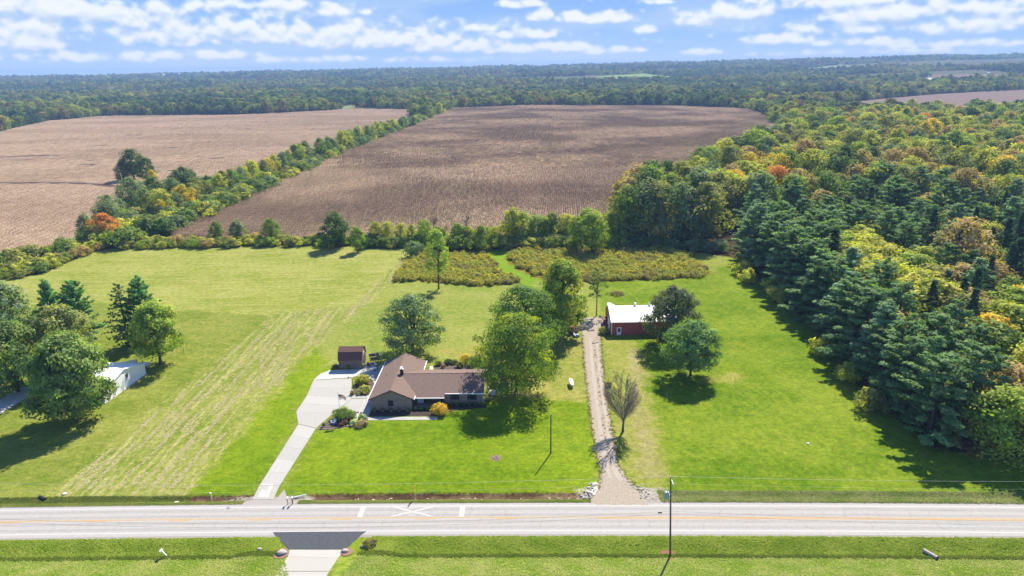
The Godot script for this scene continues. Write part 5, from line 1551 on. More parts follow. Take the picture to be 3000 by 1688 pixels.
	for ri in 3:
		for i in rims[ri].size() - 1:
			var a: Vector2 = rims[ri][i]
			var b: Vector2 = rims[ri][i + 1]
			for k in int(a.distance_to(b) * (6.0 if ri < 2 else 1.6)):
				var p := a.lerp(b, rng.randf()) + Vector2(rng.randfn(0.0, 0.28), 0)
				where.append(Transform3D(Basis(Vector3.UP, rng.randf() * TAU).scaled(Vector3.ONE * rng.randf_range(0.6, 1.6)), Vector3(p.x, 0.02, p.y)))
				tints.append(lin(140, 150, 60).lerp(lin(206, 190, 120), rng.randf()))
	var g := scatter("grass", tm, tinted(0.95), where, tints, null)
	tag(g, "rough grass on the road banks and ditches", "grass")
	# hay left in swaths on the strip
	var hay_w := []
	var hay_t := []
	var strip := PackedVector2Array([Vector2(-83.13, -107.75), Vector2(-73.11, -200.93), Vector2(-51.06, -208.16), Vector2(-46.58, -237.71), Vector2(-43.94, -263.65), Vector2(-39.69, -261.62), Vector2(-45.24, -218.42), Vector2(-55.93, -166.4), Vector2(-58.74, -107.59)])
	var hb := Rect2(strip[0], Vector2.ZERO)
	for p in strip:
		hb = hb.expand(p)
	for i in 52000:
		var lane := floorf(rng.randf_range(hb.position.x, hb.end.x) / 1.9) * 1.9
		var p := Vector2(lane + rng.randfn(0.0, 0.3), rng.randf_range(hb.position.y, hb.end.y))
		if not inside(p, strip) or noise_a.get_noise_2d(p.x * 6.0, p.y * 0.9 + lane * 31.0) < 0.02:
			continue
		hay_w.append(Transform3D(Basis(Vector3.UP, rng.randf() * TAU).scaled(Vector3(1.3, 0.6, 1.3) * rng.randf_range(0.7, 1.4)), Vector3(p.x, 0.0, p.y)))
		hay_t.append(lin(204, 200, 120).lerp(lin(246, 234, 186), rng.randf()))
	tag(scatter("hay", tm, tinted(0.95), hay_w, hay_t, null), "pale cut hay lying in swaths on the strip beside the driveway", "hay")

# ---------------------------------------------------------------- woods out to the horizon
func build_far_woods() -> void:
	var list := {"green": Color(0.07, 0.11, 0.026), "dark": Color(0.042, 0.07, 0.024), "olive": Color(0.115, 0.125, 0.036), "yellow": Color(0.16, 0.18, 0.03), "grey": Color(0.07, 0.095, 0.05), "tan": Color(0.14, 0.115, 0.052)}
	var shapes := []
	var s := 700
	for i in 4:
		s += 1
		shapes.append(broadleaf({"seed": s, "h": 17.0, "r": [8.0, 6.6, 9.4, 7.2][i], "hb": 0.5, "n": 30, "per": 26, "ls": 1.0, "cols": [Color(1, 1, 1), Color(0.85, 0.87, 0.85), Color(1.15, 1.12, 1.1)], "full": 0.75, "csize": 0.38, "squash": 0.7, "lop": 0.3, "limbs": 0, "tr": 0.3, "sides": 4, "gain": 1.0})[0])
	var open := [
		PackedVector2Array([Vector2(-772.52, -615.29), Vector2(-683.22, -755.92), Vector2(-703.07, -966.67), Vector2(-772.07, -1176.55), Vector2(-750.05, -1302.45), Vector2(-489.05, -1272.96), Vector2(-390.66, -1330.66), Vector2(-301.86, -1427.42), Vector2(-179.98, -1338.36), Vector2(-149.83, -1076.26), Vector2(-146.11, -914.24), Vector2(-165.92, -761.06), Vector2(-176.64, -611.16), Vector2(-178.89, -521.11), Vector2(-196.36, -466.5), Vector2(-209.42, -424.54), Vector2(-216.73, -386.53), Vector2(-208, -343.65), Vector2(-191.91, -299.26), Vector2(-188.14, -283.67), Vector2(-197.89, -267.88), Vector2(-201.01, -246), Vector2(-199.1, -177.48), Vector2(-296.68, -175.77)]),
		PackedVector2Array([Vector2(-159.87, -309.28), Vector2(-161.09, -356.88), Vector2(-158.23, -466.15), Vector2(-155.49, -641.26), Vector2(-131.01, -978.17), Vector2(-111.46, -1359.6), Vector2(31.75, -1419.45), Vector2(312.59, -1320.44), Vector2(406.62, -1190.13), Vector2(374.62, -1025.71), Vector2(316.13, -804.8), Vector2(181.2, -533.24), Vector2(127.22, -458.12), Vector2(67.65, -363.38), Vector2(47.56, -289.52), Vector2(-104.26, -297.99)]),
		far_fields()[0], far_fields()[1], far_fields()[2], far_fields()[3], far_fields()[4],
		PackedVector2Array([Vector2(-358.02, -1443.34), Vector2(-352.12, -1604.55), Vector2(-308.96, -1490), Vector2(-310.12, -1373.84)]),
		PackedVector2Array([Vector2(328.09, -756.99), Vector2(386.44, -761.29), Vector2(371.19, -722.05), Vector2(312.41, -710.2)]),
	]
	var boxes := []
	for p in open:
		var bx := Rect2(p[0], Vector2.ZERO)
		for q in p:
			bx = bx.expand(q)
		boxes.append(bx)
	var sets := [[], [], [], []]
	var tints := [[], [], [], []]
	var names: Array = list.keys()
	var place := func(x: float, z: float, k: float) -> void:
		var q := Vector2(x, z)
		for i in open.size():
			if boxes[i].has_point(q) and inside(q, open[i]):
				return
		var r := q.length()
		var clump := noise_a.get_noise_2d(x * 0.05 + 9.0, z * 0.05)
		var n: String = names[rng.randi() % 6]
		if clump > 0.1:
			n = ["yellow", "olive", "green", "yellow", "tan"][rng.randi() % 5]
		elif clump < -0.1:
			n = ["dark", "green", "dark", "grey"][rng.randi() % 4]
		var col: Color = list[n]
		var v := rng.randf_range(0.72, 1.35) * 1.9
		var i := rng.randi() % 4
		var hh := k * rng.randf_range(0.55, 1.15)
		sets[i].append(Transform3D(Basis(Vector3.UP, rng.randf() * TAU).scaled(Vector3(k * rng.randf_range(0.9, 1.2), hh, k * rng.randf_range(0.9, 1.2))), Vector3(x, land_y(x, z) - 0.6, z)))
		tints[i].append(Color(col.r * v, col.g * v, col.b * v))
	# nearer belt
	var z := -620.0
	while z > -2500.0:
		var gap := lerpf(12.5, 17.0, (-z - 620.0) / 1900.0)
		var half := -z * 0.86 + 60.0
		var x := -half
		while x < half:
			var px := x + rng.randf_range(-0.4, 0.4) * gap
			var pz := z + rng.randf_range(-0.4, 0.4) * gap
			if pz < -1120.0 or px < -0.5 * -pz - 60.0 or (px > 330.0 and pz < -790.0):
				place.call(px, pz, rng.randf_range(0.8, 1.45))
			x += gap
		z -= gap * 0.9
	while z > -6300.0:
		var gap := lerpf(17.0, 42.0, (-z - 2500.0) / 3800.0)
		var half := -z * 0.82 + 60.0
		var x := -half
		while x < half:
			if noise_a.get_noise_2d(x * 0.014, z * 0.035) > -0.3:
				place.call(x + rng.randf_range(-0.45, 0.45) * gap, z + rng.randf_range(-0.45, 0.45) * gap, lerpf(1.15, 1.9, (-z - 2500.0) / 3800.0))
			x += gap
		z -= gap * 1.0
	# the belt on the right between the near wood and the far field
	for q in [[PackedVector2Array([Vector2(326.22, -824.99), Vector2(327.4, -781.81), Vector2(574.65, -778.04), Vector2(698.07, -754.72), Vector2(842.35, -915.22), Vector2(681.12, -937.29), Vector2(517.34, -992), Vector2(475.74, -1037.19), Vector2(456.35, -1188.22)]), 300]]:
		var poly: PackedVector2Array = q[0]
		var bx := Rect2(poly[0], Vector2.ZERO)
		for p in poly:
			bx = bx.expand(p)
		for i in 2600:
			var p := Vector2(rng.randf_range(bx.position.x, bx.end.x), rng.randf_range(bx.position.y, bx.end.y))
			if inside(p, poly):
				place.call(p.x, p.y, rng.randf_range(0.75, 1.15))
	var root := Node3D.new()
	root.name = "forest"
	add_child(root)
	tag(root, "green and blue-green forest reaching to the horizon behind the fields", "forest")
	root.set_meta("kind", "stuff")
	for i in 4:
		scatter("crowns", shapes[i], leaf_material(), sets[i], tints[i], root)

func far_fields() -> Array:
	return [
		PackedVector2Array([Vector2(490.71, -1227.75), Vector2(596.52, -1305.7), Vector2(744.95, -1437.61), Vector2(947.76, -1589.57), Vector2(1235.5, -1697.54), Vector2(1543.53, -1695.25), Vector2(854.11, -928.31), Vector2(697.79, -949.37), Vector2(625.52, -950.21), Vector2(566.99, -980.27), Vector2(499.57, -1013.48), Vector2(458.11, -1079.55)]),
		PackedVector2Array([Vector2(581.22, -1667.76), Vector2(662.07, -1635.47), Vector2(851.81, -1850.2), Vector2(914.86, -1851.68), Vector2(755.6, -1491.35), Vector2(561.94, -1347.07), Vector2(477.06, -1343.33)]),
		PackedVector2Array([Vector2(1369.37, -2421.29), Vector2(1529.94, -2566.8), Vector2(1838.83, -2537), Vector2(1524.02, -2098.98), Vector2(1208.47, -2023.02), Vector2(1126.85, -1988.75)]),
		PackedVector2Array([Vector2(1668.9, -4040.59), Vector2(3235.83, -4480.76), Vector2(4170.65, -4617.8), Vector2(2961.4, -3272.57), Vector2(2263.84, -3128.35), Vector2(1829.31, -3117.38), Vector2(1360.59, -3246.27)]),
		PackedVector2Array([Vector2(182.95, -2963.83), Vector2(513.27, -3276.59), Vector2(742.8, -3018.16), Vector2(947.59, -3025.97), Vector2(835.42, -2665.46), Vector2(593.86, -2524.84), Vector2(285.48, -2546.73), Vector2(161.57, -2617.03)]),
	]

func build_distance() -> void:
	var soil := surface("far soil", lin(120, 100, 92), lin(160, 134, 122), 60.0, 1.0, 0.2, 0.02)
	var green := surface("far meadow", lin(120, 166, 60), lin(160, 190, 96), 80.0, 1.0, 0.2, 0.02)
	var pale := surface("far pale field", lin(130, 150, 96), lin(160, 170, 120), 80.0, 1.0, 0.2, 0.02)
	var ff := far_fields()
	var names := ["far_field", "far_field", "far_field", "pale_field", "far_meadow"]
	for i in 5:
		var mb := MB.new()
		var dense := ragged(ff[i], 60.0, 3.0)
		var t := Geometry2D.triangulate_polygon(dense)
		for k in range(0, t.size(), 3):
			var p := []
			for j in 3:
				var q := dense[t[k + j]]
				p.append(Vector3(q.x, land_y(q.x, q.y) + (2.0 if i > 2 else 0.6), q.y))
			if ((p[1] - p[0]) as Vector3).cross(p[2] - p[0]).y < 0.0:
				mb.tri(p[0], p[2], p[1])
			else:
				mb.tri(p[0], p[1], p[2])
		struct(names[i], mb.mesh(), [soil, soil, soil, pale, green][i])
	# hay stubble by the wood and a glade
	struct("glade", sheet_mesh(PackedVector2Array([Vector2(-358.02, -1443.34), Vector2(-352.12, -1604.55), Vector2(-308.96, -1490), Vector2(-310.12, -1373.84)])), pale, Vector3(0, 0.05, 0))
	struct("glade", sheet_mesh(PackedVector2Array([Vector2(328.09, -756.99), Vector2(386.44, -761.29), Vector2(371.19, -722.05), Vector2(312.41, -710.2)])), green, Vector3(0, 0.05, 0))
	# farm buildings, small and far
	var white := flat(0.8, 0.8, 0.8, 0.6)
	var grey := flat(0.35, 0.38, 0.42, 0.6)
	var barn := func(at: Vector2, w: float, d: float, h: float, turn: float, roof: Material, wall: Material, label: String) -> void:
		var t := thing("farm_building", label, "building", Vector3(at.x, land_y(at.x, at.y), at.y), turn)
		var mb := MB.new()
		mb.box(Vector3(0, h * 0.5, 0), Vector3(w, h, d))
		for s in [-1.0, 1.0]:
			var x: float = w * 0.5 * s
			if s > 0.0:
				mb.tri(Vector3(x, h, d * 0.5), Vector3(x, h, -d * 0.5), Vector3(x, h + d * 0.28, 0))
			else:
				mb.tri(Vector3(x, h, -d * 0.5), Vector3(x, h, d * 0.5), Vector3(x, h + d * 0.28, 0))
		obj("wall", mb.mesh(), wall, t)
		var rb := MB.new()
		for s in [-1.0, 1.0]:
			var mid := Vector3(0, h + d * 0.14 + 0.1, d * 0.27 * s)
			rb.box(mid, Vector3(w + 1.0, 0.2, d * 0.6), Basis(Vector3.RIGHT, s * atan(0.56)))
		obj("roof", rb.mesh(), roof, t)
		var db := MB.new()
		db.box(Vector3(w * 0.2, h * 0.4, d * 0.5 + 0.05), Vector3(w * 0.2, h * 0.8, 0.1))
		obj("door", db.mesh(), grey, t)
	barn.call(Vector2(1079.48, -2139.52), 34.0, 12.0, 4.0, 0.1, white, white, "long white farm shed among trees beyond the far right field")
	barn.call(Vector2(1293.08, -2197.37), 20.0, 14.0, 6.0, -0.5, grey, flat(0.45, 0.5, 0.58), "blue-grey gabled farmhouse beyond the far right field")
	barn.call(Vector2(1719.87, -2560.88), 12.0, 9.0, 4.0, 0.2, flat(0.4, 0.4, 0.42), white, "small white farmhouse left of the white-roofed barn, far right")
	barn.call(Vector2(1851.59, -2690.85), 30.0, 14.0, 5.0, 0.0, white, grey, "white-roofed barn among trees at the far right")
	barn.call(Vector2(1594.55, -2205.71), 12.0, 8.0, 3.0, 0.2, white, white, "white shed cut by the right edge beyond the far field")
	barn.call(Vector2(201.38, -2761.77), 24.0, 12.0, 3.5, 0.0, white, white, "low white building at the left end of the far green meadow")
	barn.call(Vector2(412.33, -733.06), 10.0, 7.0, 3.0, 0.3, white, white, "white-roofed shed in the glade of the right-hand wood")
	for q in [[Vector2(-13768.44, -27786.39), 50.0, "leftmost pale block of the distant town on the left horizon"], [Vector2(-15723.52, -32426.15), 36.0, "middle pale block of the distant town on the left horizon"], [Vector2(-10900.34, -23494.29), 46.0, "right-hand pale block of the distant town on the left horizon"], [Vector2(25992.81, -42626.58), 60.0, "pale building on the far right ridge, left of its fellows"], [Vector2(-51371.87, 75579.91), 54.0, "pale building on the far right ridge near the frame's edge"], [Vector2(23705.75, -48332.47), 40.0, "pale building on the ridge above the pale field"]]:
		var r: float = (q[0] as Vector2).length()
		var at: Vector2 = q[0] * minf(1.0, 5200.0 / r)
		var t := thing("distant_building", q[2], "building", Vector3(at.x, land_y(at.x, at.y) + 14.0, at.y))
		var mb := MB.new()
		mb.box(Vector3(0, 4.0, 0), Vector3(q[1], 20.0, 24.0))
		obj("wall", mb.mesh(), white, t)
		var rb := MB.new()
		rb.box(Vector3(0, 14.3, 0), Vector3(q[1] + 2.0, 0.6, 26.0))
		obj("roof", rb.mesh(), flat(0.6, 0.6, 0.62), t)

# ---------------------------------------------------------------- buildings
func brick_material(called: String, a: Array, b: Array, mortar: Array) -> StandardMaterial3D:
	var w := 256
	var im := Image.create(w, w, false, Image.FORMAT_RGB8)
	var rg := RandomNumberGenerator.new()
	rg.seed = hash(called)
	var lay := lin(mortar[0], mortar[1], mortar[2]).linear_to_srgb()
	im.fill(lay)
	for r in 16:
		for k in 8:
			var t := rg.randf()
			var q := lin(a[0], a[1], a[2]).lerp(lin(b[0], b[1], b[2]), t)
			var v := rg.randf_range(0.75, 1.2)
			q = Color(q.r * v, q.g * v, q.b * v).linear_to_srgb()
			var x := k * 32 + (16 if r % 2 else 0)
			im.fill_rect(Rect2i(x % w, r * 16 + 1, mini(30, w - x % w), 13), q)
			if x % w + 30 > w:
				im.fill_rect(Rect2i(0, r * 16 + 1, (x % w) + 30 - w, 13), q)
	var m := StandardMaterial3D.new()
	m.albedo_texture = ImageTexture.create_from_image(im)
	m.roughness = 0.95
	m.metallic_specular = 0.2
	m.uv1_triplanar = true
	m.uv1_scale = Vector3.ONE / 1.75
	return m

func shingles(called: String, a: Color, b: Color) -> StandardMaterial3D:
	var w := 256
	var im := Image.create(w, w, false, Image.FORMAT_RGB8)
	var rg := RandomNumberGenerator.new()
	rg.seed = hash(called)
	for r in 16:
		var x := -rg.randi() % 12
		while x < w:
			var l := rg.randi_range(7, 16)
			var q := a.lerp(b, rg.randf())
			im.fill_rect(Rect2i(maxi(x, 0), r * 16, l, 16), q.linear_to_srgb())
			x += l
		im.fill_rect(Rect2i(0, r * 16 + 14, w, 2), (a * 0.8).linear_to_srgb())
	var m := StandardMaterial3D.new()
	m.albedo_texture = ImageTexture.create_from_image(im)
	m.roughness = 0.95
	m.metallic_specular = 0.2
	m.uv1_scale = Vector3(0.42, 0.42, 0.42)
	return m

# a window set proud of a wall that faces +z: frame bars, a dark pane, a sill
func window(t: Node3D, at: Vector3, w: float, h: float, frame: Material, turn := 0.0, bars := 1) -> void:
	var b := Basis(Vector3.UP, turn)
	var o := obj("window", null, null, t, at)
	var mb := MB.new()
	for s in [-1.0, 1.0]:
		mb.box(b * Vector3((w * 0.5 + 0.04) * s, 0, 0.03), Vector3(0.08, h + 0.16, 0.08), b)
		mb.box(b * Vector3(0, (h * 0.5 + 0.04) * s, 0.03), Vector3(w, 0.08, 0.08), b)
	for i in bars:
		mb.box(b * Vector3(0, 0, 0.035), Vector3(w, 0.05, 0.05), b)
	o.mesh = mb.mesh()
	o.material_override = frame
	var g := MB.new()
	g.box(b * Vector3(0, 0, 0.012), Vector3(w, h, 0.024), b)
	obj("pane", g.mesh(), flat(0.02, 0.025, 0.03, 0.15), o)
	var s2 := MB.new()
	s2.box(b * Vector3(0, -h * 0.5 - 0.12, 0.06), Vector3(w + 0.3, 0.06, 0.16), b)
	obj("sill", s2.mesh(), flat(0.3, 0.26, 0.22), o)

# one slope of a roof: corners eave a, eave b, ridge b, ridge a, with thickness
func slope(t: Node3D, called: String, a: Vector3, b: Vector3, c: Vector3, d: Vector3, m: Material, thick := 0.14) -> MeshInstance3D:
	var mb := MB.new()
	var dn := Vector3(0, -thick, 0)
	mb.quad(a, b, c, d)
	mb.quad(d + dn, c + dn, b + dn, a + dn)
	mb.quad(a + dn, b + dn, b, a)
	mb.quad(b + dn, c + dn, c, b)
	mb.quad(c + dn, d + dn, d, c)
	mb.quad(d + dn, a + dn, a, d)
	return obj(called, mb.mesh(), m, t)

func bar(t: Node3D, called: String, a: Vector3, b: Vector3, w: float, h: float, m: Material) -> MeshInstance3D:
	var d := b - a
	var z := d.normalized()
	var x := Vector3.UP.cross(z)
	x = Vector3.RIGHT if x.length() < 0.01 else x.normalized()
	var mb := MB.new()
	mb.box(Vector3.ZERO, Vector3(w, h, d.length()), Basis(x, z.cross(x), z))
	return obj(called, mb.mesh(), m, t, (a + b) * 0.5)

func build_house() -> void:
	var t := thing("ranch_house", "long brick ranch house with a brown shingle roof", "house", Vector3(-22.1, 0, -139.0), deg_to_rad(-1.2))
	var brick := brick_material("house brick", [236, 204, 178], [168, 142, 128], [232, 218, 200])
	var roof := shingles("roof", Color(0.13, 0.093, 0.08), Color(0.195, 0.145, 0.125))
	var white := flat(0.82, 0.82, 0.82, 0.5)
	var dark := flat(0.03, 0.034, 0.036, 0.6)
	# the wing: gable wall to the road
	var w := MB.new()
	var x0 := -9.5
	var x1 := -0.55
	var mid := -4.95
	var pk := 4.72
	w.quad(Vector3(x0, 0, 2.5), Vector3(x1, 0, 2.5), Vector3(x1, 2.75, 2.5), Vector3(x0, 2.75, 2.5))
	w.tri(Vector3(x0, 2.75, 2.5), Vector3(x1, 2.75, 2.5), Vector3(mid, pk, 2.5))
	w.quad(Vector3(x1, 0, -17.6), Vector3(x0, 0, -17.6), Vector3(x0, 2.75, -17.6), Vector3(x1, 2.75, -17.6))
	w.tri(Vector3(x1, 2.75, -17.6), Vector3(x0, 2.75, -17.6), Vector3(mid, pk, -17.6))
	w.quad(Vector3(x0, 0, -17.6), Vector3(x0, 0, 2.5), Vector3(x0, 2.75, 2.5), Vector3(x0, 2.75, -17.6))
	w.quad(Vector3(x1, 0, 2.5), Vector3(x1, 0, -17.6), Vector3(x1, 2.75, -17.6), Vector3(x1, 2.75, 2.5))
	obj("wing_wall", w.mesh(), brick, t)
	var e0 := x0 - 0.62
	var e1 := x1 + 0.66
	var ey := 2.7
	var ry := 4.98
	slope(t, "wing_roof", Vector3(e0, ey, -18.0), Vector3(e0, ey, 2.85), Vector3(mid, ry, 2.85), Vector3(mid, ry, -18.0), roof)
	slope(t, "wing_roof", Vector3(e1, ey, 2.85), Vector3(e1, ey, -18.0), Vector3(mid, ry, -18.0), Vector3(mid, ry, 2.85), roof)
	bar(t, "ridge_cap", Vector3(mid, ry + 0.01, 2.87), Vector3(mid, ry + 0.01, -18.02), 0.24, 0.05, roof)
	bar(t, "gutter", Vector3(e0 - 0.06, ey - 0.06, 2.87), Vector3(e0 - 0.06, ey - 0.06, -18.02), 0.16, 0.18, white)
	bar(t, "gutter", Vector3(e1 + 0.06, ey - 0.06, 2.87), Vector3(e1 + 0.06, ey - 0.06, 1.2), 0.16, 0.18, white)
	bar(t, "gutter", Vector3(e1 + 0.06, ey - 0.06, -12.8), Vector3(e1 + 0.06, ey - 0.06, -18.02), 0.16, 0.18, white)
	for s in [[e0, mid], [e1, mid]]:
		bar(t, "rake_board", Vector3(s[0], ey - 0.16, 2.83), Vector3(s[1], ry - 0.16, 2.83), 0.05, 0.16, flat(0.12, 0.075, 0.06))
	# main block
	var mw := MB.new()
	var xr := 15.1
	mw.quad(Vector3(6.4, 0, -0.3), Vector3(xr, 0, -0.3), Vector3(xr, 2.75, -0.3), Vector3(6.4, 2.75, -0.3))
	mw.quad(Vector3(6.4, 0, -1.7), Vector3(6.4, 0, -0.3), Vector3(6.4, 2.75, -0.3), Vector3(6.4, 2.75, -1.7))
	mw.quad(Vector3(x1, 0, -1.7), Vector3(6.4, 0, -1.7), Vector3(6.4, 2.9, -1.7), Vector3(x1, 2.9, -1.7))
	mw.quad(Vector3(xr, 0, -0.3), Vector3(xr, 0, -12.3), Vector3(xr, 2.75, -12.3), Vector3(xr, 2.75, -0.3))
	mw.tri(Vector3(xr, 2.75, -0.3), Vector3(xr, 2.75, -12.3), Vector3(xr, 4.6, -6.3))
	mw.quad(Vector3(xr, 0, -12.3), Vector3(x1, 0, -12.3), Vector3(x1, 2.75, -12.3), Vector3(xr, 2.75, -12.3))
	obj("main_wall", mw.mesh(), brick, t)
	var ridge := 4.72
	slope(t, "main_roof", Vector3(-4.2, 2.72, 0.12), Vector3(xr + 0.3, 2.72, 0.12), Vector3(xr + 0.3, ridge, -6.3), Vector3(-4.2, ridge, -6.3), roof)
	slope(t, "main_roof", Vector3(xr + 0.3, 2.72, -12.72), Vector3(-4.2, 2.72, -12.72), Vector3(-4.2, ridge, -6.3), Vector3(xr + 0.3, ridge, -6.3), roof)
	bar(t, "ridge_cap", Vector3(-3.9, ridge + 0.01, -6.3), Vector3(xr + 0.32, ridge + 0.01, -6.3), 0.24, 0.05, roof)
	slope(t, "porch_roof", Vector3(0.1, 2.32, 1.42), Vector3(6.65, 2.32, 1.42), Vector3(6.65, 2.735, 0.1), Vector3(0.1, 2.735, 0.1), roof, 0.12)
	bar(t, "gutter", Vector3(0.3, 2.25, 1.5), Vector3(6.67, 2.25, 1.5), 0.16, 0.16, white)
	bar(t, "gutter", Vector3(6.72, 2.64, 0.2), Vector3(xr + 0.3, 2.64, 0.2), 0.16, 0.18, white)
	bar(t, "rake_board", Vector3(xr + 0.33, 2.62, 0.12), Vector3(xr + 0.33, ridge - 0.1, -6.3), 0.05, 0.18, white)
	bar(t, "rake_board", Vector3(xr + 0.33, 2.62, -12.72), Vector3(xr + 0.33, ridge - 0.1, -6.3), 0.05, 0.18, white)
	bar(t, "downspout", Vector3(xr + 0.12, 0.1, -0.12), Vector3(xr + 0.12, 2.6, -0.12), 0.1, 0.1, white)
	# porch
	var pf := MB.new()
	pf.box(Vector3(2.95, 0.09, -0.05), Vector3(6.9, 0.18, 3.2))
	obj("porch_floor", pf.mesh(), surface("porch concrete", lin(170, 166, 160), lin(200, 196, 190), 3.0), t)
	bar(t, "porch_post", Vector3(3.3, 0.18, 1.3), Vector3(3.3, 2.25, 1.3), 0.14, 0.14, dark)
	bar(t, "porch_post", Vector3(6.45, 0.18, 1.3), Vector3(6.45, 2.25, 1.3), 0.14, 0.14, dark)
	var dr := MB.new()
	dr.box(Vector3(5.6, 1.2, -1.66), Vector3(0.95, 2.05, 0.07))
	var door := obj("door", dr.mesh(), flat(0.06, 0.03, 0.025, 0.5), t)
	var hb := MB.new()
	hb.blob(Vector3(5.25, 1.15, -1.58), Vector3(0.05, 0.05, 0.05), 0.0, 1)
	obj("handle", hb.mesh(), flat(0.5, 0.4, 0.2, 0.3, 0.8), door)
	window(t, Vector3(2.9, 1.55, -1.7), 1.9, 1.2, white)
	window(t, Vector3(-5.2, 1.62, 2.5), 1.15, 1.35, flat(0.2, 0.17, 0.15))
	for x in [8.8, 12.7]:
		window(t, Vector3(x, 1.62, -0.3), 1.0, 1.25, flat(0.1, 0.1, 0.1))
		for s in [-1.0, 1.0]:
			var sb := MB.new()
			sb.box(Vector3(x + 0.82 * s, 1.62, -0.27), Vector3(0.42, 1.4, 0.06))
			obj("shutter", sb.mesh(), dark, t)
	# garage doors to the drive
	for z in [-2.0, -6.2]:
		var gd := MB.new()
		for k in 4:
			gd.box(Vector3(x0 - 0.03, 0.3 + k * 0.55, z), Vector3(0.08, 0.53, 2.9))
		obj("garage_door", gd.mesh(), white, t)
	window(t, Vector3(x0, 1.6, -12.0), 1.1, 1.1, white, -PI / 2)
	window(t, Vector3(xr, 1.6, -6.0), 1.1, 1.1, white, PI / 2)
	# chimney and the vents on the roof
	var ch := MB.new()
	ch.box(Vector3(-3.95, 5.0, -6.1), Vector3(0.7, 1.9, 0.62))
	var chim := obj("chimney", ch.mesh(), brick_material("chimney brick", [120, 62, 52], [86, 46, 42], [120, 108, 100]), t)
	var cc := MB.new()
	cc.box(Vector3(-3.95, 6.0, -6.1), Vector3(0.82, 0.1, 0.74))
	cc.tube([Vector3(-3.95, 6.05, -6.1), Vector3(-3.95, 6.4, -6.1)], [0.13, 0.13], 8)
	cc.box(Vector3(-3.95, 6.45, -6.1), Vector3(0.5, 0.06, 0.5))
	obj("cap", cc.mesh(), flat(0.7, 0.72, 0.72, 0.4, 0.3), chim)
	var vp := MB.new()
	vp.tube([Vector3(-7.9, 3.6, -7.5), Vector3(-7.9, 4.15, -7.5)], [0.06, 0.06], 6)
	obj("vent_pipe", vp.mesh(), flat(0.12, 0.08, 0.07), t)
	# on the porch and along the front
	var bench := thing("porch_glider", "pale cushioned glider seat in the shade of the porch", "bench", to_front(t, Vector3(1.1, 0.18, 0.2)), t.rotation.y + 0.15)
	var cush := flat(0.5, 0.58, 0.62)
	var bm := MB.new()
	bm.box(Vector3(0, 0.45, 0), Vector3(1.5, 0.14, 0.6))
	obj("seat", bm.mesh(), cush, bench)
	bm = MB.new()
	bm.box(Vector3(0, 0.8, -0.32), Vector3(1.5, 0.6, 0.14), Basis(Vector3.RIGHT, -0.2))
	obj("backrest", bm.mesh(), cush, bench)
	for s in [-1.0, 1.0]:
		bar(bench, "leg", Vector3(0.7 * s, 0, -0.25), Vector3(0.7 * s, 0.6, -0.25), 0.06, 0.06, dark)
		bar(bench, "leg", Vector3(0.7 * s, 0, 0.25), Vector3(0.7 * s, 0.6, 0.25), 0.06, 0.06, dark)
		bar(bench, "armrest", Vector3(0.74 * s, 0.64, -0.3), Vector3(0.74 * s, 0.64, 0.3), 0.08, 0.05, dark)
	var pots := ["nearest the driveway", "second from the driveway", "below the garage window", "second from the porch", "nearest the porch"]
	for i in 5:
		var at := to_front(t, Vector3(-8.75 + i * 1.85, 0, 3.35))
		var p := thing("planter", "small terracotta pot before the brick gable, %s" % pots[i], "planter", at, 0.0, "pots along the gable wall")
		var pb := MB.new()
		pb.tube([Vector3(0, 0, 0), Vector3(0, 0.36, 0), Vector3(0, 0.42, 0)], [0.17, 0.25, 0.28], 10)
		obj("pot", pb.mesh(), flat(0.4, 0.25, 0.2), p)
		obj("plant", leafy(900 + i, 0.34, 0.42, DARK), leaf_material(), p, Vector3(0, 0.36, 0))
	struct("mulch_bed", sheet_mesh(ragged(PackedVector2Array([Vector2(-31.7, -136.4), Vector2(-22.5, -136.3), Vector2(-22.4, -137.3), Vector2(-15.4, -137.4), Vector2(-15.4, -138.9), Vector2(-6.2, -138.8), Vector2(-6.2, -136.9), Vector2(-13.0, -135.9), Vector2(-16.7, -133.45), Vector2(-20.0, -133.5), Vector2(-31.7, -133.8)]), 0.8, 0.12)), surface("mulch", lin(70, 60, 54), lin(112, 98, 88), 2.0, 1.0, 0.5, 0.1), Vector3(0, 0.028, 0))
	for i in 12:
		var x := -21.8 + i * 1.32
		var zz := -136.3 if x < -15.5 else -137.9
		shrub("low dark shrub in the shade before the house, %s from the gable" % ORD[i + 1], Vector2(x, zz), 0.55, 0.85, DARK, 940 + i, "shrubs before the house")

func to_front(t: Node3D, p: Vector3) -> Vector3:
	return t.position + t.basis * p

func leafy(seed_: int, r: float, h: float, cols: Array, per := 42, n := 12, ls := 0.09) -> ArrayMesh:
	return broadleaf({"seed": seed_, "h": h, "r": r, "hb": 0.02, "n": n, "per": per, "ls": ls, "cols": cols, "full": 0.7, "csize": 0.42, "lop": 0.2, "limbs": 0, "tr": 0.02})[0]

func shrub(label: String, at: Vector2, r: float, h: float, cols: Array, seed_: int, group := "", ls := 0.11) -> Node3D:
	var dense := clampf(r / 0.8, 0.7, 2.4)
	var m := broadleaf({"seed": seed_, "h": h, "r": r, "hb": 0.05, "n": int(22 * dense), "per": 60, "ls": ls, "cols": cols, "full": 0.75, "csize": 0.34, "lop": 0.14, "limbs": 8, "tr": 0.04})
	return add_tree("shrub", m, at, 0.03, Vector3.ONE, 0.0, label, "shrub", group)

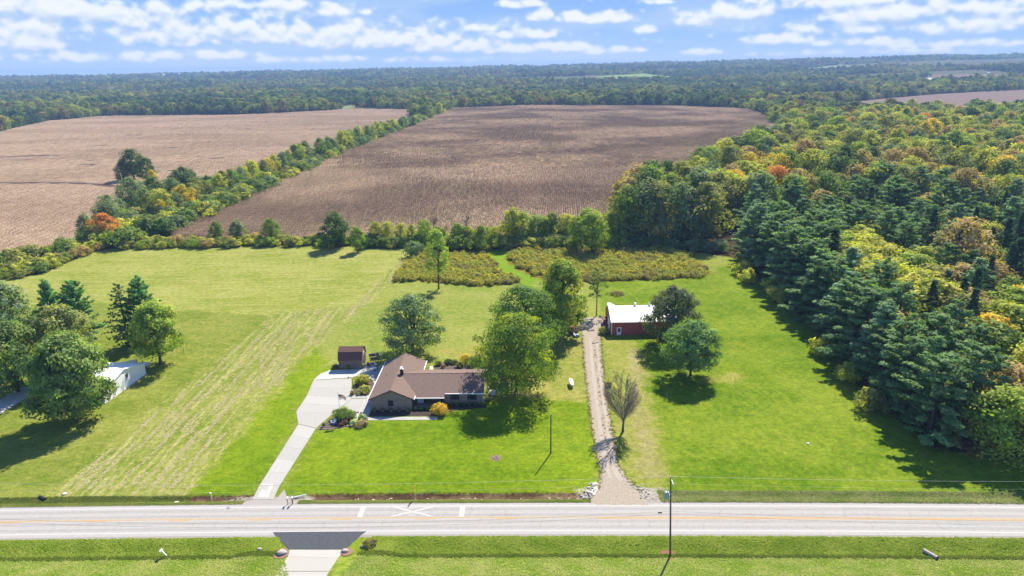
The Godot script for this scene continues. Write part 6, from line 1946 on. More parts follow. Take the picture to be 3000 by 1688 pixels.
func build_outbuildings() -> void:
	var white := flat(0.82, 0.82, 0.82, 0.5)
	var dark := flat(0.03, 0.034, 0.036, 0.6)
	# gambrel garden shed
	var s := thing("garden_shed", "small brown gambrel-roofed shed at the end of the drive", "shed", Vector3(-41.2, 0, -161.2))
	var wall := surface("shed boards", lin(160, 142, 128), lin(190, 170, 154), 1.2, 0.9, 0.12, 0.02)
	var hw := 2.95
	var hd := 2.5
	var prof := [Vector2(-2.5, 0), Vector2(2.5, 0), Vector2(2.5, 2.55), Vector2(1.75, 4.35), Vector2(0, 5.15), Vector2(-1.75, 4.35), Vector2(-2.5, 2.55)]
	var wb := MB.new()
	for e in [-1.0, 1.0]:
		for i in range(1, prof.size() - 1):
			var a := Vector3(hw * e, prof[0].y, prof[0].x)
			var b := Vector3(hw * e, prof[i].y, prof[i].x)
			var c := Vector3(hw * e, prof[i + 1].y, prof[i + 1].x)
			if e < 0.0:
				wb.tri(a, b, c)
			else:
				wb.tri(a, c, b)
	wb.quad(Vector3(-hw, 0, hd), Vector3(hw, 0, hd), Vector3(hw, 2.55, hd), Vector3(-hw, 2.55, hd))
	wb.quad(Vector3(hw, 0, -hd), Vector3(-hw, 0, -hd), Vector3(-hw, 2.55, -hd), Vector3(hw, 2.55, -hd))
	obj("wall", wb.mesh(), wall, s)
	for i in 7:
		bar(s, "batten", Vector3(-2.7 + i * 0.9, 0.05, hd + 0.02), Vector3(-2.7 + i * 0.9, 2.5, hd + 0.02), 0.05, 0.04, flat(0.1, 0.085, 0.075))
	var sr := shingles("shed roof", Color(0.11, 0.062, 0.055), Color(0.16, 0.095, 0.082))
	var o := 0.14
	slope(s, "roof", Vector3(-hw - o, 2.5, hd + 0.12), Vector3(hw + o, 2.5, hd + 0.12), Vector3(hw + o, 4.42, 1.8), Vector3(-hw - o, 4.42, 1.8), sr, 0.1)
	slope(s, "roof", Vector3(-hw - o, 4.42, 1.8), Vector3(hw + o, 4.42, 1.8), Vector3(hw + o, 5.25, 0), Vector3(-hw - o, 5.25, 0), sr, 0.1)
	slope(s, "roof", Vector3(hw + o, 2.5, -hd - 0.12), Vector3(-hw - o, 2.5, -hd - 0.12), Vector3(-hw - o, 4.42, -1.8), Vector3(hw + o, 4.42, -1.8), sr, 0.1)
	slope(s, "roof", Vector3(hw + o, 4.42, -1.8), Vector3(-hw - o, 4.42, -1.8), Vector3(-hw - o, 5.25, 0), Vector3(hw + o, 5.25, 0), sr, 0.1)
	var sd := MB.new()
	sd.box(Vector3(hw + 0.04, 1.1, 0), Vector3(0.06, 2.1, 1.9))
	obj("door", sd.mesh(), flat(0.16, 0.13, 0.115), s)
	window(s, Vector3(hw, 3.3, 0), 0.6, 0.7, white, PI / 2)
	# red barn with a white roof
	var b := thing("red_barn", "red metal barn with a bright white roof and white door", "barn", Vector3(37.0, 0, -185.2))
	var red := flat(0.42, 0.1, 0.095, 0.6)
	var bw := 9.2
	var bd := 6.2
	var mb := MB.new()
	for side in 4:
		var len := bw if side % 2 == 0 else bd
		var off := bd if side % 2 == 0 else bw
		var turn := Basis(Vector3.UP, side * PI / 2)
		var n := int(len * 2.0 / 0.4)
		for i in n:
			var x := -len + (i + 0.5) * len * 2.0 / n
			mb.box(turn * Vector3(x, 2.0, off - 0.03), Vector3(len * 2.0 / n - 0.07, 4.0, 0.06), turn)
			mb.box(turn * Vector3(x + len / n, 2.0, off - 0.045), Vector3(0.08, 3.99, 0.03), turn)
	for e in [-1.0, 1.0]:
		if e > 0.0:
			mb.tri(Vector3(bw * e, 4.0, bd), Vector3(bw * e, 4.0, -bd), Vector3(bw * e, 6.45, 0))
		else:
			mb.tri(Vector3(bw * e, 4.0, -bd), Vector3(bw * e, 4.0, bd), Vector3(bw * e, 6.45, 0))
	obj("wall", mb.mesh(), red, b)
	var tin := surface("white tin roof", Color(0.78, 0.77, 0.78), Color(0.86, 0.86, 0.87), 6.0, 0.6, 0.15, 0.02)
	slope(b, "roof", Vector3(-bw - 0.3, 3.95, bd + 0.3), Vector3(bw + 0.3, 3.95, bd + 0.3), Vector3(bw + 0.3, 6.6, 0), Vector3(-bw - 0.3, 6.6, 0), tin, 0.1)
	slope(b, "roof", Vector3(bw + 0.3, 3.95, -bd - 0.3), Vector3(-bw - 0.3, 3.95, -bd - 0.3), Vector3(-bw - 0.3, 6.6, 0), Vector3(bw + 0.3, 6.6, 0), tin, 0.1)
	for i in 30:
		var x := -bw - 0.2 + i * (bw * 2.0 + 0.4) / 29.0
		bar(b, "roof_rib", Vector3(x, 4.0, bd + 0.28), Vector3(x, 6.63, 0.02), 0.05, 0.05, tin)
	slope(b, "raised_roof", Vector3(-bw - 0.3, 6.5, 0.3), Vector3(-bw + 2.2, 6.55, 0.3), Vector3(-bw + 0.6, 6.95, -1.6), Vector3(-bw - 0.3, 6.95, -1.6), tin, 0.1)
	for x in [-1.6, 2.6]:
		var vb := MB.new()
		vb.tube([Vector3(x, 6.5, -0.3), Vector3(x, 6.95, -0.3)], [0.22, 0.22], 8)
		vb.blob(Vector3(x, 7.1, -0.3), Vector3(0.38, 0.26, 0.38), 0.0, 2)
		obj("roof_vent", vb.mesh(), flat(0.65, 0.68, 0.72, 0.35, 0.6), b)
	for x in [-bw, bw]:
		bar(b, "corner_trim", Vector3(x, 0, bd + 0.02), Vector3(x, 4.0, bd + 0.02), 0.26, 0.08, white)
	bar(b, "eave_trim", Vector3(-bw - 0.3, 3.86, bd + 0.33), Vector3(bw + 0.3, 3.86, bd + 0.33), 0.06, 0.16, white)
	var db := MB.new()
	db.box(Vector3(-7.1, 1.15, bd + 0.05), Vector3(1.25, 2.3, 0.1))
	var door := obj("door", db.mesh(), white, b)
	var dp := MB.new()
	dp.box(Vector3(-7.1, 1.5, bd + 0.105), Vector3(0.72, 1.1, 0.02))
	obj("pane", dp.mesh(), flat(0.05, 0.06, 0.07, 0.2), door)
	bar(b, "pipe", Vector3(-8.4, 0, bd + 0.12), Vector3(-8.4, 1.1, bd + 0.12), 0.1, 0.1, flat(0.6, 0.4, 0.36))
	var od := MB.new()
	od.box(Vector3(-bw - 0.03, 1.6, 1.0), Vector3(0.08, 3.2, 4.0))
	obj("sliding_door", od.mesh(), flat(0.75, 0.73, 0.76), b)
	# the neighbour's white building
	var n := thing("white_outbuilding", "white gabled metal building behind the big left maple", "outbuilding", Vector3(-93.2, 0, -149.6), deg_to_rad(-5.0))
	var nw := MB.new()
	var half := 8.0
	nw.quad(Vector3(0, 0, half), Vector3(0, 0, -half), Vector3(0, 2.9, -half), Vector3(0, 2.9, half))
	nw.tri(Vector3(0, 2.9, half), Vector3(0, 2.9, -half), Vector3(0, 5.0, 0))
	nw.quad(Vector3(-12, 0, -half), Vector3(-12, 0, half), Vector3(-12, 2.9, half), Vector3(-12, 2.9, -half))
	nw.tri(Vector3(-12, 2.9, -half), Vector3(-12, 2.9, half), Vector3(-12, 5.0, 0))
	nw.quad(Vector3(-12, 0, half), Vector3(0, 0, half), Vector3(0, 2.9, half), Vector3(-12, 2.9, half))
	nw.quad(Vector3(0, 0, -half), Vector3(-12, 0, -half), Vector3(-12, 2.9, -half), Vector3(0, 2.9, -half))
	obj("wall", nw.mesh(), surface("white siding", Color(0.74, 0.76, 0.78), Color(0.82, 0.83, 0.84), 1.0, 0.6, 0.02, 0.3), n)
	slope(n, "roof", Vector3(-12.3, 2.85, half + 0.3), Vector3(0.3, 2.85, half + 0.3), Vector3(0.3, 5.12, 0), Vector3(-12.3, 5.12, 0), tin, 0.1)
	slope(n, "roof", Vector3(0.3, 2.85, -half - 0.3), Vector3(-12.3, 2.85, -half - 0.3), Vector3(-12.3, 5.12, 0), Vector3(0.3, 5.12, 0), tin, 0.1)
	window(n, Vector3(0, 3.1, -0.8), 0.75, 0.75, flat(0.25, 0.27, 0.3), PI / 2)
	window(n, Vector3(0, 1.9, 3.8), 0.75, 0.75, flat(0.3, 0.32, 0.36), PI / 2)
	bar(n, "foundation", Vector3(0.12, 0.1, half + 0.1), Vector3(0.12, 0.1, -half - 0.1), 0.25, 0.2, flat(0.4, 0.36, 0.32))
	for z in [half + 0.32, -half - 0.32]:
		bar(n, "gutter", Vector3(-12.3, 2.78, z), Vector3(0.32, 2.78, z), 0.14, 0.14, white)
	var f := thing("white_fence", "white vinyl fence panels behind the white outbuilding", "fence", Vector3(-99.0, 0, -162.0), 0.5)
	for i in 3:
		bar(f, "post", Vector3(-1.9 + i * 1.9, 0, 0), Vector3(-1.9 + i * 1.9, 2.0, 0), 0.14, 0.14, white)
	for i in 2:
		for k in 9:
			bar(f, "board", Vector3(-1.76 + i * 1.9 + k * 0.2, 0.15, 0.0), Vector3(-1.76 + i * 1.9 + k * 0.2, 1.85, 0.0), 0.19, 0.03, white)
	gas_tank(Vector3(-95.0, 0, -161.5), PI / 2 + 0.1, 1.1, "white propane tank lying behind the white outbuilding")
	gas_tank(Vector3(Vector2(13.67, -147.3).x, 0, Vector2(13.67, -147.3).y), 0.04, 1.0, "white propane tank on the dry lawn beside the gravel lane")
	var fp := thing("fence_post", "lone thin dark post in the neighbour's lawn", "post", Vector3(Vector2(-89.08, -170.89).x, 0, Vector2(-89.08, -170.89).y))
	bar(fp, "post", Vector3(0, 0, 0), Vector3(0, 1.5, 0), 0.09, 0.09, flat(0.09, 0.07, 0.06))

func gas_tank(at: Vector3, turn: float, k: float, label: String) -> void:
	var t := thing("propane_tank", label, "gas tank", at, turn, "")
	var white := flat(0.85, 0.85, 0.86, 0.4)
	var mb := MB.new()
	var p := []
	var r := []
	for q in [[-1.5, 0.05], [-1.44, 0.28], [-1.3, 0.46], [-1.1, 0.54], [-0.4, 0.55], [0.4, 0.55], [1.1, 0.54], [1.3, 0.46], [1.44, 0.28], [1.5, 0.05]]:
		p.append(Vector3(0, 0.85, q[0]) * k)
		r.append(q[1] * k)
	mb.tube(p, r, 16)
	obj("tank", mb.mesh(), white, t)
	var d := MB.new()
	d.tube([Vector3(0, 1.36, -0.2) * k, Vector3(0, 1.6, -0.2) * k], [0.2 * k, 0.18 * k], 10)
	obj("valve_cover", d.mesh(), flat(0.14, 0.14, 0.16), t)
	for z in [-0.8, 0.8]:
		var l := MB.new()
		l.box(Vector3(0, 0.18, z) * k, Vector3(0.7, 0.36, 0.16) * k)
		obj("foot", l.mesh(), flat(0.4, 0.4, 0.38), t)

# ---------------------------------------------------------------- garden and yard
func flag_image() -> ImageTexture:
	var im := Image.create(190, 100, false, Image.FORMAT_RGB8)
	for i in 13:
		im.fill_rect(Rect2i(0, int(i * 100.0 / 13.0), 190, 9), Color(0.72, 0.13, 0.17) if i % 2 == 0 else Color(0.95, 0.94, 0.93))
	im.fill_rect(Rect2i(0, 0, 76, 54), Color(0.13, 0.15, 0.34))
	for r in 9:
		for k in (6 if r % 2 == 0 else 5):
			var c := Vector2i(6 + k * 13 + (0 if r % 2 == 0 else 6), 5 + r * 5)
			im.fill_rect(Rect2i(c.x - 1, c.y - 1, 3, 3), Color(0.95, 0.95, 0.95))
	return ImageTexture.create_from_image(im)

func flag_mesh(w: float, h: float, sag: float) -> ArrayMesh:
	var mb := MB.new()
	var nx := 10
	var at := func(i: int, j: int) -> Vector3:
		var u := float(i) / nx
		return Vector3(u * w, -j * h - sag * u * u * w - 0.04 * sin(u * 9.0), 0.1 * sin(u * 8.0) * u)
	for i in nx:
		var k := mb.v.size()
		for q in [[i, 1], [i + 1, 1], [i + 1, 0], [i, 0]]:
			mb.v.append(at.call(q[0], q[1]))
			mb.n.append(Vector3(0, 0, 1))
			mb.c.append(Color.WHITE)
			mb.uv.append(Vector2(float(q[0]) / nx, q[1]))
		for q in [0, 2, 1, 0, 3, 2]:
			mb.idx.append(k + q)
	return mb.mesh()

func build_garden() -> void:
	var white := flat(0.85, 0.85, 0.86, 0.5)
	var dark := flat(0.03, 0.034, 0.036, 0.6)
	var cloth := StandardMaterial3D.new()
	cloth.albedo_texture = flag_image()
	cloth.roughness = 0.8
	cloth.backlight_enabled = true
	cloth.backlight = Color(0.4, 0.4, 0.4)
	# the bed at the turn of the drive
	var mulch := surface("bed mulch", lin(104, 94, 90), lin(140, 128, 122), 2.0, 1.0, 0.5, 0.1)
	struct("garden_bed", sheet_mesh(ragged(PackedVector2Array([Vector2(-41.44, -128.65), Vector2(-39.5, -133.9), Vector2(-39.14, -136.09), Vector2(-35.56, -135.97), Vector2(-33.51, -135.53), Vector2(-33.39, -134.06), Vector2(-31.76, -132.93), Vector2(-31.47, -130.11), Vector2(-32.17, -128.94), Vector2(-34.43, -129.18), Vector2(-36.49, -129.24), Vector2(-38.19, -128.55), Vector2(-40.13, -128.18)]), 0.5, 0.12)), mulch, Vector3(0, 0.045, 0))
	var edge := Node3D.new()
	edge = thing("brick_edging", "curved brick edging round the flower bed by the drive", "edging")
	var line := PackedVector2Array([Vector2(-41.38, -128.45), Vector2(-39.62, -128.16), Vector2(-38.18, -128.48), Vector2(-36.47, -129.18), Vector2(-35.52, -129.49), Vector2(-34.43, -129.18), Vector2(-33.33, -128.81), Vector2(-32.15, -128.84), Vector2(-31.5, -129.84)])
	var bricks := [flat(0.36, 0.26, 0.21), flat(0.3, 0.22, 0.18), flat(0.42, 0.32, 0.26)]
	var bk := 0
	for i in line.size() - 1:
		var n := int(line[i].distance_to(line[i + 1]) / 0.28)
		for j in n:
			var q := line[i].lerp(line[i + 1], (j + 0.5) / n)
			var d := (line[i + 1] - line[i]).normalized()
			var mb := MB.new()
			mb.box(Vector3.ZERO, Vector3(0.25, 0.16, 0.14), Basis(Vector3.UP, -d.angle()))
			obj("brick", mb.mesh(), bricks[bk % 3], edge, Vector3(q.x, 0.08 + 0.01 * (bk % 2), q.y))
			bk += 1
	shrub("large round dark green shrub behind the flagpole", Vector2(-36.96, -132.39), 2.2, 2.9, GREEN, 960, "", 0.16)
	shrub("red-brown shrub right of the large round one", Vector2(-35.79, -131.47), 0.85, 1.2, [Color(0.14, 0.075, 0.05), Color(0.1, 0.07, 0.05)], 961)
	shrub("dark brown-red shrub in the middle of the flower bed", Vector2(-36.52, -130.1), 0.95, 1.1, [Color(0.12, 0.07, 0.055), Color(0.09, 0.06, 0.05)], 962)
	shrub("pale grey-green mound, upper of the bed's two on the left of the stepping stones", Vector2(-34.77, -132.14), 0.8, 1.0, [Color(0.22, 0.26, 0.16), Color(0.17, 0.22, 0.12)], 963)
	shrub("pale grey-green mound, lower of the bed's two on the left of the stepping stones", Vector2(-34.28, -130.03), 0.95, 1.1, [Color(0.24, 0.27, 0.18), Color(0.18, 0.22, 0.13)], 964)
	shrub("pale green shrub at the bed's right end by the walk", Vector2(-32.97, -132.44), 0.85, 1.2, [Color(0.22, 0.26, 0.15), Color(0.18, 0.22, 0.12)], 965)
	shrub("brown dried flower clump at the bed's lower right", Vector2(-32.45, -129.46), 1.3, 1.25, [Color(0.17, 0.12, 0.085), Color(0.12, 0.085, 0.065), Color(0.24, 0.2, 0.15)], 966)
	for i in 4:
		var p: Vector2 = [Vector2(-34.47, -134.68), Vector2(-34.28, -133.95), Vector2(-34.15, -133.15), Vector2(-34.01, -132.36)][i]
		var mb := MB.new()
		mb.tube([Vector3(0, 0, 0), Vector3(0, 0.05, 0)], [0.25, 0.24], 12)
		tag(obj("stepping_stone", mb.mesh(), flat(0.6, 0.55, 0.5), null, Vector3(p.x, 0.05, p.y)), "round pale stepping stone in the mulch, %s from the driveway" % ORD[i + 1], "stone", "stepping stones in the bed")
	# white garden chair
	var c := thing("garden_chair", "white slatted garden chair in the flower bed", "chair", Vector3(Vector2(-38.67, -130.51).x, 0.06, Vector2(-38.67, -130.51).y), -0.7)
	for i in 6:
		bar(c, "slat", Vector3(-0.3 + i * 0.12, 0.32, -0.28), Vector3(-0.3 + i * 0.12, 1.15 - absf(i - 2.5) * 0.05, -0.62), 0.11, 0.03, white)
	for i in 5:
		bar(c, "slat", Vector3(-0.33, 0.34 + i * 0.03, -0.26 + i * 0.14), Vector3(0.33, 0.34 + i * 0.03, -0.26 + i * 0.14), 0.12, 0.03, white)
	for s in [-1.0, 1.0]:
		bar(c, "armrest", Vector3(0.42 * s, 0.66, -0.45), Vector3(0.42 * s, 0.66, 0.42), 0.16, 0.04, white)
		bar(c, "leg", Vector3(0.4 * s, 0, 0.36), Vector3(0.4 * s, 0.64, 0.36), 0.1, 0.05, white)
		bar(c, "leg", Vector3(0.4 * s, 0.02, -0.62), Vector3(0.4 * s, 0.4, 0.1), 0.05, 0.12, white)
	# lantern and plant at the tip of the bed
	var l := thing("bed_lantern", "small dark lantern at the tip of the flower bed", "lantern", Vector3(Vector2(-40.67, -128.63).x, 0.05, Vector2(-40.67, -128.63).y))
	var lb := MB.new()
	lb.box(Vector3(0, 0.22, 0), Vector3(0.34, 0.44, 0.34))
	obj("body", lb.mesh(), flat(0.06, 0.06, 0.08), l)
	lb = MB.new()
	lb.tube([Vector3(0, 0.44, 0), Vector3(0, 0.62, 0)], [0.26, 0.03], 6)
	obj("cap", lb.mesh(), flat(0.5, 0.5, 0.55, 0.4, 0.5), l)
	shrub("small green plant beside the lantern at the bed's tip", Vector2(-40.65, -129.89), 0.35, 0.7, GREEN, 967)
	# flagpole with its flag
	var fp := thing("flagpole", "thin white flagpole in the flower bed", "flagpole", Vector3(Vector2(-37.56, -132.23).x, 0, Vector2(-37.56, -132.23).y))
	var pm := MB.new()
	pm.tube([Vector3(0, 0, 0), Vector3(0, 6.3, 0)], [0.06, 0.04], 8)
	obj("pole", pm.mesh(), flat(0.75, 0.76, 0.78, 0.35, 0.4), fp)
	pm = MB.new()
	pm.blob(Vector3(0, 6.36, 0), Vector3(0.09, 0.09, 0.09), 0.0, 1)
	obj("ball", pm.mesh(), flat(0.7, 0.55, 0.2, 0.3, 0.8), fp)
	var fl := obj("flag", flag_mesh(1.55, 0.9, 0.42), cloth, null, fp.position + Vector3(0.06, 6.2, 0))
	tag(fl, "flag of stripes and stars drooping from the pole by the driveway", "flag")
	# yard lamp with a cross board
	var yl := thing("yard_lamp", "dark bent lamp post between the shrubs at the driveway pad", "lamp", Vector3(Vector2(-37.5, -145.39).x, 0, Vector2(-37.5, -145.39).y))
	var lm := MB.new()
	lm.tube([Vector3(0, 0, 0), Vector3(-0.1, 2.2, 0), Vector3(-0.25, 3.7, 0), Vector3(-0.5, 4.0, 0), Vector3(-1.0, 4.02, 0)], [0.07, 0.06, 0.05, 0.045, 0.04], 7)
	obj("post", lm.mesh(), dark, yl)
	lm = MB.new()
	lm.tube([Vector3(-1.0, 4.05, 0), Vector3(-1.05, 3.75, 0)], [0.09, 0.22], 8)
	obj("lamp_shade", lm.mesh(), dark, yl)
	bar(yl, "cross_board", Vector3(-0.5, 1.05, 0.06), Vector3(0.4, 1.05, 0.06), 0.06, 0.1, flat(0.12, 0.08, 0.06))
	# shrubs of the driveway bed
	struct("garden_bed", sheet_mesh(ragged(PackedVector2Array([Vector2(-38.05, -144.46), Vector2(-37.88, -147.6), Vector2(-38.34, -150.66), Vector2(-37.03, -153.76), Vector2(-34.86, -152.77), Vector2(-33.21, -149.16), Vector2(-33.47, -144.5), Vector2(-34.25, -143.71), Vector2(-36.92, -144.01)]), 0.6, 0.15)), mulch, Vector3(0, 0.055, 0))
	shrub("round gold-green shrub beside the lamp post, the farther of two", Vector2(-36.39, -150.15), 1.75, 2.3, [Color(0.19, 0.19, 0.035), Color(0.14, 0.15, 0.03), Color(0.23, 0.2, 0.045)], 970, "", 0.15)
	shrub("lower gold-green shrub beside the lamp post, the nearer of two", Vector2(-35.09, -145.6), 1.5, 1.6, [Color(0.2, 0.2, 0.06), Color(0.15, 0.17, 0.045), Color(0.24, 0.22, 0.08)], 971, "", 0.14)
	shrub("small gold-leaved plant at the foot of the lamp post", Vector2(-37.68, -144.32), 0.5, 1.1, [Color(0.22, 0.16, 0.04), Color(0.16, 0.15, 0.04)], 972)
	shrub("small pale green plant right of the lamp post's foot", Vector2(-36.19, -144.11), 0.55, 0.7, [Color(0.2, 0.2, 0.08), Color(0.15, 0.17, 0.05)], 973)
	shrub("small rusty plant at the garage corner", Vector2(-34.25, -144.2), 0.5, 0.7, [Color(0.2, 0.12, 0.07), Color(0.14, 0.1, 0.06)], 974)
	shrub("small shrub before the shed wall", Vector2(-41.93, -158.41), 0.6, 1.3, [Color(0.12, 0.17, 0.03), Color(0.09, 0.13, 0.03)], 975)
	shrub("flowering plant at the shed's right corner", Vector2(-38.35, -159.25), 0.6, 1.3, [Color(0.25, 0.24, 0.14), Color(0.14, 0.15, 0.06)], 976)
	shrub("weedy brown clump at the shed's left side", Vector2(-45.5, -159.76), 0.9, 0.8, [Color(0.16, 0.13, 0.1), Color(0.1, 0.1, 0.06)], 977)
	shrub("round golden-orange shrub at the end of the front walk", Vector2(-16.3, -134.42), 1.85, 2.5, [Color(0.34, 0.22, 0.03), Color(0.28, 0.2, 0.03), Color(0.2, 0.17, 0.03)], 978, "", 0.15)
	# bed behind the house
	struct("garden_bed", sheet_mesh(ragged(PackedVector2Array([Vector2(-19.64, -155.68), Vector2(-19.86, -159.78), Vector2(-18.41, -161.71), Vector2(-14.94, -162.34), Vector2(-11.37, -161.44), Vector2(-9.89, -156.5), Vector2(-10.64, -155.35)]), 0.8, 0.25)), mulch, Vector3(0, 0.04, 0))
	var k := 0
	for q in [[Vector2(-19.09, -160.24), 0.9, OLIVE], [Vector2(-16.69, -160.9), 1.0, DARK], [Vector2(-15.06, -161.08), 0.9, OLIVE], [Vector2(-17.72, -158.72), 0.6, TAN], [Vector2(-13.48, -159.05), 1.1, OLIVE], [Vector2(-12.09, -161.47), 1.7, GOLD], [Vector2(-10.47, -159.92), 1.7, OLIVE]]:
		k += 1
		shrub("garden shrub behind the house's main roof, %s from the wing" % ORD[k], q[0], q[1], q[1] * 1.4, q[2], 980 + k, "shrubs behind the house")
	# patio things
	var sw := thing("patio_swing", "dark canopy swing at the far edge of the patio", "swing", Vector3(-36.0, 0, -163.0), 0.35)
	for s in [-1.0, 1.0]:
		bar(sw, "leg", Vector3(1.1 * s, 0, -0.6), Vector3(1.1 * s, 1.9, 0), 0.07, 0.07, dark)
		bar(sw, "leg", Vector3(1.1 * s, 0, 0.6), Vector3(1.1 * s, 1.9, 0), 0.07, 0.07, dark)
	var sm := MB.new()
	sm.box(Vector3(0, 2.0, 0), Vector3(2.6, 0.06, 1.5), Basis(Vector3.RIGHT, 0.18))
	obj("canopy", sm.mesh(), flat(0.1, 0.075, 0.07), sw)
	sm = MB.new()
	sm.box(Vector3(0, 0.55, 0), Vector3(1.8, 0.1, 0.6))
	obj("seat", sm.mesh(), flat(0.2, 0.17, 0.16), sw)
	sm = MB.new()
	sm.box(Vector3(0, 0.9, -0.3), Vector3(1.8, 0.6, 0.08), Basis(Vector3.RIGHT, -0.25))
	obj("backrest", sm.mesh(), flat(0.2, 0.17, 0.16), sw)
	var cl := thing("clothes_post", "pale T-shaped clothes line post behind the patio", "post", Vector3(-34.2, 0, -163.6))
	bar(cl, "post", Vector3(0, 0, 0), Vector3(0, 2.3, 0), 0.09, 0.09, flat(0.5, 0.55, 0.52))
	bar(cl, "cross_arm", Vector3(-0.8, 2.32, 0), Vector3(0.8, 2.32, 0), 0.08, 0.08, flat(0.5, 0.55, 0.52))
	k = 0
	for q in [[Vector2(-36.3, -152.2), 0.3, dark, "dark"], [Vector2(-34.6, -149.2), 1.9, flat(0.16, 0.06, 0.06), "dark red"], [Vector2(-35.2, -160.4), 2.6, flat(0.55, 0.56, 0.58), "pale grey"], [Vector2(-36.9, -160.0), 0.8, flat(0.1, 0.06, 0.05), "brown"], [Vector2(-33.6, -158.6), 4.0, flat(0.5, 0.54, 0.56), "silver"]]:
		k += 1
		var ch := thing("patio_chair", "%s patio chair left of the wing, %s patio chair from the drive" % [q[3], ORD[[1, 2, 5, 3, 4][k - 1]]], "chair", Vector3(q[0].x, 0.05, q[0].y), q[1], "chairs on the patio")
		var m: Material = q[2]
		var cm := MB.new()
		cm.box(Vector3(0, 0.42, 0), Vector3(0.6, 0.08, 0.6))
		obj("seat", cm.mesh(), m, ch)
		cm = MB.new()
		cm.box(Vector3(0, 0.78, -0.32), Vector3(0.6, 0.7, 0.06), Basis(Vector3.RIGHT, -0.15))
		obj("backrest", cm.mesh(), m, ch)
		for sx in [-1.0, 1.0]:
			for sz in [-1.0, 1.0]:
				bar(ch, "leg", Vector3(0.27 * sx, 0, 0.27 * sz), Vector3(0.27 * sx, 0.4, 0.27 * sz), 0.05, 0.05, m)
	var tb := thing("patio_table", "round pale patio table in the middle of the paving", "table", Vector3(-35.0, 0.05, -157.6))
	var tm := MB.new()
	tm.tube([Vector3(0, 0.7, 0), Vector3(0, 0.75, 0)], [0.62, 0.62], 16)
	obj("table_top", tm.mesh(), flat(0.6, 0.62, 0.64, 0.4), tb)
	tm = MB.new()
	tm.tube([Vector3(0, 0, 0), Vector3(0, 0.04, 0), Vector3(0, 0.08, 0), Vector3(0, 0.7, 0)], [0.3, 0.3, 0.05, 0.05], 10)
	obj("pedestal", tm.mesh(), dark, tb)
	var gr := thing("grill", "dark covered grill on the patio by the shed", "grill", Vector3(-37.2, 0.05, -153.4), 0.4)
	var gm := MB.new()
	gm.box(Vector3(0, 0.45, 0), Vector3(0.9, 0.9, 0.5))
	obj("cabinet", gm.mesh(), dark, gr)
	gm = MB.new()
	gm.tube([Vector3(-0.42, 0.95, 0), Vector3(0.42, 0.95, 0)], [0.28, 0.28], 10)
	obj("lid", gm.mesh(), dark, gr)
	# by the right end of the house
	var ac := thing("heat_pump", "pale square outdoor cooling unit at the right end of the house", "cooling unit", Vector3(-4.9, 0, -143.4), 0.1)
	var am := MB.new()
	am.box(Vector3(0, 0.55, 0), Vector3(1.3, 1.1, 0.95))
	obj("cabinet", am.mesh(), flat(0.62, 0.66, 0.68, 0.5), ac)
	am = MB.new()
	am.tube([Vector3(0, 1.1, 0), Vector3(0, 1.16, 0)], [0.36, 0.34], 14)
	obj("fan_guard", am.mesh(), flat(0.2, 0.22, 0.24), ac)
	var me := thing("gas_meter", "small grey utility box by the house corner", "meter", Vector3(-6.0, 0, -145.0))
	am = MB.new()
	am.box(Vector3(0, 0.7, 0), Vector3(0.5, 0.7, 0.35))
	obj("box", am.mesh(), flat(0.4, 0.43, 0.44), me)
	bar(me, "pipe", Vector3(0.2, 0, 0), Vector3(0.2, 0.4, 0), 0.08, 0.08, flat(0.3, 0.3, 0.3))
	shrub("dried brown hydrangea at the house's right corner", Vector2(-5.6, -140.4), 0.8, 1.2, [Color(0.2, 0.16, 0.12), Color(0.12, 0.1, 0.07)], 990)
	# by the barn and under the sweetgum
	var p2 := thing("flagpole", "leaning white flagpole at the corner of the red barn", "flagpole", Vector3(Vector2(23.77, -177.95).x, 0, Vector2(23.77, -177.95).y))
	pm = MB.new()
	pm.tube([Vector3(0, 0, 0), Vector3(0.25, 6.4, -0.2)], [0.05, 0.03], 6)
	obj("pole", pm.mesh(), flat(0.75, 0.75, 0.76), p2)
	var f2 := obj("flag", flag_mesh(1.4, 0.8, 0.75), cloth, null, p2.position + Vector3(0.3, 6.3, -0.2))
	tag(f2, "pink-faded flag hanging from the leaning pole by the barn", "flag")
	shrub("yellow-green shrub against the left end of the red barn", Vector2(25.84, -180.12), 1.6, 2.0, [Color(0.18, 0.18, 0.05), Color(0.13, 0.14, 0.04)], 991, "", 0.15)
	tractor(Vector3(Vector2(27.83, -186.91).x, 0, Vector2(27.83, -186.91).y))
	trailer(Vector3(Vector2(17.44, -181.87).x, 0, Vector2(17.44, -181.87).y))
	mower(Vector3(Vector2(17.7, -178.21).x, 0, Vector2(17.7, -178.21).y))
	var br := Vector2(34.87, -214.86)
	var bp := thing("brush_pile", "low heap of cut brush on the back lawn beyond the barn", "brush pile", Vector3(br.x, 0, br.y))
	var bb := MB.new()
	var rg := RandomNumberGenerator.new()
	rg.seed = 12
	for i in 120:
		var a := Vector3(rg.randf_range(-2.2, 2.2), rg.randf_range(0.05, 0.5), rg.randf_range(-1.2, 1.2))
		var d := rdir(rg)
		d.y = absf(d.y) * 0.5
		bb.tube([a, a + d * rg.randf_range(0.6, 1.5)], [0.05, 0.015], 3, Color(0.16, 0.11, 0.08), false)
	obj("twigs", bb.mesh(), tinted(), bp)
	obj("dead_leaves", leafy(995, 2.1, 1.3, [Color(0.13, 0.1, 0.07), Color(0.1, 0.1, 0.05)], 40, 26, 0.16), leaf_material(), bp)
	# a ring of bare ground in the front lawn, and the pole
	var rp := Vector2(-3.65, -116.14)
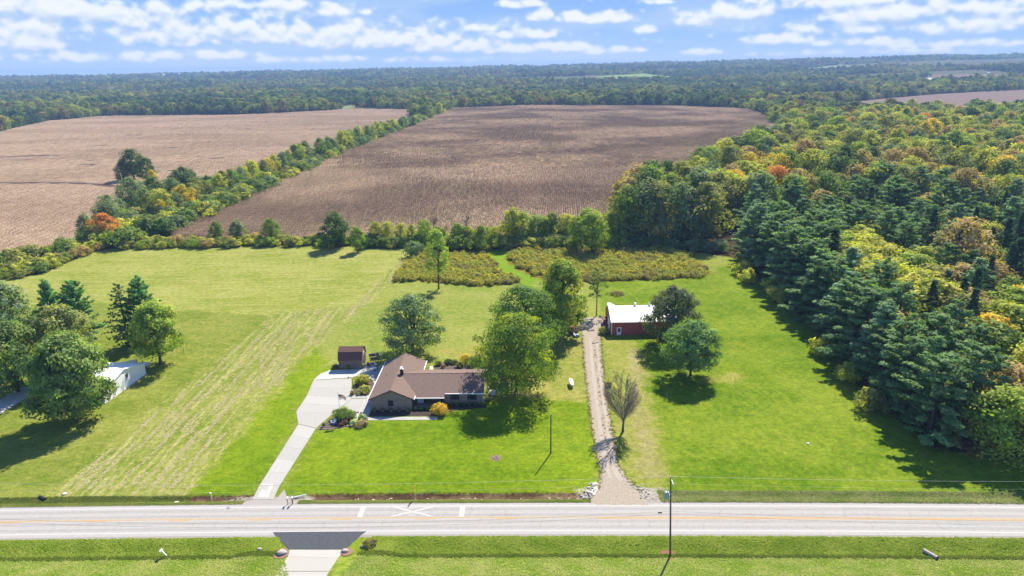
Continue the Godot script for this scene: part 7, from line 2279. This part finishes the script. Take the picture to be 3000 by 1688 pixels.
	struct("bare_ring", sheet_mesh(ragged(circle(rp, 1.15, 14), 0.5, 0.2)), surface("ring soil", lin(150, 126, 98), lin(188, 160, 126), 1.5, 1.0, 0.5, 0.1), Vector3(0, 0.03, 0))
	for i in 9:
		var a := TAU * i / 9
		var mb := MB.new()
		mb.blob(Vector3(cos(a) * 0.5, 0.06, sin(a) * 0.4), Vector3(0.16, 0.12, 0.14), 0.1, i)
		tag(obj("ring_stone", mb.mesh(), flat(0.3, 0.27, 0.24), null, Vector3(rp.x, 0.02, rp.y)), "small stone in the ring on the front lawn", "stone", "ring of stones on the front lawn")
	shrub("small gold weed clump beside the leafless tree", Vector2(22.45, -146.56), 0.8, 1.4, [Color(0.2, 0.16, 0.05), Color(0.15, 0.13, 0.05)], 996)

func circle(c: Vector2, r: float, n: int) -> PackedVector2Array:
	var p := PackedVector2Array()
	for i in n:
		p.append(c + Vector2(cos(TAU * i / n), sin(TAU * i / n)) * r)
	return p

func wheel(t: Node3D, at: Vector3, r: float, w: float, rim: Material) -> void:
	var mb := MB.new()
	mb.tube([Vector3(-w * 0.5, 0, 0), Vector3(-w * 0.35, 0, 0), Vector3(w * 0.35, 0, 0), Vector3(w * 0.5, 0, 0)], [r * 0.85, r, r, r * 0.85], 16)
	var o := obj("wheel", mb.mesh(), flat(0.02, 0.02, 0.02), t, at)
	var hb := MB.new()
	hb.tube([Vector3(-w * 0.53, 0, 0), Vector3(w * 0.53, 0, 0)], [r * 0.5, r * 0.5], 10)
	obj("rim", hb.mesh(), rim, o)

func tractor(at: Vector3) -> void:
	var t := thing("tractor", "old red tractor parked at the left end of the barn", "tractor", at, 0.3)
	var red := flat(0.42, 0.045, 0.03, 0.45)
	var mb := MB.new()
	mb.box(Vector3(0, 1.0, 0.7), Vector3(0.6, 0.6, 1.5))
	mb.box(Vector3(0, 0.9, -0.5), Vector3(0.5, 0.5, 1.2))
	obj("body", mb.mesh(), red, t)
	mb = MB.new()
	mb.box(Vector3(0, 1.15, -0.75), Vector3(0.5, 0.08, 0.45))
	mb.box(Vector3(0, 1.35, -0.98), Vector3(0.5, 0.36, 0.06))
	obj("seat", mb.mesh(), flat(0.04, 0.04, 0.04), t)
	for s in [-1.0, 1.0]:
		wheel(t, Vector3(0.75 * s, 0.7, -0.7), 0.7, 0.36, red)
		wheel(t, Vector3(0.55 * s, 0.4, 1.1), 0.4, 0.2, red)
		mb = MB.new()
		mb.box(Vector3(0.75 * s, 1.48, -0.7), Vector3(0.42, 0.06, 1.1))
		obj("fender", mb.mesh(), red, t)
	mb = MB.new()
	mb.tube([Vector3(0, 1.2, 0), Vector3(0, 1.6, -0.35)], [0.03, 0.03], 6)
	mb.tube([Vector3(0, 1.58, -0.36), Vector3(0, 1.62, -0.38)], [0.2, 0.2], 10)
	obj("steering_wheel", mb.mesh(), flat(0.03, 0.03, 0.03), t)
	mb = MB.new()
	mb.tube([Vector3(0.15, 1.3, 1.0), Vector3(0.15, 1.95, 1.0)], [0.05, 0.04], 6)
	obj("exhaust_pipe", mb.mesh(), flat(0.1, 0.1, 0.1), t)
	mb = MB.new()
	mb.box(Vector3(0, 2.1, -0.6), Vector3(1.4, 0.07, 1.3))
	obj("sunshade", mb.mesh(), flat(0.3, 0.03, 0.03), t)
	for s in [-1.0, 1.0]:
		bar(t, "sunshade_post", Vector3(0.5 * s, 1.3, -1.05), Vector3(0.5 * s, 2.08, -1.05), 0.06, 0.06, flat(0.1, 0.1, 0.1))

func trailer(at: Vector3) -> void:
	var t := thing("utility_trailer", "rusty box trailer piled with junk under the sweetgum", "trailer", at, 0.12)
	var rust := flat(0.26, 0.17, 0.14, 0.8)
	var mb := MB.new()
	mb.box(Vector3(0, 0.7, 0), Vector3(2.2, 0.1, 3.6))
	obj("bed", mb.mesh(), rust, t)
	for s in [-1.0, 1.0]:
		mb = MB.new()
		mb.box(Vector3(1.08 * s, 1.1, 0), Vector3(0.05, 0.75, 3.6))
		obj("side_panel", mb.mesh(), rust, t)
		mb = MB.new()
		mb.box(Vector3(0, 1.1, 1.78 * s), Vector3(2.1, 0.75, 0.05))
		obj("end_panel", mb.mesh(), flat(0.36, 0.25, 0.2), t)
		wheel(t, Vector3(1.25 * s, 0.38, 0.2), 0.38, 0.24, flat(0.4, 0.4, 0.4))
	bar(t, "tow_bar", Vector3(0, 0.6, 1.8), Vector3(0, 0.45, 3.0), 0.1, 0.1, rust)
	var rg := RandomNumberGenerator.new()
	rg.seed = 6
	var cols := [["white", flat(0.75, 0.75, 0.75)], ["red", flat(0.5, 0.05, 0.03)], ["tan", flat(0.45, 0.33, 0.24)], ["black", flat(0.03, 0.03, 0.03)], ["orange-red", flat(0.55, 0.1, 0.04)], ["grey", flat(0.35, 0.35, 0.37)], ["brown", flat(0.2, 0.12, 0.08)]]
	for i in cols.size():
		var q := Vector3(-0.7 + (i % 3) * 0.65, 0.75 + 0.42 * int(i / 3 > 1), -1.2 + (i / 3) * 1.0)
		var x := MB.new()
		x.box(Vector3(0, 0.28, 0), Vector3(rg.randf_range(0.4, 0.65), 0.56, rg.randf_range(0.4, 0.8)), Basis(Vector3.UP, rg.randf()))
		tag(obj("crate", x.mesh(), cols[i][1], null, to_front(t, q)), "%s crate in the junk on the trailer" % cols[i][0], "crate", "junk on the trailer")

func mower(at: Vector3) -> void:
	var t := thing("riding_mower", "small blue and white riding mower before the junk trailer", "mower", at, 1.1)
	var blue := flat(0.3, 0.4, 0.6, 0.4)
	var mb := MB.new()
	mb.box(Vector3(0, 0.55, 0.45), Vector3(0.6, 0.45, 0.8))
	obj("hood", mb.mesh(), blue, t)
	mb = MB.new()
	mb.box(Vector3(0, 0.35, -0.1), Vector3(1.1, 0.14, 1.0))
	obj("deck", mb.mesh(), flat(0.7, 0.72, 0.75), t)
	mb = MB.new()
	mb.box(Vector3(0, 0.65, -0.4), Vector3(0.5, 0.12, 0.5))
	mb.box(Vector3(0, 0.9, -0.65), Vector3(0.5, 0.4, 0.1))
	obj("seat", mb.mesh(), flat(0.75, 0.76, 0.8), t)
	for s in [-1.0, 1.0]:
		wheel(t, Vector3(0.5 * s, 0.3, -0.5), 0.3, 0.22, flat(0.7, 0.7, 0.7))
		wheel(t, Vector3(0.4 * s, 0.2, 0.7), 0.2, 0.15, flat(0.7, 0.7, 0.7))
	mb = MB.new()
	mb.tube([Vector3(0, 0.75, 0.2), Vector3(0, 1.0, -0.05)], [0.025, 0.025], 5)
	mb.tube([Vector3(0, 1.0, -0.05), Vector3(0, 1.03, -0.07)], [0.16, 0.16], 10)
	obj("steering_wheel", mb.mesh(), flat(0.03, 0.03, 0.03), t)

# ---------------------------------------------------------------- along the road
func wire_mesh(a: Vector3, b: Vector3, sag: float, r: float) -> ArrayMesh:
	var p := []
	var rr := []
	for i in 25:
		var t := i / 24.0
		p.append(a.lerp(b, t) - Vector3(0, 4.0 * sag * t * (1.0 - t), 0))
		rr.append(r)
	var mb := MB.new()
	mb.tube(p, rr, 4)
	return mb.mesh()

func build_street_things() -> void:
	var wood := surface("pole wood", Color(0.1, 0.088, 0.08), Color(0.17, 0.15, 0.135), 1.5, 0.95, 0.4, 0.05)
	var metal := flat(0.55, 0.62, 0.66, 0.45, 0.2)
	var pz := Vector2(23.97, -88.27)
	var poles := []
	var names := ["tall utility pole with a grey transformer on the near side of the road", "next utility pole to the left, beyond the frame", "next utility pole to the right, beyond the frame"]
	for i in 3:
		var at := Vector3([pz.x, pz.x - 118.0, pz.x + 128.0][i], lawn_y(pz.x, pz.y), pz.y - [0.0, 2.0, -3.0][i])
		var t := thing("utility_pole", names[i], "utility pole", at, 0.0)
		t.rotation.z = 0.05
		var mb := MB.new()
		mb.tube([Vector3(0, -0.4, 0), Vector3(0, 14.0, 0)], [0.16, 0.1], 10)
		obj("pole", mb.mesh(), wood, t)
		bar(t, "cross_arm", Vector3(0.22, 13.3, -1.1), Vector3(0.22, 13.3, 1.1), 0.1, 0.13, flat(0.6, 0.6, 0.6))
		for z in [-1.0, 0.0, 1.0]:
			mb = MB.new()
			mb.tube([Vector3(0.22, 13.36 if z != 0.0 else 13.9, z), Vector3(0.22, 13.6 if z != 0.0 else 14.2, z)], [0.06, 0.045], 6)
			obj("insulator", mb.mesh(), flat(0.5, 0.45, 0.4, 0.3), t)
		if i == 0:
			mb = MB.new()
			mb.tube([Vector3(-0.55, 10.4, 0), Vector3(-0.55, 11.5, 0), Vector3(-0.55, 11.6, 0)], [0.33, 0.33, 0.28], 14)
			obj("transformer", mb.mesh(), flat(0.34, 0.46, 0.54, 0.45), t)
			mb = MB.new()
			mb.tube([Vector3(-0.48, 11.6, 0), Vector3(-0.4, 12.0, 0)], [0.07, 0.04], 6)
			obj("bushing", mb.mesh(), flat(0.5, 0.5, 0.52), t)
			mb = MB.new()
			mb.tube([Vector3(-0.85, 11.2, 0.1), Vector3(-1.0, 10.2, 0.1), Vector3(-0.5, 9.6, 0.1), Vector3(-0.15, 9.8, 0.1)], [0.025, 0.025, 0.025, 0.025], 4)
			obj("lead", mb.mesh(), flat(0.04, 0.04, 0.04), t)
			bar(t, "bracket", Vector3(-0.35, 11.0, 0), Vector3(0, 11.0, 0), 0.12, 0.3, metal)
		poles.append(at)
	var alu := flat(0.42, 0.43, 0.38, 0.5)
	var black := flat(0.03, 0.03, 0.03, 0.6)
	var tip := Basis(Vector3.BACK, 0.05)
	for s in 2:
		var e: Vector3 = poles[1 + s]
		var o: Vector3 = poles[0]
		var where := "left" if s == 0 else "right"
		for k in 3:
			var off := Vector3(0.22, 14.2 if k == 1 else 13.6, [-1.0, 0.0, 1.0][k])
			tag(obj("power_line", wire_mesh(o + tip * off, e + tip * off, 1.1, 0.009), alu), "thin pale power line running %s from the pole, %s from the road" % [where, ["nearest", "second", "farthest"][k]], "wire", "power lines along the road")
		tag(obj("neutral_line", wire_mesh(o + tip * Vector3(0.15, 9.6, 0), e + tip * Vector3(0.15, 9.6, 0), 1.3, 0.007), alu), "lower pale wire running %s from the pole" % where, "wire", "power lines along the road")
		for k in 2:
			tag(obj("telephone_cable", wire_mesh(o + tip * Vector3(0.15, 8.1 - k * 0.45, 0), e + tip * Vector3(0.15, 8.1 - k * 0.45, 0), 1.9 + 0.3 * k, 0.014), black), "%s black cable running %s over the road" % [["upper", "lower"][k], where], "cable", "telephone cables over the road")
	var mbx := MB.new()
	mbx.tube([Vector3(-0.3, 0, 0), Vector3(0.3, 0, 0)], [0.1, 0.1], 8)
	tag(obj("cable_splice", mbx.mesh(), black, null, poles[0] + Vector3(-2.0, 7.85, 0)), "small black splice case on the cable left of the pole", "splice case")
	struct("pole_mulch", sheet_mesh(ragged(circle(Vector2(poles[0].x - 0.3, poles[0].z + 0.1), 1.4, 16), 0.5, 0.4)), surface("red mulch", lin(160, 110, 82), lin(196, 146, 112), 1.5, 1.0, 0.5, 0.1), Vector3(0, poles[0].y + 0.06, 0))
	# pole in the front lawn
	var lp := Vector2(7.1, -117.55)
	var t2 := thing("yard_pole", "bare dark wooden pole standing in the front lawn", "utility pole", Vector3(lp.x, 0, lp.y))
	var m2 := MB.new()
	m2.tube([Vector3(0, -0.3, 0), Vector3(0, 8.5, 0)], [0.15, 0.11], 9)
	obj("pole", m2.mesh(), wood, t2)
	m2 = MB.new()
	m2.tube([Vector3(0, 8.3, 0), Vector3(0, 8.75, 0)], [0.05, 0.05], 6)
	obj("pipe_cap", m2.mesh(), metal, t2)
	tag(obj("guy_wire", wire_mesh(Vector3(lp.x, 8.2, lp.y), Vector3(lp.x + 9.0, 0.05, lp.y + 9.5), 0.1, 0.007), alu), "thin guy wire from the lawn pole down to the grass", "wire")
	# mailboxes at the mouth of the drive
	mailbox(Vector3(Vector2(-39.76, -102.21).x, 0, Vector2(-39.76, -102.21).y), 0.12, flat(0.7, 0.7, 0.72, 0.4), flat(0.1, 0.055, 0.045), "pale mailbox on a red-brown post at the driveway, the left of two", 0.09)
	mailbox(Vector3(Vector2(-38.95, -102.31).x, 0, Vector2(-38.95, -102.31).y), 0.05, flat(0.62, 0.64, 0.68, 0.4), flat(0.06, 0.045, 0.04), "grey mailbox on a thick dark post at the driveway, the right of two", 0.13)
	var pp := Vector2(-38.74, -104.16)
	var pb := MB.new()
	pb.tube([Vector3(-1.25, 0.28, 0.25), Vector3(1.2, 0.6, -0.3)], [0.11, 0.11], 10)
	tag(obj("drain_pipe", pb.mesh(), flat(0.75, 0.76, 0.78, 0.5), null, Vector3(pp.x + 0.3, -0.2, pp.y)), "white plastic pipe lying in the ditch behind the mailboxes", "pipe")
	var wp := Vector2(-55.11, -89.93)
	var w := thing("mailbox", "leaning white mailbox on a short white post across the road", "mailbox", Vector3(wp.x, lawn_y(wp.x, wp.y), wp.y), 0.4)
	w.rotation.z = 0.42
	bar(w, "post", Vector3(0, 0, 0), Vector3(0, 1.4, 0), 0.15, 0.15, flat(0.82, 0.84, 0.82))
	var wm := MB.new()
	wm.box(Vector3(-0.05, 1.56, 0), Vector3(0.34, 0.3, 0.6))
	obj("box", wm.mesh(), flat(0.82, 0.84, 0.82), w)
	wm = MB.new()
	wm.box(Vector3(-0.05, 1.56, 0.31), Vector3(0.28, 0.24, 0.03))
	obj("door", wm.mesh(), flat(0.7, 0.72, 0.72), w)
	var mk := Vector2(-54.05, -104.33)
	var mt := thing("marker_post", "white-capped grey marker post beside the ditch", "marker post", Vector3(mk.x, 0, mk.y))
	bar(mt, "post", Vector3(0, -0.6, 0), Vector3(0, 1.0, 0), 0.16, 0.16, flat(0.5, 0.5, 0.46))
	var mc := MB.new()
	mc.box(Vector3(0, 1.1, 0), Vector3(0.22, 0.24, 0.22))
	obj("cap", mc.mesh(), flat(0.85, 0.86, 0.86), mt)
	# railway warning sign, seen edge on
	var sg := Vector2(-17.66, -103.37)
	var st := thing("railway_sign", "yellow round railway warning sign seen edge on by the ditch", "road sign", Vector3(sg.x, -0.3, sg.y), PI / 2 - 0.1)
	bar(st, "post", Vector3(0, 0, 0), Vector3(0, 3.0, 0), 0.07, 0.07, flat(0.45, 0.5, 0.5, 0.5, 0.3))
	var yellow := flat(0.72, 0.42, 0.02, 0.5)
	var sp := MB.new()
	sp.tube([Vector3(0, 2.55, 0.045), Vector3(0, 2.55, 0.085)], [0.46, 0.46], 24)
	var disc := obj("sign_disc", sp.mesh(), yellow, st)
	for s in [-1.0, 1.0]:
		var sx := MB.new()
		sx.box(Vector3(0, 2.55, 0.088), Vector3(0.8, 0.09, 0.006 + 0.002 * s), Basis(Vector3.BACK, s * PI / 4))
		obj("cross_stroke", sx.mesh(), flat(0.02, 0.02, 0.02), disc)
		var tx := TextMesh.new()
		tx.text = "R"
		var font := SystemFont.new()
		font.font_names = PackedStringArray(["Droid Sans"])
		tx.font = font
		tx.font_size = 32
		tx.pixel_size = 0.008
		tx.depth = 0.006
		obj("letter", tx, flat(0.02, 0.02, 0.02), disc, Vector3(0.27 * s, 2.55, 0.09))
	var pl := MB.new()
	pl.box(Vector3(0, 1.72, 0.06), Vector3(0.5, 0.5, 0.03))
	obj("sign_plate", pl.mesh(), yellow, st)
	# stones
	var grey := surface("stone", lin(206, 198, 190), lin(250, 244, 238), 1.2, 0.95, 0.3, 0.1)
	var rock := func(q: Vector2, r: Vector3, seed_: int, m: Material, label: String, group: String) -> void:
		var mb := MB.new()
		mb.blob(Vector3(0, r.y * 0.55, 0), r, 0.13, seed_, Color.WHITE, 9, 12)
		tag(obj("boulder" if r.x > 0.4 else "stone", mb.mesh(), m, null, Vector3(q.x, lawn_y(q.x, q.y), q.y)), label, "stone", group)
	rock.call(Vector2(-36.76, -89.41), Vector3(0.85, 0.4, 0.6), 3, grey, "pale boulder in a ring of red mulch left of the near drive", "")
	rock.call(Vector2(-26.89, -89.64), Vector3(0.6, 0.3, 0.4), 5, grey, "grey boulder on red mulch right of the near drive", "")
	rock.call(Vector2(-24.35, -90.71), Vector3(0.35, 0.25, 0.3), 7, grey, "small pale stone by the weedy tuft right of the dark apron", "")
	rock.call(Vector2(-40.67, -90.43), Vector3(0.35, 0.22, 0.28), 9, grey, "small pale stone on a bare patch left of the dark apron", "")
	rock.call(Vector2(58.37, -119.44), Vector3(0.3, 0.2, 0.25), 11, flat(0.8, 0.8, 0.8), "small white stone alone on the right lawn", "")
	rock.call(Vector2(-59.91, -103.54), Vector3(0.4, 0.12, 0.3), 12, flat(0.7, 0.68, 0.62), "flat white stone on the verge left of the driveway", "")
	rock.call(Vector2(-81.4, -106.36), Vector3(0.45, 0.16, 0.35), 14, flat(0.66, 0.6, 0.46), "flat pale stone at the left end of the ditch", "")
	var red := surface("ring mulch", lin(168, 132, 114), lin(204, 166, 146), 1.5, 1.0, 0.5, 0.1)
	for q in [[Vector2(-36.88, -89.41), 1.25], [Vector2(-26.61, -89.54), 1.0]]:
		var y := lawn_y(q[0].x, q[0].y)
		struct("mulch_ring", sheet_mesh(ragged(circle(q[0], q[1], 16), 0.4, 0.25)), red, Vector3(0, y + 0.09, 0))
	shrub("weedy brown tuft beside the dark apron", Vector2(-23.28, -91.06), 1.1, 0.9, [Color(0.1, 0.1, 0.04), Color(0.13, 0.11, 0.05)], 997)
	var rg := RandomNumberGenerator.new()
	rg.seed = 21
	for i in 34:
		var a := Vector2(12.59, -102.81).lerp(Vector2(14.5, -107.11), rg.randf()) + Vector2(rg.randf_range(-1.1, 0.9), rg.randf_range(-0.6, 0.6))
		var v := rg.randf_range(0.2, 0.6)
		rock.call(a, Vector3(rg.randf_range(0.12, 0.34), rg.randf_range(0.1, 0.22), rg.randf_range(0.12, 0.3)), 40 + i, flat(snappedf(v, 0.1), snappedf(v, 0.1) * 0.93, snappedf(v, 0.1) * 0.86), "broken stone of the heap at the mouth of the gravel lane", "stones at the mouth of the gravel lane")
	for i in 16:
		var a := Vector2(20.86, -106.68).lerp(Vector2(22.72, -101.39), rg.randf()) + Vector2(rg.randf_range(-0.3, 1.6), rg.randf_range(-0.6, 0.6))
		rock.call(a, Vector3(rg.randf_range(0.1, 0.24), 0.14, rg.randf_range(0.1, 0.2)), 90 + i, flat(0.4, 0.37, 0.34), "small stone along the right edge of the gravel lane's mouth", "stones at the right of the lane's mouth")
	for i in 22:
		var x := rg.randf_range(-36.0, 11.0)
		rock.call(Vector2(x, road_z(x) - rg.randf_range(4.9, 6.2)), Vector3(rg.randf_range(0.1, 0.25), 0.1, rg.randf_range(0.1, 0.2)), 120 + i, flat(0.5, 0.44, 0.36), "pale clod on the bank of the bare ditch", "clods along the bare ditch")
	for i in 8:
		var a := Vector2(Vector2(16.22, -118.75).x + rg.randf_range(-0.7, 0.5), Vector2(16.22, -118.75).y + rg.randf_range(-1.5, 1.5))
		rock.call(a, Vector3(rg.randf_range(0.12, 0.26), 0.16, 0.2), 160 + i, flat(0.3, 0.3, 0.3), "dark stone at the left edge of the gravel lane", "stones at the left of the lane")
	# drain pipes at the ends of the ditches
	var cp := Vector2(63.89, -87.44)
	var ct := thing("drain_culvert", "short pale concrete drain pipe in the near roadside slope at the right", "culvert", Vector3(cp.x, lawn_y(cp.x, cp.y) + 0.35, cp.y), 0.52)
	var cm := MB.new()
	cm.tube([Vector3(0, 0, -1.0), Vector3(0, 0, 0.95)], [0.32, 0.32], 14, Color.WHITE, false)
	cm.tube([Vector3(0, 0, 0.95), Vector3(0, 0, 1.1)], [0.37, 0.37], 14)
	obj("pipe", cm.mesh(), surface("old concrete", lin(214, 204, 190), lin(250, 242, 228), 1.5, 0.95, 0.4, 0.1), ct)
	cm = MB.new()
	cm.tube([Vector3(0, 0, 1.07), Vector3(0, 0, 1.11)], [0.27, 0.27], 14)
	obj("mouth", cm.mesh(), flat(0.01, 0.01, 0.01), ct)
	var bp := Vector2(-84.47, -105)
	var bt := thing("drain_culvert", "black ribbed drain pipe end at the left end of the ditch", "culvert", Vector3(bp.x, lawn_y(bp.x, bp.y) + 0.25, bp.y), 1.05)
	for i in 6:
		cm = MB.new()
		cm.tube([Vector3(0, 0, -0.9 + i * 0.3), Vector3(0, 0, -0.72 + i * 0.3), Vector3(0, 0, -0.6 + i * 0.3)], [0.28, 0.31, 0.28], 12)
		obj("rib", cm.mesh(), flat(0.025, 0.027, 0.03, 0.6), bt)
	var oc := MB.new()
	var ring := []
	var rr := []
	for i in 13:
		ring.append(Vector3(cos(TAU * i / 16) * 0.32, 0.06, sin(TAU * i / 16) * 0.2))
		rr.append(0.03)
	oc.tube(ring, rr, 5)
	var cq := Vector2(-49.82, -101.45)
	tag(obj("hose_coil", oc.mesh(), flat(0.05, 0.07, 0.25), null, Vector3(cq.x, 0.03, cq.y)), "small blue loop of cord at the road's far edge line", "cord")

func mailbox(at: Vector3, turn: float, box: Material, post: Material, label: String, thick: float) -> void:
	var t := thing("mailbox", label, "mailbox", at, turn)
	bar(t, "post", Vector3(0, -0.2, 0), Vector3(0, 1.1, 0), thick, thick, post)
	bar(t, "arm", Vector3(0, 1.08, -0.3), Vector3(0, 1.08, 0.3), thick, thick * 0.8, post)
	var mb := MB.new()
	mb.box(Vector3(0, 1.22, 0), Vector3(0.26, 0.16, 0.6))
	mb.tube([Vector3(0, 1.3, -0.3), Vector3(0, 1.3, 0.3)], [0.13, 0.13], 12)
	obj("box", mb.mesh(), box, t)
	mb = MB.new()
	mb.box(Vector3(0, 1.25, 0.31), Vector3(0.25, 0.22, 0.02))
	obj("door", mb.mesh(), flat(0.25, 0.24, 0.24), t)
	bar(t, "flag", Vector3(0.15, 1.25, 0.05), Vector3(0.15, 1.55, 0.05), 0.02, 0.06, flat(0.5, 0.05, 0.04))
